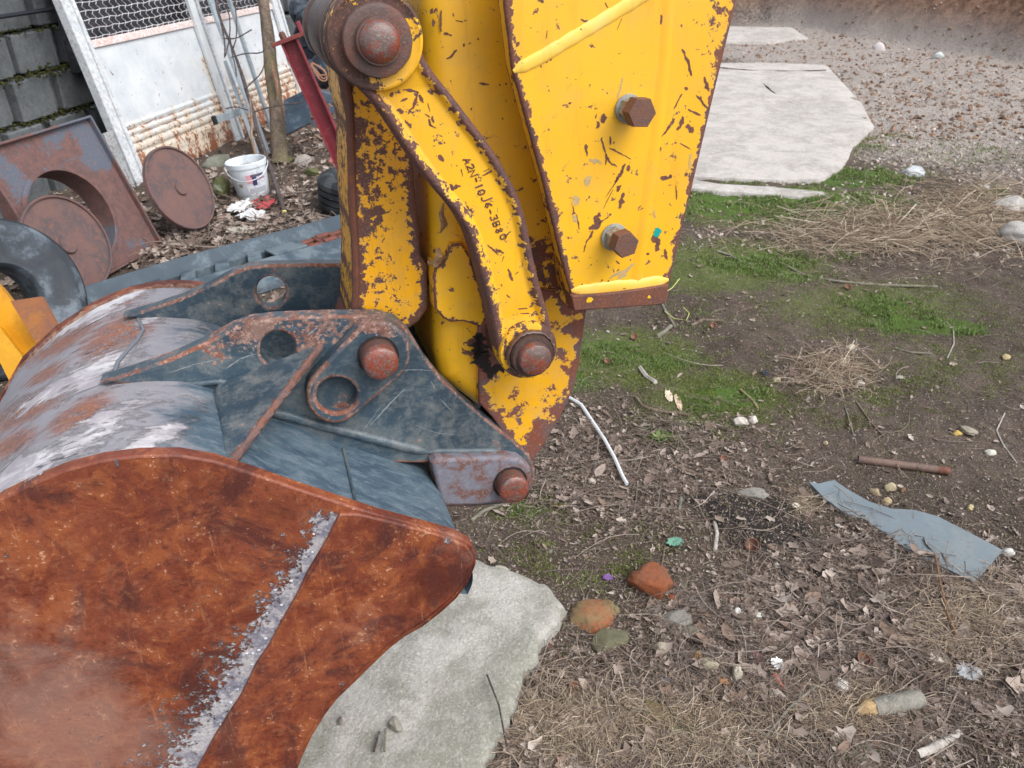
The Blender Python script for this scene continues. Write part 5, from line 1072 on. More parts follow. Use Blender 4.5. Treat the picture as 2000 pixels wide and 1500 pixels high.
# black louvred panel, black plastic heap, spring and cables behind the link
M_blk = m_rub('black_plastic', (30, 34, 42), (44, 52, 62), (90, 100, 112), 12)
lv = thing('louvred_panel', 'dark blue grey louvred plastic panel standing beside the tree trunk', 'panel', G(588, 262))
pa = Q(562, 262, 5.3); ux = nz(Q(607, 240, 5.3)-pa); uy = nz(Q(556, 190, 5.35)-pa); un = nz(np.cross(ux, uy)); un = -un if un@Fv > 0 else un
b = MB(); b.bbox(pa+ux*.085+uy*.12, (.09, .125, .006), np.array([ux, uy, un]), .002); part('backing', b, M_blk, lv)
for k in range(6):
    b = MB(); ax_ = np.array([ux, nz(uy+un*.6), nz(un-uy*.6)]); b.bbox(pa+ux*.085+uy*(.02+.04*k)+un*.014, (.088, .019, .003), ax_, .001); part('louvre', b, m_rub('louvre', (52, 66, 80), (64, 80, 94), (96, 110, 122), 10), lv, sharp=30)
mb = MB()
for k in range(26):
    x, y = random.uniform(585, 655), random.uniform(-30, 150); p = Q(x+ (y-60)*.12, y, 5.3+random.uniform(-.1, .2)); r = random.uniform(.04, .11)
    n_ = nz(rng.normal(size=3)); mb.lathe(p, n_, [(r*.5, -r*.8), (r, -r*.3), (r*1.05, .1*r), (r*.8, r*.5), (r*.3, r*.8)], 9, True, True, .25)
single('plastic_heap', mb, M_blk, 'heap of crumpled black plastic sheeting behind the red beam', 'plastic sheeting', sharp=20)
mb = MB(); c0_ = Q(626, 92, 4.6); c1_ = Q(648, 140, 4.55); dd_ = nz(c1_-c0_); a_ = nz(np.cross(dd_, Fv)); b_2 = np.cross(dd_, a_)
mb.tube([c0_+(c1_-c0_)*t/140+(a_*math.cos(t*.5)+b_2*math.sin(t*.5))*.03 for t in range(140)], .0065, 5); mb.tube([c0_-dd_*.06, c1_+dd_*.06], .012, 8)
single('coil_spring', mb, m_rub('spring_blue', (92, 112, 136), (110, 130, 150)), 'light blue grey coil spring hanging in front of the black plastic heap', 'spring')
mb = MB()
for k in range(3):
    pts = [Q(x, y, 4.4) for x, y in chaikin(np.array([(640, 110), (642, 140), (636, 150+6*k), (620, 142+5*k), (606, 128-3*k), (612, 124), (632, 135), (645, 160)], float), 2, False)+rng.normal(0, .7, (29 if False else len(chaikin(np.zeros((8, 2)), 2, False)), 2))]; mb.tube(pts, .0042, 5)
single('wire_loop', mb, NT('tan_wire', .6).done(lin(150, 108, 84)), 'loops of thin tan wire hanging behind the red beam', 'wire')
mb = MB(); mb.bbox(Q(640, 190, 4.9), (.16, .03, .02), np.array([nz([.9, .3, -.35]), [0, 0, 1], [0, 1, 0]]), .003); mb.bbox(Q(648, 215, 4.9), (.14, .02, .02), np.array([nz([.9, .3, .55]), [0, 0, 1], [0, 1, 0]]), .003)
single('scrap_bracket', mb, m_rub('scrap_blue', (80, 92, 106), (60, 70, 84)), 'crossed blue grey scrap brackets between the red beam and the link', 'scrap metal')

# stones near the bucket and the wall
def stone(name, px, w, h, c1, c2, label, cat='stone', D=None, rot=0, flat=.6, moss=0, elong=1, sink=.25, dz=0, c3=(210, 206, 198), scale=26, n=3, group=None):
    p = GG(*px); D_ = (p-C0)@Fv; r = w/2/1540*D_; b = MB(); import bmesh
    bm = bmesh.new(); bmesh.ops.create_icosphere(bm, subdivisions=n+1, radius=1); sd2 = random.uniform(0, 90)
    V = np.array([v.co[:] for v in bm.verts]); f = [tuple(v.index for v in q.verts) for q in bm.faces]; bm.free()
    k = fbm(V[:, 0]*1.3+sd2, V[:, 1]*1.3+V[:, 2]*1.7+sd2, 3); V *= (.62+.85*k)[:, None]*(1+.22*(fbm(V[:, 0]*5+sd2, V[:, 1]*5+V[:, 2]*6, 3)-.45))[:, None]
    for q in range(9):
        pn = nz(rng.normal(size=3)); dd_ = V@pn-random.uniform(.58, .9); V -= np.clip(dd_, 0, None)[:, None]*pn*.92
    V *= [r*elong, r/ max(elong, 1)*1.0, h/1540*D_*flat]; cr, sr = math.cos(rot), math.sin(rot); V[:, :2] = V[:, :2]@np.array([[cr, sr], [-sr, cr]])
    V[:, 2] *= .8; V += p+np.array([0, 0, h/1540*D_*flat*.8*(.62-2*sink)+dz]); b.add(V, f)
    return single(name, b, m_conc('stone_'+label[:12].replace(' ', '_'), c1, c2, moss, c3, scale), label, cat, group, sharp=70)
stone('stone', (436, 378), 40, 42, (150, 156, 140), (120, 126, 106), 'mossy light grey stone between the rusty lid and the white bucket', moss=.38, flat=.9)
stone('stone', (424, 322), 62, 34, (128, 128, 118), (100, 102, 92), 'long mossy concrete lump behind the round rusty lid', moss=.15, elong=1.2, rot=.5)
stone('stone', (560, 316), 32, 20, (130, 130, 96), (110, 112, 70), 'small moss covered stone at the foot of the tree trunk', moss=.5)
stone('stone', (594, 322), 44, 34, (186, 176, 168), (160, 152, 142), 'pale pinkish stone right of the tree trunk', moss=.1)
stone('stone', (612, 340), 36, 26, (120, 124, 90), (100, 104, 66), 'green mossy stone in front of the pale pinkish stone', moss=.5)
stone('stone', (490, 392), 24, 12, (150, 154, 150), (130, 132, 128), 'small grey stone at the foot of the white bucket')
stone('litter_piece', (651, 318), 20, 34, (206, 140, 130), (190, 120, 112), 'pink brick fragment beside the black car tyre', 'fragment')
stone('litter_piece', (434, 428), 14, 12, (226, 228, 230), (210, 212, 214), 'small white crumpled scrap right of the round rusty lid', 'scrap')
def crumple(px, w, h, col, label, cat, name='litter_piece', n=9, amp=.35, D=None):
    p = GG(*px); D_ = (p-C0)@Fv; sx, sy = w/1540*D_, h/1540*D_/max(.35, -ray(*px)[2]); g = np.zeros((n, n, 3)); s1_ = random.uniform(0, 80)
    for i in range(n):
        for j in range(n):
            u, v = i/(n-1)-.5, j/(n-1)-.5; e = 1+.5*(float(vn(np.array(u*5+s1_), np.array(v*5+s1_)))-.5)
            g[i, j] = p+np.array([u*sx*e, v*sy*e, .004+amp*min(sx, sy)*float(fbm(np.array(u*4+s1_), np.array(v*4), 3))])
    b = MB(); b.quad(g); b.f = [q[:3] for q in b.f]+[(q[0], q[2], q[3]) for q in b.f]
    # cut the corners away for a torn outline
    b.f = [q for q in b.f if np.hypot(*(((np.array(b.v)[list(q)].mean(0)-p)/[sx, sy, 1])[:2])) < .47+.06*random.random()]
    return single(name, b, NT('col_'+label[:10].replace(' ', '_'), .6).done(lin(*col), .55), label, cat, None, sharp=25)
crumple((512, 405), 46, 30, (176, 66, 70), 'red torn plastic scrap in front of the white bucket', 'plastic scrap')
crumple((470, 410), 44, 26, (206, 206, 206), 'white torn paper scraps left of the red plastic scrap', 'paper scrap')
crumple((492, 428), 50, 20, (200, 200, 202), 'white crumpled paper scrap just above the rubber track', 'paper scrap')
crumple((478, 452), 70, 16, (176, 170, 156), 'flat beige plastic strip lying along the rubber track', 'plastic scrap', amp=.1)
# ================================================================== GROUND ITEMS
def poly_slab(name, px, h, mat, label, cat, wob=.012, dz=0.0, disp=.006, step=.03, kindless=True):
    P = np.array([G(x, y, .01)[:2] for x, y in px]); P = P if area(P) > 0 else P[::-1]
    P = resample(P, step); n = np.c_[fbm(P[:, 0]*23, P[:, 1]*23, 4)-.45, fbm(P[:, 0]*23+40, P[:, 1]*23+9, 4)-.45]; P = P+n*wob*4
    V, T = tri2d([P], step); ed = segdist(V, P); base = np.median(hgt(V[:, 0], V[:, 1]))+dz
    z = base+h+(fbm(V[:, 0]*18, V[:, 1]*18, 4)-.45)*disp*2-np.clip((.018-ed)/.018, 0, 1)**2*.012; mb = MB(); mb.add(np.c_[V, z], T.tolist(), edge=ed)
    k = len(P); zz = base+h-.012+(fbm(P[:, 0]*18, P[:, 1]*18, 4)-.45)*disp*2; n2 = fbm(P[:, 0]*30, P[:, 1]*30, 3)-.4; Pm = P+offset(P, -.012)*0
    g = np.vstack([np.c_[offset(P, -.02*n2[:, None]-.006), np.full(k, base-.05)], np.c_[offset(P, -.02*n2[:, None]-.004), zz*.5+base*.5], np.c_[P, zz]]); f = [(r*k+i, r*k+(i+1) % k, (r+1)*k+(i+1) % k, (r+1)*k+i) for r in range(2) for i in range(k)]
    mb.add(g, f, edge=0); return single(name, mb, mat, label, cat, sharp=60)
def m_slab(name, c1, c2, c3, moss=.0, bright=(210, 208, 202)):
    t = NT(name, spec=.25); n1 = t.noise(5, 6, .6, .5); n2 = t.noise(30, 8, .72, .3); n3 = t.noise(190, 4, .7); e = t.attr('edge'); vo = t.voro(90)
    c = t.mix(t.thr(n1, .5, .14), lin(*c1), lin(*c2)); c = t.mix(t.mul(t.thr(n2, .55, .1), .6), c, lin(*c3))
    c = t.mix(t.mul(t.thr(n3, .60, .05), .6), c, lin(*bright)); c = t.mix(t.mul(t.thr(t.sub(1.0, n3), .62, .04), .5), c, lin(104, 102, 94))
    if moss: c = t.mix(t.mul(t.thr(n1, .52, .1), .35), c, lin(120, 124, 102))
    return t.done(c, .88, t.bump(t.add(t.add(n2, t.mul(n3, .6)), t.mul(vo, -.4)), .006, .8))
poly_slab('concrete_slab', [(870, 1080), (925, 1098), (960, 1118), (1000, 1130), (1040, 1146), (1072, 1160), (1092, 1196), (1082, 1236), (1055, 1262), (1046, 1300), (1020, 1330), (1010, 1380), (1000, 1430), (970, 1466), (950, 1530), (900, 1640), (300, 1640), (350, 1300)], .045,
          m_slab('near_slab', (172, 168, 162), (145, 141, 135), (188, 184, 178), .25), 'broken pale grey concrete slab with a ragged edge lying under the rusty bucket', 'concrete slab', .010, step=.016)
SL = m_slab('far_slab', (184, 178, 173), (158, 152, 146), (200, 195, 190), 0, (206, 201, 196))
poly_slab('concrete_slab', [(1330, 128), (1480, 126), (1612, 130), (1640, 160), (1682, 206), (1704, 250), (1665, 290), (1640, 336), (1600, 356), (1480, 356), (1350, 350), (1290, 300), (1290, 180)], .03, SL, 'large cracked whitish concrete slab in the yard beyond the yellow arm', 'concrete slab', .0015, .01, .002, .09)
poly_slab('concrete_slab', [(1330, 60), (1430, 54), (1545, 56), (1578, 78), (1500, 84), (1330, 84)], .03, SL, 'small pale concrete slab at the foot of the earth bank', 'concrete slab', .003, .01, .002, .2)
poly_slab('concrete_slab', [(1330, 352), (1400, 364), (1500, 370), (1610, 380), (1622, 388), (1560, 390), (1400, 378), (1330, 370)], .03, SL, 'narrow pale strip of concrete between the large slab and the grass', 'concrete slab', .002, 0, .002, .06)
# a crack with grass across the large slab, as a dark groove
mb = MB(); pts = [GG(x, y, .036) for x, y in chaikin(np.array([(1490, 172), (1530, 205), (1560, 216), (1600, 222), (1640, 232), (1690, 240)], float), 2, False)]; mb.tube(pts, [.003+.006*random.random() for _ in pts], 5, True, .3)
single('moss_line', mb, M_moss, 'dark mossy crack running across the large whitish slab', 'crack')
mb = MB(); pts = [GG(x, y, .045) for x, y in chaikin(np.array([(1400, 140), (1460, 146), (1530, 148), (1612, 146)], float), 2, False)]; mb.tube(pts, .006, 4, True, .3)
single('moss_line', mb, m_rust('seam_dirt', (120, 108, 96), (98, 88, 80), (80, 72, 64)), 'thin dirt filled seam near the back edge of the large slab', 'crack')

def m_sheet():
    t = NT('rubber_sheet', spec=.4); n1 = t.noise(7, 6, .6, .5); n2 = t.noise(60, 7, .7); c = t.mix(t.thr(n1, .5, .15), lin(114, 126, 132), lin(100, 112, 120))
    c = t.mix(t.mul(t.thr(t.add(n1, t.mul(n2, .3)), .68, .08), .5), c, lin(134, 140, 140)); c = t.mix(t.mul(t.thr(n2, .58, .06), .5), c, lin(104, 98, 92)); return t.done(c, .55, t.bump(n2, .001, .5))
M_sheet = m_sheet()
def sheet(px, label, h=.012, lift=None):
    P = np.array([G(x, y, .02)[:2] for x, y in px]); P = P if area(P) > 0 else P[::-1]; P = resample(P, .02); V, T = tri2d([P], .02); b0 = np.median(hgt(V[:, 0], V[:, 1]))+.006
    c = V.mean(0); zz = b0+.010+.012*np.sin((V[:, 0]-c[0])*9)+(fbm(V[:, 0]*5, V[:, 1]*5, 2)-.4)*.01; mb = MB(); mb.add(np.c_[V, zz], T.tolist()); mb.add(np.c_[V, zz-h], [t[::-1] for t in T.tolist()])
    k = len(P); z2 = b0+.010+.012*np.sin((P[:, 0]-c[0])*9)+(fbm(P[:, 0]*5, P[:, 1]*5, 2)-.4)*.01; g = np.vstack([np.c_[P, z2-h], np.c_[P, z2]]); mb.add(g, [(i, (i+1) % k, k+(i+1) % k, k+i) for i in range(k)]); return single('rubber_sheet', mb, M_sheet, label, 'rubber sheet', None, sharp=40)
sheet([(1580, 936), (1600, 940), (1618, 936), (1630, 934), (1656, 952), (1700, 978), (1740, 994), (1785, 1000), (1830, 1014), (1880, 1042), (1954, 1082), (1930, 1112), (1900, 1142), (1850, 1114), (1800, 1092), (1760, 1064), (1730, 1040), (1690, 1012), (1650, 996), (1612, 968)], 'long torn blue grey rubber sheet with a notched tip, partly under leaves below the pipe')
def rod(name, px, r, mat, label, cat, n=10, jit=.05, dz=None, rr=None, sharp=45, group=None):
    pts = [GG(x, y, (dz if dz is not None else r*.8)) for x, y in px]; mb = MB(); mb.tube(pts, rr or r, n, True, jit); return single(name, mb, mat, label, cat, group, sharp)
rp = thing('pipe', 'short rusty brown steel pipe with a threaded end, lying above the rubber sheet', 'pipe', GG(1760, 912))
pa_, pb2 = GG(1674, 903, .012), GG(1852, 926, .012); mb = MB(); D3 = nz(pb2-pa_); mb.lathe(pa_, D3, [(.009, .01), (.0125, 0), (.0125, np.linalg.norm(pb2-pa_)*.86), (.0120, np.linalg.norm(pb2-pa_)*.865)], 20, True, False); part('tube', mb, m_rust('pipe_rust', (104, 84, 74), (90, 74, 68), (120, 92, 78), (150, 120, 100), .6, 20, .3), rp)
L3 = np.linalg.norm(pb2-pa_); mb = MB(); pr = []
for k in range(12): pr += [(.0118, L3*.865+k*L3*.011), (.0127, L3*.865+(k+.5)*L3*.011)]
pr += [(.0105, L3), (.009, L3-.02)]; mb.lathe(pa_, D3, pr, 20, False, True); part('thread', mb, m_rust('thread_rust', (126, 82, 66), (112, 74, 62), (140, 96, 78)), rp)
M_stick = m_bark('dead_wood', (130, 116, 100), (104, 90, 78), 0); M_stickw = m_bark('bleached_wood', (184, 178, 170), (160, 154, 146), 0); M_stickg = m_bark('grey_wood', (128, 124, 112), (108, 106, 96), .3)
rod('stick', [(1112, 786), (1135, 800), (1160, 838), (1180, 868), (1200, 905), (1215, 940), (1224, 956)], .0058, NT('white_strip', .4).done(lin(208, 210, 210)), 'bent white plastic strip lying just right of the rusty arm tip', 'strip', 6, dz=.02)
rod('stick', [(1105, 812), (1125, 822), (1138, 838), (1140, 860)], .004, M_stickg, 'short dark bent stick beside the white strip', 'stick')
rod('stick', [(1242, 778), (1256, 796), (1290, 806), (1330, 810), (1345, 814)], .0055, M_stick, 'brown crooked stick lying across the moss patch', 'stick', jit=.15)
rod('stick', [(1070, 1258), (1092, 1284), (1120, 1306), (1150, 1322), (1178, 1338)], .0035, m_bark('red_twig', (120, 84, 62), (100, 74, 60), 0), 'reddish brown twig running from the near slab corner into dry grass', 'twig', jit=.12)
rod('stick', [(1400, 492), (1425, 500), (1446, 512), (1470, 520)], .006, M_stickg, 'dark twig by the upper edge of the moss', 'twig', jit=.15)
rod('stick', [(1540, 524), (1570, 540), (1610, 548), (1650, 553), (1700, 558), (1760, 560), (1830, 562)], .0065, M_stickg, 'long grey branch lying below the heap of dead leaves', 'branch', jit=.2)
rod('stick', [(1290, 590), (1300, 610), (1318, 640)], .006, M_stickg, 'grey stick just right of the bottom lip of the yellow arm', 'stick', jit=.12)
rod('stick', [(1350, 638), (1372, 628), (1412, 630)], .007, M_stick, 'short brown curved stick on bare soil', 'stick', jit=.15)
rod('stick', [(1282, 660), (1296, 652), (1310, 640)], .009, M_stickg, 'stubby grey stick piece below the arm lip', 'stick', jit=.15)
rod('stick', [(1250, 720), (1262, 738), (1280, 750)], .008, M_stickw, 'pale split piece of wood on the moss', 'wood piece', jit=.2)
rod('stick', [(1748, 682), (1780, 690), (1818, 692)], .0045, M_stickg, 'dark twig on the bare soil right of the leaf tuft', 'twig', jit=.15)
rod('stick', [(1650, 755), (1675, 790), (1700, 825), (1728, 855)], .0028, M_stick, 'thin brown twig slanting over the bare soil above the pipe', 'twig')
rod('stick', [(1636, 758), (1652, 800), (1672, 868)], .0022, M_stickg, 'thin grey twig crossing the brown twig', 'twig')
rod('stick', [(1850, 700), (1863, 672), (1862, 645), (1848, 628)], .002, M_stickw, 'curved pale grass stalk arching over the soil', 'stalk', 5)
rod('stick', [(1962, 808), (1946, 842), (1958, 868), (1985, 905)], .0024, M_stickw, 'thin pale stalk at the right edge above the shells', 'stalk', 5)
rod('stick', [(1340, 955), (1365, 990), (1385, 1030), (1392, 1070), (1380, 1110)], .0022, M_stick, 'thin curved brown twig beside the black ash patch', 'twig', 5)
rod('stick', [(1395, 1022), (1400, 1045), (1396, 1078)], .0058, M_stickw, 'short upright pale stick beside the black ash patch', 'stick')
rod('stick', [(1330, 975), (1326, 1000), (1330, 1022)], .005, M_stickg, 'small grey curled stick left of the ash patch', 'stick')
rod('stick', [(1822, 1092), (1832, 1150), (1846, 1210), (1862, 1250)], .0030, m_bark('stalk_brown', (132, 100, 74), (110, 84, 64), 0), 'brown stalk rising over the leaves below the rubber sheet', 'stalk', 5, dz=.02)
rod('stick', [(1750, 1212), (1785, 1224), (1822, 1236)], .0075, M_stick, 'dark brown stick in the leaves above the pale bark', 'stick', jit=.15)
rod('stick', [(1458, 1490), (1500, 1440), (1540, 1390), (1590, 1350), (1655, 1335)], .0028, M_stickg, 'long thin grey twig across the leaves at the bottom', 'twig', 6, dz=.015)
rod('stick', [(1700, 1160), (1660, 1120), (1600, 1090)], .0030, M_stick, 'thin twig in the leaf litter left of the rubber sheet', 'twig', 6)
rod('stick', [(1930, 1108), (1960, 1135), (2000, 1165)], .0035, M_stickg, 'grey twig poking out from the corner of the wide rubber sheet', 'twig', 6)
rod('stick', [(1000, 962), (1100, 930), (1180, 900), (1240, 890)], .0026, M_stickg, 'thin grey twig lying under the tip of the arm', 'twig', 6)
rod('stick', [(920, 1020), (945, 1000), (985, 985)], .006, M_stickg, 'grey stick poking out right of the bucket lip', 'stick', jit=.12)
rod('stick', [(1290, 900), (1340, 920), (1390, 940)], .0055, M_stick, 'brown twig beside the dark red walnut shell', 'twig', jit=.15)
rod('stick', [(1190, 1010), (1250, 1014), (1330, 1020), (1420, 1012)], .0022, M_stick, 'thin straight twig right of the bucket', 'twig', 5)
rod('stick', [(1530, 1312), (1560, 1300), (1700, 1296)], .0025, M_stick, 'thin twig leading to the open walnut shell', 'twig', 5)
rod('stick', [(1500, 590), (1440, 610), (1410, 660)], .002, M_stick, 'thin bent twig above the crossing twigs', 'twig', 5)
rod('stick', [(1300, 1060), (1290, 1120), (1240, 1240)], .0022, M_stick, 'thin twig above the mossy brick', 'twig', 5)
rod('stick', [(952, 1350), (975, 1410), (990, 1490)], .0022, M_twigb, 'dark thin twig lying on the corner of the near slab', 'twig', 5, dz=.055)
rod('stick', [(735, 1500), (745, 1462)], .003, M_twigb, 'short thin twig standing out from the near slab by the bucket', 'twig', 5, dz=.055)
rod('stick', [(755, 1500), (757, 1455)], .0025, M_stickg, 'second short thin twig on the near slab by the bucket', 'twig', 5, dz=.055)
rod('stick', [(1790, 1478), (1820, 1466), (1850, 1448), (1872, 1436)], .009, M_stickw, 'pale peeled stick at the bottom right corner', 'stick', jit=.2)
rod('stick', [(1530, 1452), (1570, 1447), (1604, 1444)], .0062, NT('charcoal', .8).done(lin(36, 36, 38)), 'flat black charred stick near the bottom of the leaf litter', 'charred stick', jit=.15)
rod('stick', [(1480, 1368), (1492, 1382), (1505, 1396)], .004, NT('char2', .8).done(lin(42, 42, 44)), 'small black charred stick above the flat black one', 'charred stick', jit=.15)
rod('stick', [(1524, 1108), (1542, 1140), (1560, 1170)], .005, NT('char3', .8).done(lin(48, 42, 40)), 'dark charred twig at the edge of the ash patch', 'charred twig', jit=.15)
rod('stick', [(1446, 762), (1470, 784), (1480, 800)], .0045, m_bark('straw_stick', (160, 150, 110), (140, 130, 94), 0), 'yellowish bent stalk at the right of the moss patch', 'stalk', jit=.15)
# sawn log piece
lg = thing('log_piece', 'short grey log with peeled yellow end lying in the leaves', 'log', GG(1760, 1390))
p0, p1 = GG(1702, 1392, .016), GG(1795, 1374, .018); mb = MB(); mb.tube([p0+(p1-p0)*t for t in (0, .3, .6, .85, 1)], [.019, .0215, .021, .021, .017], 14, True, .05); part('bark', mb, m_bark('log_bark', (138, 134, 126), (116, 114, 106), .2), lg, sharp=60)
mb = MB(); q0 = p0+(p0-p1)*.30; mb.tube([q0-Zv*.006, p0+(p1-p0)*-.12, p0+(p1-p0)*.08], [.009, .017, .0185], 12, True, .12); part('peeled_end', mb, m_bark('fresh_wood', (196, 166, 124), (176, 148, 108), 0), lg, sharp=60)
# stones, bricks, chunks
ST = [((1270, 1145), 82, 50, (150, 84, 52), (118, 84, 66), 'orange brown lump of brick with a dark pit', 'brick chunk', 0, .9), ((1155, 1206), 100, 60, (128, 124, 92), (156, 84, 56), 'mossy olive brick lump with a red broken face', 'brick chunk', .12, .42),
 ((1190, 1252), 66, 46, (112, 110, 86), (100, 96, 78), 'dull olive rounded stone below the mossy brick lump', 'stone', .1, .5), ((980, 1116), 32, 16, (188, 184, 170), (160, 158, 140), 'flat whitish stone at the edge of the near slab', 'stone', 0, .9),
 ((1290, 1268), 28, 26, (168, 160, 142), (150, 142, 126), 'round tan pebble right of the mossy brick lump', 'pebble', 0, .9), ((1320, 1215), 56, 46, (150, 146, 138), (128, 124, 116), 'crumbling pale grey stone with white bits', 'stone', 0, .6),
 ((1348, 1240), 40, 32, (122, 116, 102), (108, 102, 90), 'brownish stone beside the crumbling grey stone', 'stone', 0, .6), ((1388, 1298), 36, 18, (178, 170, 148), (160, 152, 132), 'flat yellowish pebble above the orange pebble', 'pebble', 0, .8),
 ((1412, 1332), 26, 18, (176, 132, 96), (160, 120, 88), 'orange tinted pebble beside the pale pointed stone', 'pebble', 0, .8), ((1438, 1324), 26, 32, (196, 188, 170), (176, 168, 150), 'pale pointed stone beside the orange tinted pebble', 'stone', 0, 1.2),
 ((1360, 1284), 20, 20, (180, 144, 104), (156, 120, 90), 'small tan pebble above the orange tinted one', 'pebble', 0, .9), ((1296, 1332), 26, 20, (128, 126, 136), (112, 110, 120), 'blue grey pebble in the dry grass', 'pebble', 0, .9),
 ((1418, 1360), 18, 12, (104, 108, 110), (90, 94, 96), 'small slate grey pebble below the pale pointed stone', 'pebble', 0, .9), ((1312, 1168), 18, 12, (176, 92, 58), (150, 84, 58), 'small orange brick chip beside the orange brown lump', 'brick chip', 0, .7),
 ((1638, 1346), 44, 30, (216, 212, 204), (196, 192, 184), 'white smooth flattened stone in the leaves', 'stone', 0, .9), ((1708, 964), 20, 14, (168, 152, 122), (150, 136, 108), 'tan stone left of a group of three by the rubber sheet', 'stone', 0, 1),
 ((1738, 954), 22, 18, (200, 186, 154), (184, 168, 140), 'cream stone at the back of a group of three by the rubber sheet', 'stone', 0, 1), ((1731, 982), 18, 16, (196, 176, 140), (176, 156, 124), 'front stone of a group of three by the rubber sheet', 'stone', 0, 1),
 ((1762, 958), 12, 12, (150, 120, 96), (132, 108, 88), 'small brown stone right of the group of three', 'stone', 0, 1), ((1890, 843), 34, 12, (164, 156, 140), (146, 138, 124), 'flat tan stone half buried in bare soil', 'stone', 0, .9),
 ((1868, 848), 18, 11, (196, 168, 96), (180, 152, 90), 'small yellow stone touching the flat tan stone', 'stone', 0, .9), ((1934, 886), 22, 12, (212, 208, 196), (192, 188, 176), 'white pebble on bare soil right of the yellow stone', 'pebble', 0, .9),
 ((1965, 700), 18, 11, (190, 174, 134), (170, 154, 118), 'cream pebble near the right edge above the stones', 'pebble', 0, .9), ((1516, 743), 17, 11, (196, 186, 156), (176, 166, 140), 'cream pebble beside the black scrap on the moss', 'pebble', 0, .9),
 ((1756, 738), 18, 10, (160, 158, 148), (140, 138, 130), 'grey green flat pebble on the mossy soil', 'pebble', 0, .9), ((1660, 679), 18, 9, (196, 186, 166), (176, 166, 150), 'pale pebble left of the dark twig', 'pebble', 0, .9),
 ((1680, 750), 18, 10, (206, 200, 190), (186, 180, 170), 'whitish pebble right of the leaf tuft', 'pebble', 0, .9), ((1612, 866), 10, 9, (196, 182, 150), (176, 160, 130), 'tiny cream pebble left of the pipe', 'pebble', 0, .9),
 ((1894, 995), 14, 14, (192, 176, 136), (172, 156, 120), 'small yellowish stone above the wide rubber sheet', 'stone', 0, .9), ((1965, 1082), 24, 20, (220, 218, 212), (206, 202, 196), 'white angular chip at the corner of the wide rubber sheet', 'chip', 0, .9),
 ((1445, 826), 34, 16, (206, 200, 190), (180, 172, 160), 'white crumbly plaster lump below the moss patch', 'plaster lump', 0, .9), ((1472, 824), 18, 14, (214, 208, 200), (190, 184, 174), 'smaller white plaster lump right of the other', 'plaster lump', 0, 1),
 ((1784, 342), 48, 26, (196, 200, 202), (170, 172, 172), 'pale bluish stone in the yard right of the grass strip', 'stone', 0, .9), ((1970, 410), 62, 36, (186, 182, 176), (160, 156, 150), 'upper pale concrete lump at the right edge', 'concrete lump', 0, .8),
 ((1985, 470), 90, 54, (190, 186, 180), (164, 160, 154), 'lower pale concrete lump at the right edge', 'concrete lump', 0, .7), ((1716, 98), 24, 18, (216, 208, 208), (196, 190, 188), 'white lump of rubble far back by the earth bank', 'rubble lump', 0, 1),
 ((1832, 114), 18, 14, (206, 214, 212), (186, 192, 190), 'small bluish white lump right of the far white one', 'rubble lump', 0, 1), ((1990, 68), 18, 10, (200, 210, 208), (186, 192, 190), 'pale stone at the far right edge on the bank', 'stone', 0, 1), ((1766, 68), 24, 12, (200, 192, 186), (176, 168, 162), 'pale lump on the foot of the earth bank', 'rubble lump', 0, 1),
 ((1925, 370), 16, 12, (216, 214, 208), (196, 194, 190), 'small white stone above the upper concrete lump', 'stone', 0, 1), ((1320, 1350), 14, 10, (208, 204, 196), (190, 186, 178), 'tiny white pebble in the straw', 'pebble', 0, 1),
 ((1480, 1205), 14, 12, (214, 214, 208), (196, 196, 190), 'upper of two white pebbles left of the leaf litter', 'pebble', 0, 1), ((1440, 1196), 16, 11, (216, 214, 208), (196, 194, 190), 'lower of two white pebbles left of the leaf litter', 'pebble', 0, 1),
 ((1310, 420), 10, 8, (140, 130, 120), (120, 112, 104), 'brown clod left of the grass strip', 'clod', 0, 1), ((1470, 965), 46, 18, (150, 146, 138), (130, 126, 120), 'flat grey stone at the upper edge of the ash patch', 'stone', .1, .6),
 ((673, 1438), 18, 16, (176, 168, 162), (160, 152, 146), 'small round pebble on the near slab left of the twigs', 'pebble', 0, 1, .05), ((776, 1445), 26, 26, (158, 154, 142), (140, 136, 126), 'larger pebble on the near slab right of the twigs', 'pebble', 0, 1, .05), ((1158, 940), 20, 9, (196, 188, 172), (176, 168, 152), 'pale chip by the end of the white strip', 'chip', 0, .8)]
for a_ in ST:
    px, w, h, c1, c2, labt, cat, mo, fl = a_[:9]
    stone('stone' if cat in ('stone', 'pebble') else cat.replace(' ', '_'), px, w, h, c1, c2, labt, cat, rot=random.uniform(-.5, .5), flat=fl, moss=mo, dz=(a_[9] if len(a_) > 9 else 0), n=3 if w > 24 else 2, elong=1.12, c3=tuple(min(255, int(v*1.18)) for v in c1))
# half-buried brick
M_brk = m_conc('old_brick', (110, 100, 78), (140, 88, 62), .3, (160, 110, 84), 22)
p = GG(1305, 1408, .0); b = MB(); ca, sa = math.cos(-.35), math.sin(-.35); b.bbox(p+Zv*.0, (.058, .032, .014), np.array([[ca, sa, 0], [-sa, ca, 0], [0, 0, 1]]), .005); single('brick', b, M_brk, 'half buried old red brick with a mossy face among the dry grass', 'brick')
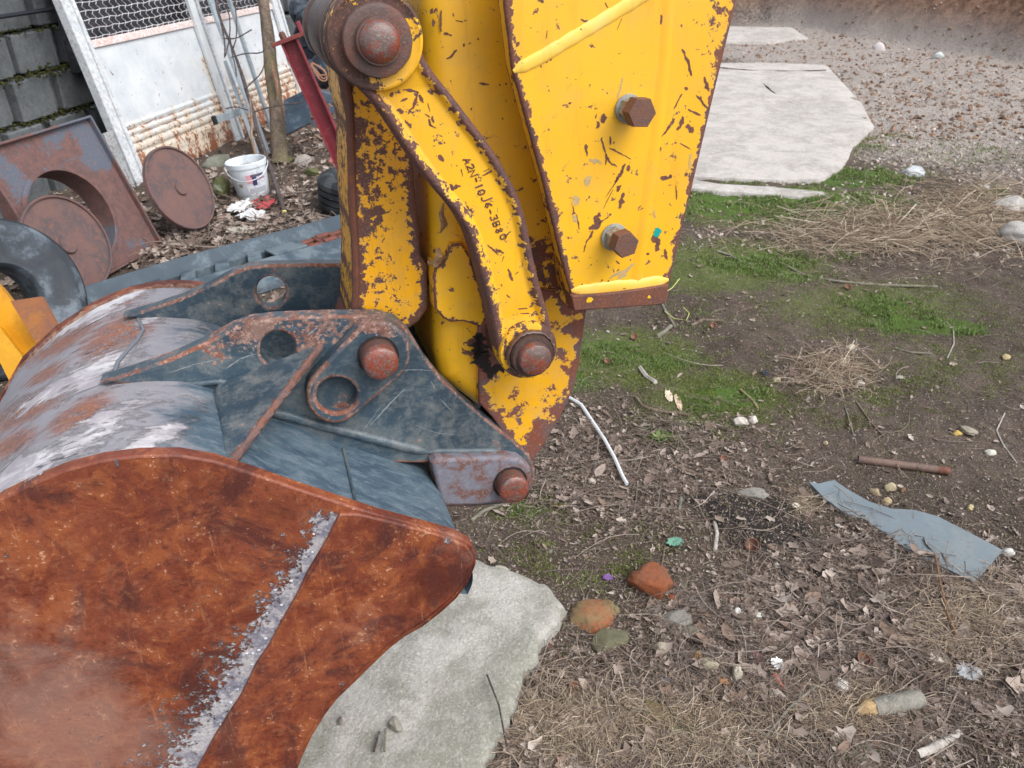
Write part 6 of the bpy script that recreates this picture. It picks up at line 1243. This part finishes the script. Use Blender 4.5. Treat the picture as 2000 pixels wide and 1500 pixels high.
# walnut shells
M_wal = m_rust('walnut', (132, 96, 76), (112, 82, 66), (150, 112, 92), (170, 140, 120), .7, 60, .4); M_wal2 = m_rust('walnut_inner', (120, 84, 66), (96, 64, 52), (136, 100, 80))
for (px, w, labt, tl_) in [((1467, 1072), 27, 'open brown walnut shell beside the ash patch', (-.5, -.6)), ((1685, 1296), 27, 'open walnut shell lying upright in the leaf litter', (0, -.35)), ((1122, 1352), 24, 'pinkish open walnut shell in the dry grass', (.1, -.3)), ((1238, 664), 14, 'walnut shell on the soil left of the sticks', (0, -.6)),
      ((1392, 642), 13, 'walnut shell half at the end of the curved stick', (0, -.6)), ((1655, 566), 13, 'walnut shell half under the long grey branch', (0, -.6)), ((1413, 904), 16, 'dark red walnut shell half in the twigs', (0, -.6)), ((1185, 712), 12, 'walnut shell half on the moss right of the arm', (0, -.5)), ((1662, 724), 14, 'pale walnut shell half in the leaf tuft', (0, -.5))]:
    p = GG(*px, .015); D_ = (p-C0)@Fv; r = w/2/1540*D_; ax = nz([tl_[0], tl_[1], 1]); t_ = thing('walnut_shell', labt, 'walnut shell', p, 'empty walnut shells')
    b = MB(); b.lathe(p, ax, [(r*.25, -r*.75), (r*.6, -r*.6), (r*.9, -r*.25), (r, r*.1), (r*.97, r*.2)], 18, True, False, .05); part('husk', b, M_wal, t_, sharp=60)
    b = MB(); b.lathe(p, ax, [(r*.97, r*.2), (r*.86, r*.2), (r*.8, -r*.1), (r*.5, -r*.4), (r*.1, -r*.5)], 18, False, True, .05); part('inside', b, M_wal2, t_, sharp=60)
# snail shell
p = GG(1553, 993, .008); b = MB(); b.tube([p+np.array([math.cos(t*.42)*.0095*(1-t/34), math.sin(t*.42)*.0095*(1-t/34), .0002*t]) for t in range(30)], [.0052*(1-t/36) for t in range(30)], 7); single('snail_shell', b, m_rust('snail', (206, 200, 184), (176, 166, 146), (220, 216, 204), (150, 136, 116)), 'white spiral snail shell by the dry stalks left of the rubber sheet', 'snail shell')
crumple((1840, 1288), 60, 22, (204, 194, 182), 'pale papery bark piece curled in the leaves', 'bark piece', 'bark_piece'); crumple((1765, 1250), 110, 22, (166, 146, 130), 'long tan flake of bark leading to the papery piece', 'bark piece', 'bark_piece', amp=.2)
crumple((1556, 1292), 22, 14, (30, 130, 84), 'green glass shard in the leaf litter', 'glass shard', 'glass_shard', amp=.15); crumple((1318, 1062), 34, 16, (96, 140, 120), 'faded green plastic rag beside the twig', 'plastic scrap', 'plastic_scrap')
crumple((1187, 1132), 22, 12, (112, 76, 136), 'small purple plastic scrap below the bucket tip', 'plastic scrap', 'plastic_scrap', amp=.5); crumple((1517, 1302), 26, 20, (222, 222, 222), 'upper white foam crumbs in the litter', 'foam scrap', 'foam_scrap', amp=.6); crumple((1516, 1358), 20, 14, (214, 214, 212), 'lower white foam crumbs in the litter', 'foam scrap', 'foam_scrap', amp=.6)
crumple((1478, 1290), 26, 24, (136, 100, 100), 'dull pink scrap beside the black bits', 'scrap', 'plastic_scrap'); crumple((1494, 732), 16, 10, (34, 38, 48), 'small black plastic bit on the moss', 'plastic scrap', 'plastic_scrap', amp=.5); crumple((1645, 750), 20, 9, (50, 56, 64), 'dark scrap at the foot of the leaf tuft', 'scrap', 'plastic_scrap', amp=.4)
crumple((1890, 1318), 50, 30, (150, 152, 156), 'grey silvery rag at the right edge', 'rag', 'rag', amp=.4); crumple((1306, 776), 14, 24, (206, 190, 166), 'pale split wood chip on the moss', 'wood chip', 'wood_chip', amp=.3); crumple((1324, 788), 12, 30, (200, 178, 150), 'narrow tan wood chip on the moss', 'wood chip', 'wood_chip', amp=.3)
rod('brick_sliver', [(1512, 1322), (1522, 1340), (1532, 1354)], .007, NT('pinkbrick', .9).done(lin(170, 108, 92)), 'pinkish red brick sliver below the white foam crumbs', 'brick sliver', 5, .2)
rod('wire', [(1296, 590), (1303, 576), (1312, 570), (1320, 560), (1326, 552), (1322, 556)], .0018, NT('yellow_wire', .5).done(lin(206, 204, 120)), 'thin yellow wire just behind the bottom lip of the arm', 'wire', 5, dz=.02)
rod('wire', [(1298, 612), (1316, 626), (1340, 630), (1346, 616), (1334, 604)], .0018, NT('yellow_wire2', .5).done(lin(196, 196, 120)), 'loop of thin yellow wire lying over the grey stick', 'wire', 5, dz=.01)

# ================================================================== LITTER, GRASS, STRAW, GRIT
def m_scatter(name, stops, rough=.85, spec=.2, trans=False):
    t = NT(name, rough, spec); r = t.attr('rnd'); c = t.ramp(r, stops); n = t.noise(140, 3, .6)
    c = t.mix(t.mul(t.thr(n, .5, .1), .25), c, lin(84, 70, 60)); return t.done(c, rough)
def cs(*c): return [(i/(len(c)-1), lin(*v)) for i, v in enumerate(c)]
M_leaf = m_scatter('dead_leaf', cs((98, 82, 74), (126, 110, 100), (146, 131, 121), (168, 154, 144), (124, 102, 88), (186, 174, 164), (152, 138, 128), (108, 92, 82)))
M_straw = m_scatter('straw', cs((116, 98, 82), (158, 140, 120), (188, 172, 150), (140, 120, 102), (204, 192, 174)))
M_twl = m_scatter('twig_litter', cs((84, 72, 66), (116, 102, 94), (150, 138, 128), (96, 80, 70), (172, 162, 152)))
M_grass = m_scatter('grass', cs((76, 100, 48), (96, 126, 56), (112, 144, 66), (116, 130, 76), (150, 150, 108)), .6, .3)
M_grit = m_scatter('grit', cs((104, 94, 88), (132, 122, 114), (142, 130, 120), (168, 158, 148), (120, 100, 84), (104, 96, 90), (186, 180, 174), (86, 76, 68), (110, 98, 88)))
M_gritf = m_scatter('far_rubble', cs((140, 126, 114), (164, 150, 138), (182, 170, 160), (130, 110, 94), (196, 186, 176), (150, 136, 124), (206, 200, 194), (118, 104, 92)))
slabs = [np.array([G(x, y)[:2] for x, y in q]) for q in ([(870, 1080), (925, 1098), (1000, 1130), (1072, 1160), (1092, 1196), (1082, 1236), (1046, 1300), (1010, 1380), (1000, 1430), (950, 1530), (900, 1640), (300, 1640), (350, 1300)], [(1330, 128), (1612, 130), (1682, 206), (1704, 250), (1640, 336), (1600, 356), (1350, 350), (1290, 300)], [(1580, 936), (1630, 934), (1740, 1002), (1700, 1010), (1612, 968)], [(1794, 998), (1954, 1082), (1900, 1142), (1830, 1080)])]
def spots(n, w, keep=(.02, .02, .02, .25), dmax=7.5, near=1.0):
    """random ground points in the yard with density weight w(x, y), thinner with distance"""
    out = []
    m = 0
    while m < n:
        px = rng.uniform(-40, 2060, 60000); py = rng.uniform(20, 1560, 60000); dd = ((px-1000)/F)[:, None]*Rv+((750-py)/F)[:, None]*Uv+Fv
        ok = dd[:, 2] < -.08; dd = dd[ok]; P = C0+dd*(-CAMH/dd[:, 2])[:, None]; P[:, :2] += rng.normal(0, .01, (len(P), 2)); D = np.hypot(P[:, 0], P[:, 1])
        pr = w(P[:, 0], P[:, 1])*np.clip(1.0/(D**near*.5), 0, 1)
        ok = (rng.random(len(P)) < pr) & (D < 19); P = P[ok]
        for s_, k in zip(slabs, keep): ins_ = inside(P[:, :2], s_); P = P[~ins_ | (rng.random(len(P)) < k)]
        out.append(P); m += len(P)
    P = np.vstack(out)[:n]; P[:, 2] = hgt(P[:, 0], P[:, 1]); return P
def frames(n, tilt):
    yaw = rng.uniform(0, 2*math.pi, n); nrm = np.c_[rng.normal(0, tilt, n), rng.normal(0, tilt, n), np.ones(n)]; nrm /= np.linalg.norm(nrm, axis=1)[:, None]
    a = np.c_[np.cos(yaw), np.sin(yaw), np.zeros(n)]; a -= nrm*(a*nrm).sum(1)[:, None]; a /= np.linalg.norm(a, axis=1)[:, None]; return a, np.cross(nrm, a), nrm
def inst(P, base, tris, sc, tilt, name, mat, lift=.002, bend=True, mn=(1, 1, 1), parent=None):
    n = len(P); a, b, c = frames(n, tilt); base = np.asarray(base); B = base[None]*np.ones((n, 1, 1))
    B = B*(1+rng.normal(0, .12, B.shape)); B *= sc[:, None, None]
    V = P[:, None]+a[:, None]*B[..., :1]+b[:, None]*B[..., 1:2]+c[:, None]*B[..., 2:]; V[..., 2] += lift
    k = len(base); T = np.asarray(tris)[None]+(np.arange(n)*k)[:, None, None]
    o = trimesh(name, V.reshape(-1, 3), T.reshape(-1, np.asarray(tris).shape[1]), mat, dict(rnd=np.repeat(rng.random(n), k)), parent=parent); return o
def leafshape(kind):
    if kind == 0: out = [(-1, 0), (-.55, .34), (0, .46), (.55, .32), (1.1, 0), (.55, -.34), (0, -.46), (-.55, -.34)]
    elif kind == 1: out = [(-.9, 0), (-.7, .5), (-.2, .38), (-.05, .75), (.35, .4), (1.0, .25), (1.05, -.2), (.4, -.42), (0, -.78), (-.2, -.36), (-.7, -.45)]
    else: out = [(-1, 0), (-.4, .18), (.3, .2), (1.1, .05), (.4, -.16), (-.4, -.18)]
    z = .22 if kind < 2 else .15
    v = [(0, 0, -.05), ]+[(x, y, z*(abs(y)*1.6+ .5*x*x)+.05*math.sin(i*2.6)) for i, (x, y) in enumerate(out)]; n = len(out)
    return v, [(0, i+1, (i+1) % n+1) for i in range(n)]
litw = lambda x, y: (zone('litter', x, y)*.95+.05)*np.clip(1-1.25*zone('ash', x, y), .03, 1)
# big leaves: the ones that show largest are pieces of their own
for kk, (cnt, s0_, s1_) in enumerate(((5200, .005, .013), (2600, .007, .015), (9000, .004, .011))):
    v, f = leafshape(kk); P = spots(cnt, litw); inst(P, v, f, rng.uniform(s0_, s1_, cnt)*(1+.0*P[:, 0]), .45, 'leaf_litter', M_leaf, .005, parent=None)
v, f = leafshape(2); P = spots(16000, lambda x, y: zone('litter', x, y)*.9+.12); inst(P, v, f, rng.uniform(.003, .0075, 16000), .6, 'leaf_litter', M_leaf, .004)
def lone(name, vs, fs, mat, P, sc, tilt, lift, seeds=10):
    meshes = []
    for k in range(seeds):
        V = np.array(vs)*(1+rng.normal(0, .13, (len(vs), 3))); me = bpy.data.meshes.new(name); me.from_pydata(V.tolist(), [], fs); at_ = me.attributes.new('rnd', 'FLOAT', 'POINT'); at_.data.foreach_set('value', np.full(len(vs), (k+.5)/seeds, np.float32))
        me.polygons.foreach_set('use_smooth', [True]*len(me.polygons)); me.materials.append(mat); meshes.append(me)
    a, b, c = frames(len(P), tilt)
    for i in range(len(P)):
        o = bpy.data.objects.new(name, meshes[i % seeds]); S.collection.objects.link(o); o.parent = ground
        M = Matrix(np.c_[np.c_[a[i], b[i], c[i]]*sc[i], P[i]+[0, 0, lift]].tolist()+[[0, 0, 0, 1]]); o.matrix_local = M
big = lambda x, y: zone('litter', x, y)**2*np.clip(4.2-np.hypot(x, y), 0, 1)
for kk, cnt in ((1, 150), (0, 130)):
    v, f = leafshape(kk); P = spots(cnt, big, near=1.5); lone('leaf', v, f, M_leaf, P, rng.uniform(.015, .030, cnt), .4, .009)
# pebbles
ico = [(0, 0, -1), (.72, -.53, -.45), (-.28, -.85, -.45), (-.89, 0, -.45), (-.28, .85, -.45), (.72, .53, -.45), (.28, -.85, .45), (-.72, -.53, .45), (-.72, .53, .45), (.28, .85, .45), (.89, 0, .45), (0, 0, 1)]
icf = [(0, 2, 1), (1, 5, 0), (0, 3, 2), (0, 4, 3), (0, 5, 4), (1, 10, 5), (2, 6, 1), (3, 7, 2), (4, 8, 3), (5, 9, 4), (1, 6, 10), (2, 7, 6), (3, 8, 7), (4, 9, 8), (5, 10, 9), (6, 11, 10), (7, 11, 6), (8, 11, 7), (9, 11, 8), (10, 11, 9)]
icf = [t[::-1] for t in icf] if np.cross(np.array(ico[icf[0][1]])-ico[icf[0][0]], np.array(ico[icf[0][2]])-ico[icf[0][0]])@np.array(ico[icf[0][0]]) < 0 else icf
icv = np.array(ico)*[1.2, .95, .6]
P = spots(9000, lambda x, y: .3+.8*zone('rubble', x, y)-.2*zone('litter', x, y), (.15, .03, .05, .05)); inst(P, icv, icf, rng.uniform(.0015, .0042, 9000), .5, 'grit', M_grit, .001)
P = spots(5000, lambda x, y: np.clip(zone('rubble', x, y)+.12*(y > 8), 0, 1)*(np.hypot(x, y) > 4), near=.3); inst(P, icv*[1, 1, .8], icf, rng.uniform(.004, .013, 5000)*rng.uniform(.5, 1.5, 5000), .9, 'rubble', M_gritf, .002)
P = spots(9000, lambda x, y: np.clip(zone('rubble', x, y)+.35, 0, 1)*(y > 3.8), near=.2); v, f = leafshape(1); inst(P, v, f, rng.uniform(.005, .016, 9000), .7, 'rubble', M_gritf, .004)
P = spots(9000, lambda x, y: (y > 6)*.9, near=.0); inst(P, icv, icf, rng.uniform(.006, .02, 9000)*rng.uniform(.4, 1.6, 9000), .9, 'clods', m_scatter('clod', cs((104, 78, 62), (134, 106, 86), (156, 128, 108), (120, 94, 76), (160, 140, 124), (92, 74, 64))), .002)
P = spots(160, lambda x, y: .25+.8*zone('rubble', x, y)*(np.hypot(x, y) < 4), (.1, .02, .03, .03)); lone('pebble', icv.tolist(), icf, M_grit, P, rng.uniform(.0055, .0105, 160), .4, .003)
# crumbs of soil and chips of bark: small tetrahedra all over the bare ground
M_crumb = m_scatter('soil_crumb', cs((66, 56, 50), (88, 76, 68), (108, 96, 86), (76, 64, 56), (134, 120, 108), (94, 84, 76), (168, 154, 140), (72, 62, 54)))
tet = [(-1, -.6, -.3), (1.1, -.5, -.2), (0, 1, -.3), (.1, 0, .7)]; P = spots(90000, lambda x, y: .5+.3*zone('rubble', x, y)-.25*zone('grass', x, y), (.06, .0, .02, .02), near=1.3)
inst(P, tet, [(0, 2, 1), (0, 1, 3), (1, 2, 3), (2, 0, 3)], rng.uniform(.0010, .0036, 90000)**1.0, .6, 'soil_crumb', M_crumb, .0005)
v, f = leafshape(2); P = spots(22000, lambda x, y: .25+.5*zone('litter', x, y), (.06, .0, .04, .04), near=1.2); inst(P, v, f, rng.uniform(.002, .0055, 22000), .6, 'leaf_litter', M_straw, .003)
# straw, rootlets and twigs: bent three-sided slivers
def slivers(P, L, r, mat, name, bend=.35, lift=.006, tilt=.2, seg=4, parent=None):
    n = len(P); a, b, c = frames(n, tilt); t = np.linspace(-1, 1, seg+1); k1 = rng.normal(0, bend, n); k2 = rng.normal(0, bend*.5, n)
    cen = P[:, None]+a[:, None]*(t*1.0)[None, :, None]*L[:, None, None]+b[:, None]*((t**2)[None]*k1[:, None]+(t**3)[None]*k2[:, None])[..., None]*L[:, None, None]
    cen[..., 2] += lift+np.abs(rng.normal(0, .3, n))[:, None]*(1-t**2)[None]*L[:, None]*.25
    rr = r[:, None]*(1-.6*(t[None]+1)/2); ring = []
    for q in range(3):
        w = 2*math.pi*q/3; ring.append(cen+(b[:, None]*math.cos(w)+c[:, None]*math.sin(w))*rr[..., None])
    V = np.stack(ring, 2); k = (seg+1)*3; T = [(s*3+q, s*3+(q+1) % 3, (s+1)*3+(q+1) % 3, (s+1)*3+q) for s in range(seg) for q in range(3)]
    T = np.array(T)[None]+(np.arange(n)*k)[:, None, None]; trimesh(name, V.reshape(-1, 3), T.reshape(-1, 4), mat, dict(rnd=np.repeat(rng.random(n), k)), parent=parent)
P = spots(13000, litw, (.03, .01, .1, .3)); slivers(P, rng.uniform(.012, .055, 13000), rng.uniform(.0004, .0011, 13000), M_twl, 'twig_litter', .4)
def strawz(x, y):
    px, py, _ = proj(np.stack([x, y, x*0], -1)); r = 0*px
    for a, b, rx, ry in ((1110, 1430, 110, 70), (1230, 1420, 110, 45), (1350, 1440, 140, 60), (1880, 1230, 80, 70), (1800, 470, 230, 50), (1620, 735, 60, 30), (1640, 1400, 90, 40), (1900, 420, 120, 60), (1570, 990, 20, 20)): r = np.maximum(r, np.exp(-((px-a)/rx)**2-((py-b)/ry)**2))
    return r
P = spots(7000, strawz, (.1, .01, .1, .2)); slivers(P, rng.uniform(.02, .055, 7000), rng.uniform(.0005, .0011, 7000), M_straw, 'straw', .25, .010, .3)
P = spots(900, lambda x, y: zone('litter', x, y)*(np.hypot(x, y) < 5)+.15); slivers(P, rng.uniform(.04, .12, 900), rng.uniform(.0009, .0018, 900), M_twl, 'twig_litter', .3, .010, .1, 6)
def tangle(x, y):
    px, py, _ = proj(np.stack([x, y, x*0], -1)); r = 0*px
    for a, b, rx, ry in ((1780, 455, 200, 30), (1900, 420, 110, 40), (1700, 480, 120, 16), (1620, 735, 50, 26)): r = np.maximum(r, np.exp(-((px-a)/rx)**2-((py-b)/ry)**2))
    return r
P = spots(2600, tangle, (.1, .01, .1, .2), near=.3); D = np.hypot(P[:, 0], P[:, 1]); slivers(P, rng.uniform(.04, .16, 2600)*np.clip(D/3.5, .6, 1.3), rng.uniform(.0007, .0018, 2600)*np.clip(D/3, .7, 1.5), M_straw, 'straw', .25, .014, .25, 5)
# grass blades and moss tufts
def blades(P, h, w, mat, name, lean=.45):
    n = len(P); yaw = rng.uniform(0, 2*math.pi, n); sd = np.c_[np.cos(yaw), np.sin(yaw), 0*yaw]; ln = rng.normal(0, lean, (n, 2)); tip = np.c_[ln, np.ones(n)]*h[:, None]; md = np.c_[ln*.35, np.ones(n)*.6]*h[:, None]
    V = np.stack([P-sd*w[:, None], P+sd*w[:, None], P+md+sd*w[:, None]*.8, P+md-sd*w[:, None]*.8, P+tip], 1); T = np.array([(0, 1, 2), (0, 2, 3), (3, 2, 4)])[None]+(np.arange(n)*5)[:, None, None]
    trimesh(name, V.reshape(-1, 3), T.reshape(-1, 3), mat, dict(rnd=np.repeat(rng.random(n), 5)))
gw = lambda x, y: (zone('grass', x, y)*(.12+1.6*np.clip((fbm(x*9, y*9, 4)-.40)*6, 0, 1)))**1.6
P = spots(60000, gw, (.0, .0, .0, .0), near=.6); D = np.hypot(P[:, 0], P[:, 1]); blades(P, rng.uniform(.005, .017, len(P))*np.clip(D/3.4, .6, 1.6), rng.uniform(.0006, .0013, len(P))*np.clip(D/2.5, .8, 2), M_grass, 'grass')
P = spots(70000, lambda x, y: zone('moss', x, y)*np.clip((fbm(x*13+5, y*13, 3)-.40)*7, 0, 1)+.01, (.0, .0, .0, .0), near=.8); blades(P, rng.uniform(.003, .009, len(P)), rng.uniform(.0006, .0014, len(P)), m_scatter('moss_blades', cs((84, 98, 44), (106, 124, 52), (124, 136, 66), (98, 110, 56), (134, 138, 90)), .8, .2), 'moss', .7)
# little green weed
p = GG(1288, 860); mb = MB()
for k in range(26):
    a = random.uniform(0, 6.28); L = random.uniform(.015, .032); d2 = np.array([math.cos(a), math.sin(a), random.uniform(.2, .8)]); q = np.cross(d2, Zv); q = nz(q)*L*.2; s_ = p+Zv*.004
    mb.add([s_, s_+d2*L*.5+q, s_+d2*L, s_+d2*L*.5-q], [(0, 1, 2), (0, 2, 3)], rnd=random.random())
single('weed', mb, M_grass, 'small bright green weed rosette in the dead leaves right of the white strip', 'weed')
# dead leaves and twigs around the scrap on the left
P = spots(2600, lambda x, y: (x < -.2)*(y > 2.6)*.8*np.clip(zone('litter', x, y)+.1, 0, 1), near=.2); v, f = leafshape(1); inst(P, v, f, rng.uniform(.014, .034, 2600), .5, 'leaf_litter', M_leaf, .010)
P = spots(700, lambda x, y: (x < -.2)*(y > 2.6)*1.0*np.clip(zone('litter', x, y)+.1, 0, 1), near=.2); slivers(P, rng.uniform(.05, .16, 700), rng.uniform(.0015, .004, 700), M_twl, 'twig_litter', .3, .02, .3, 5)
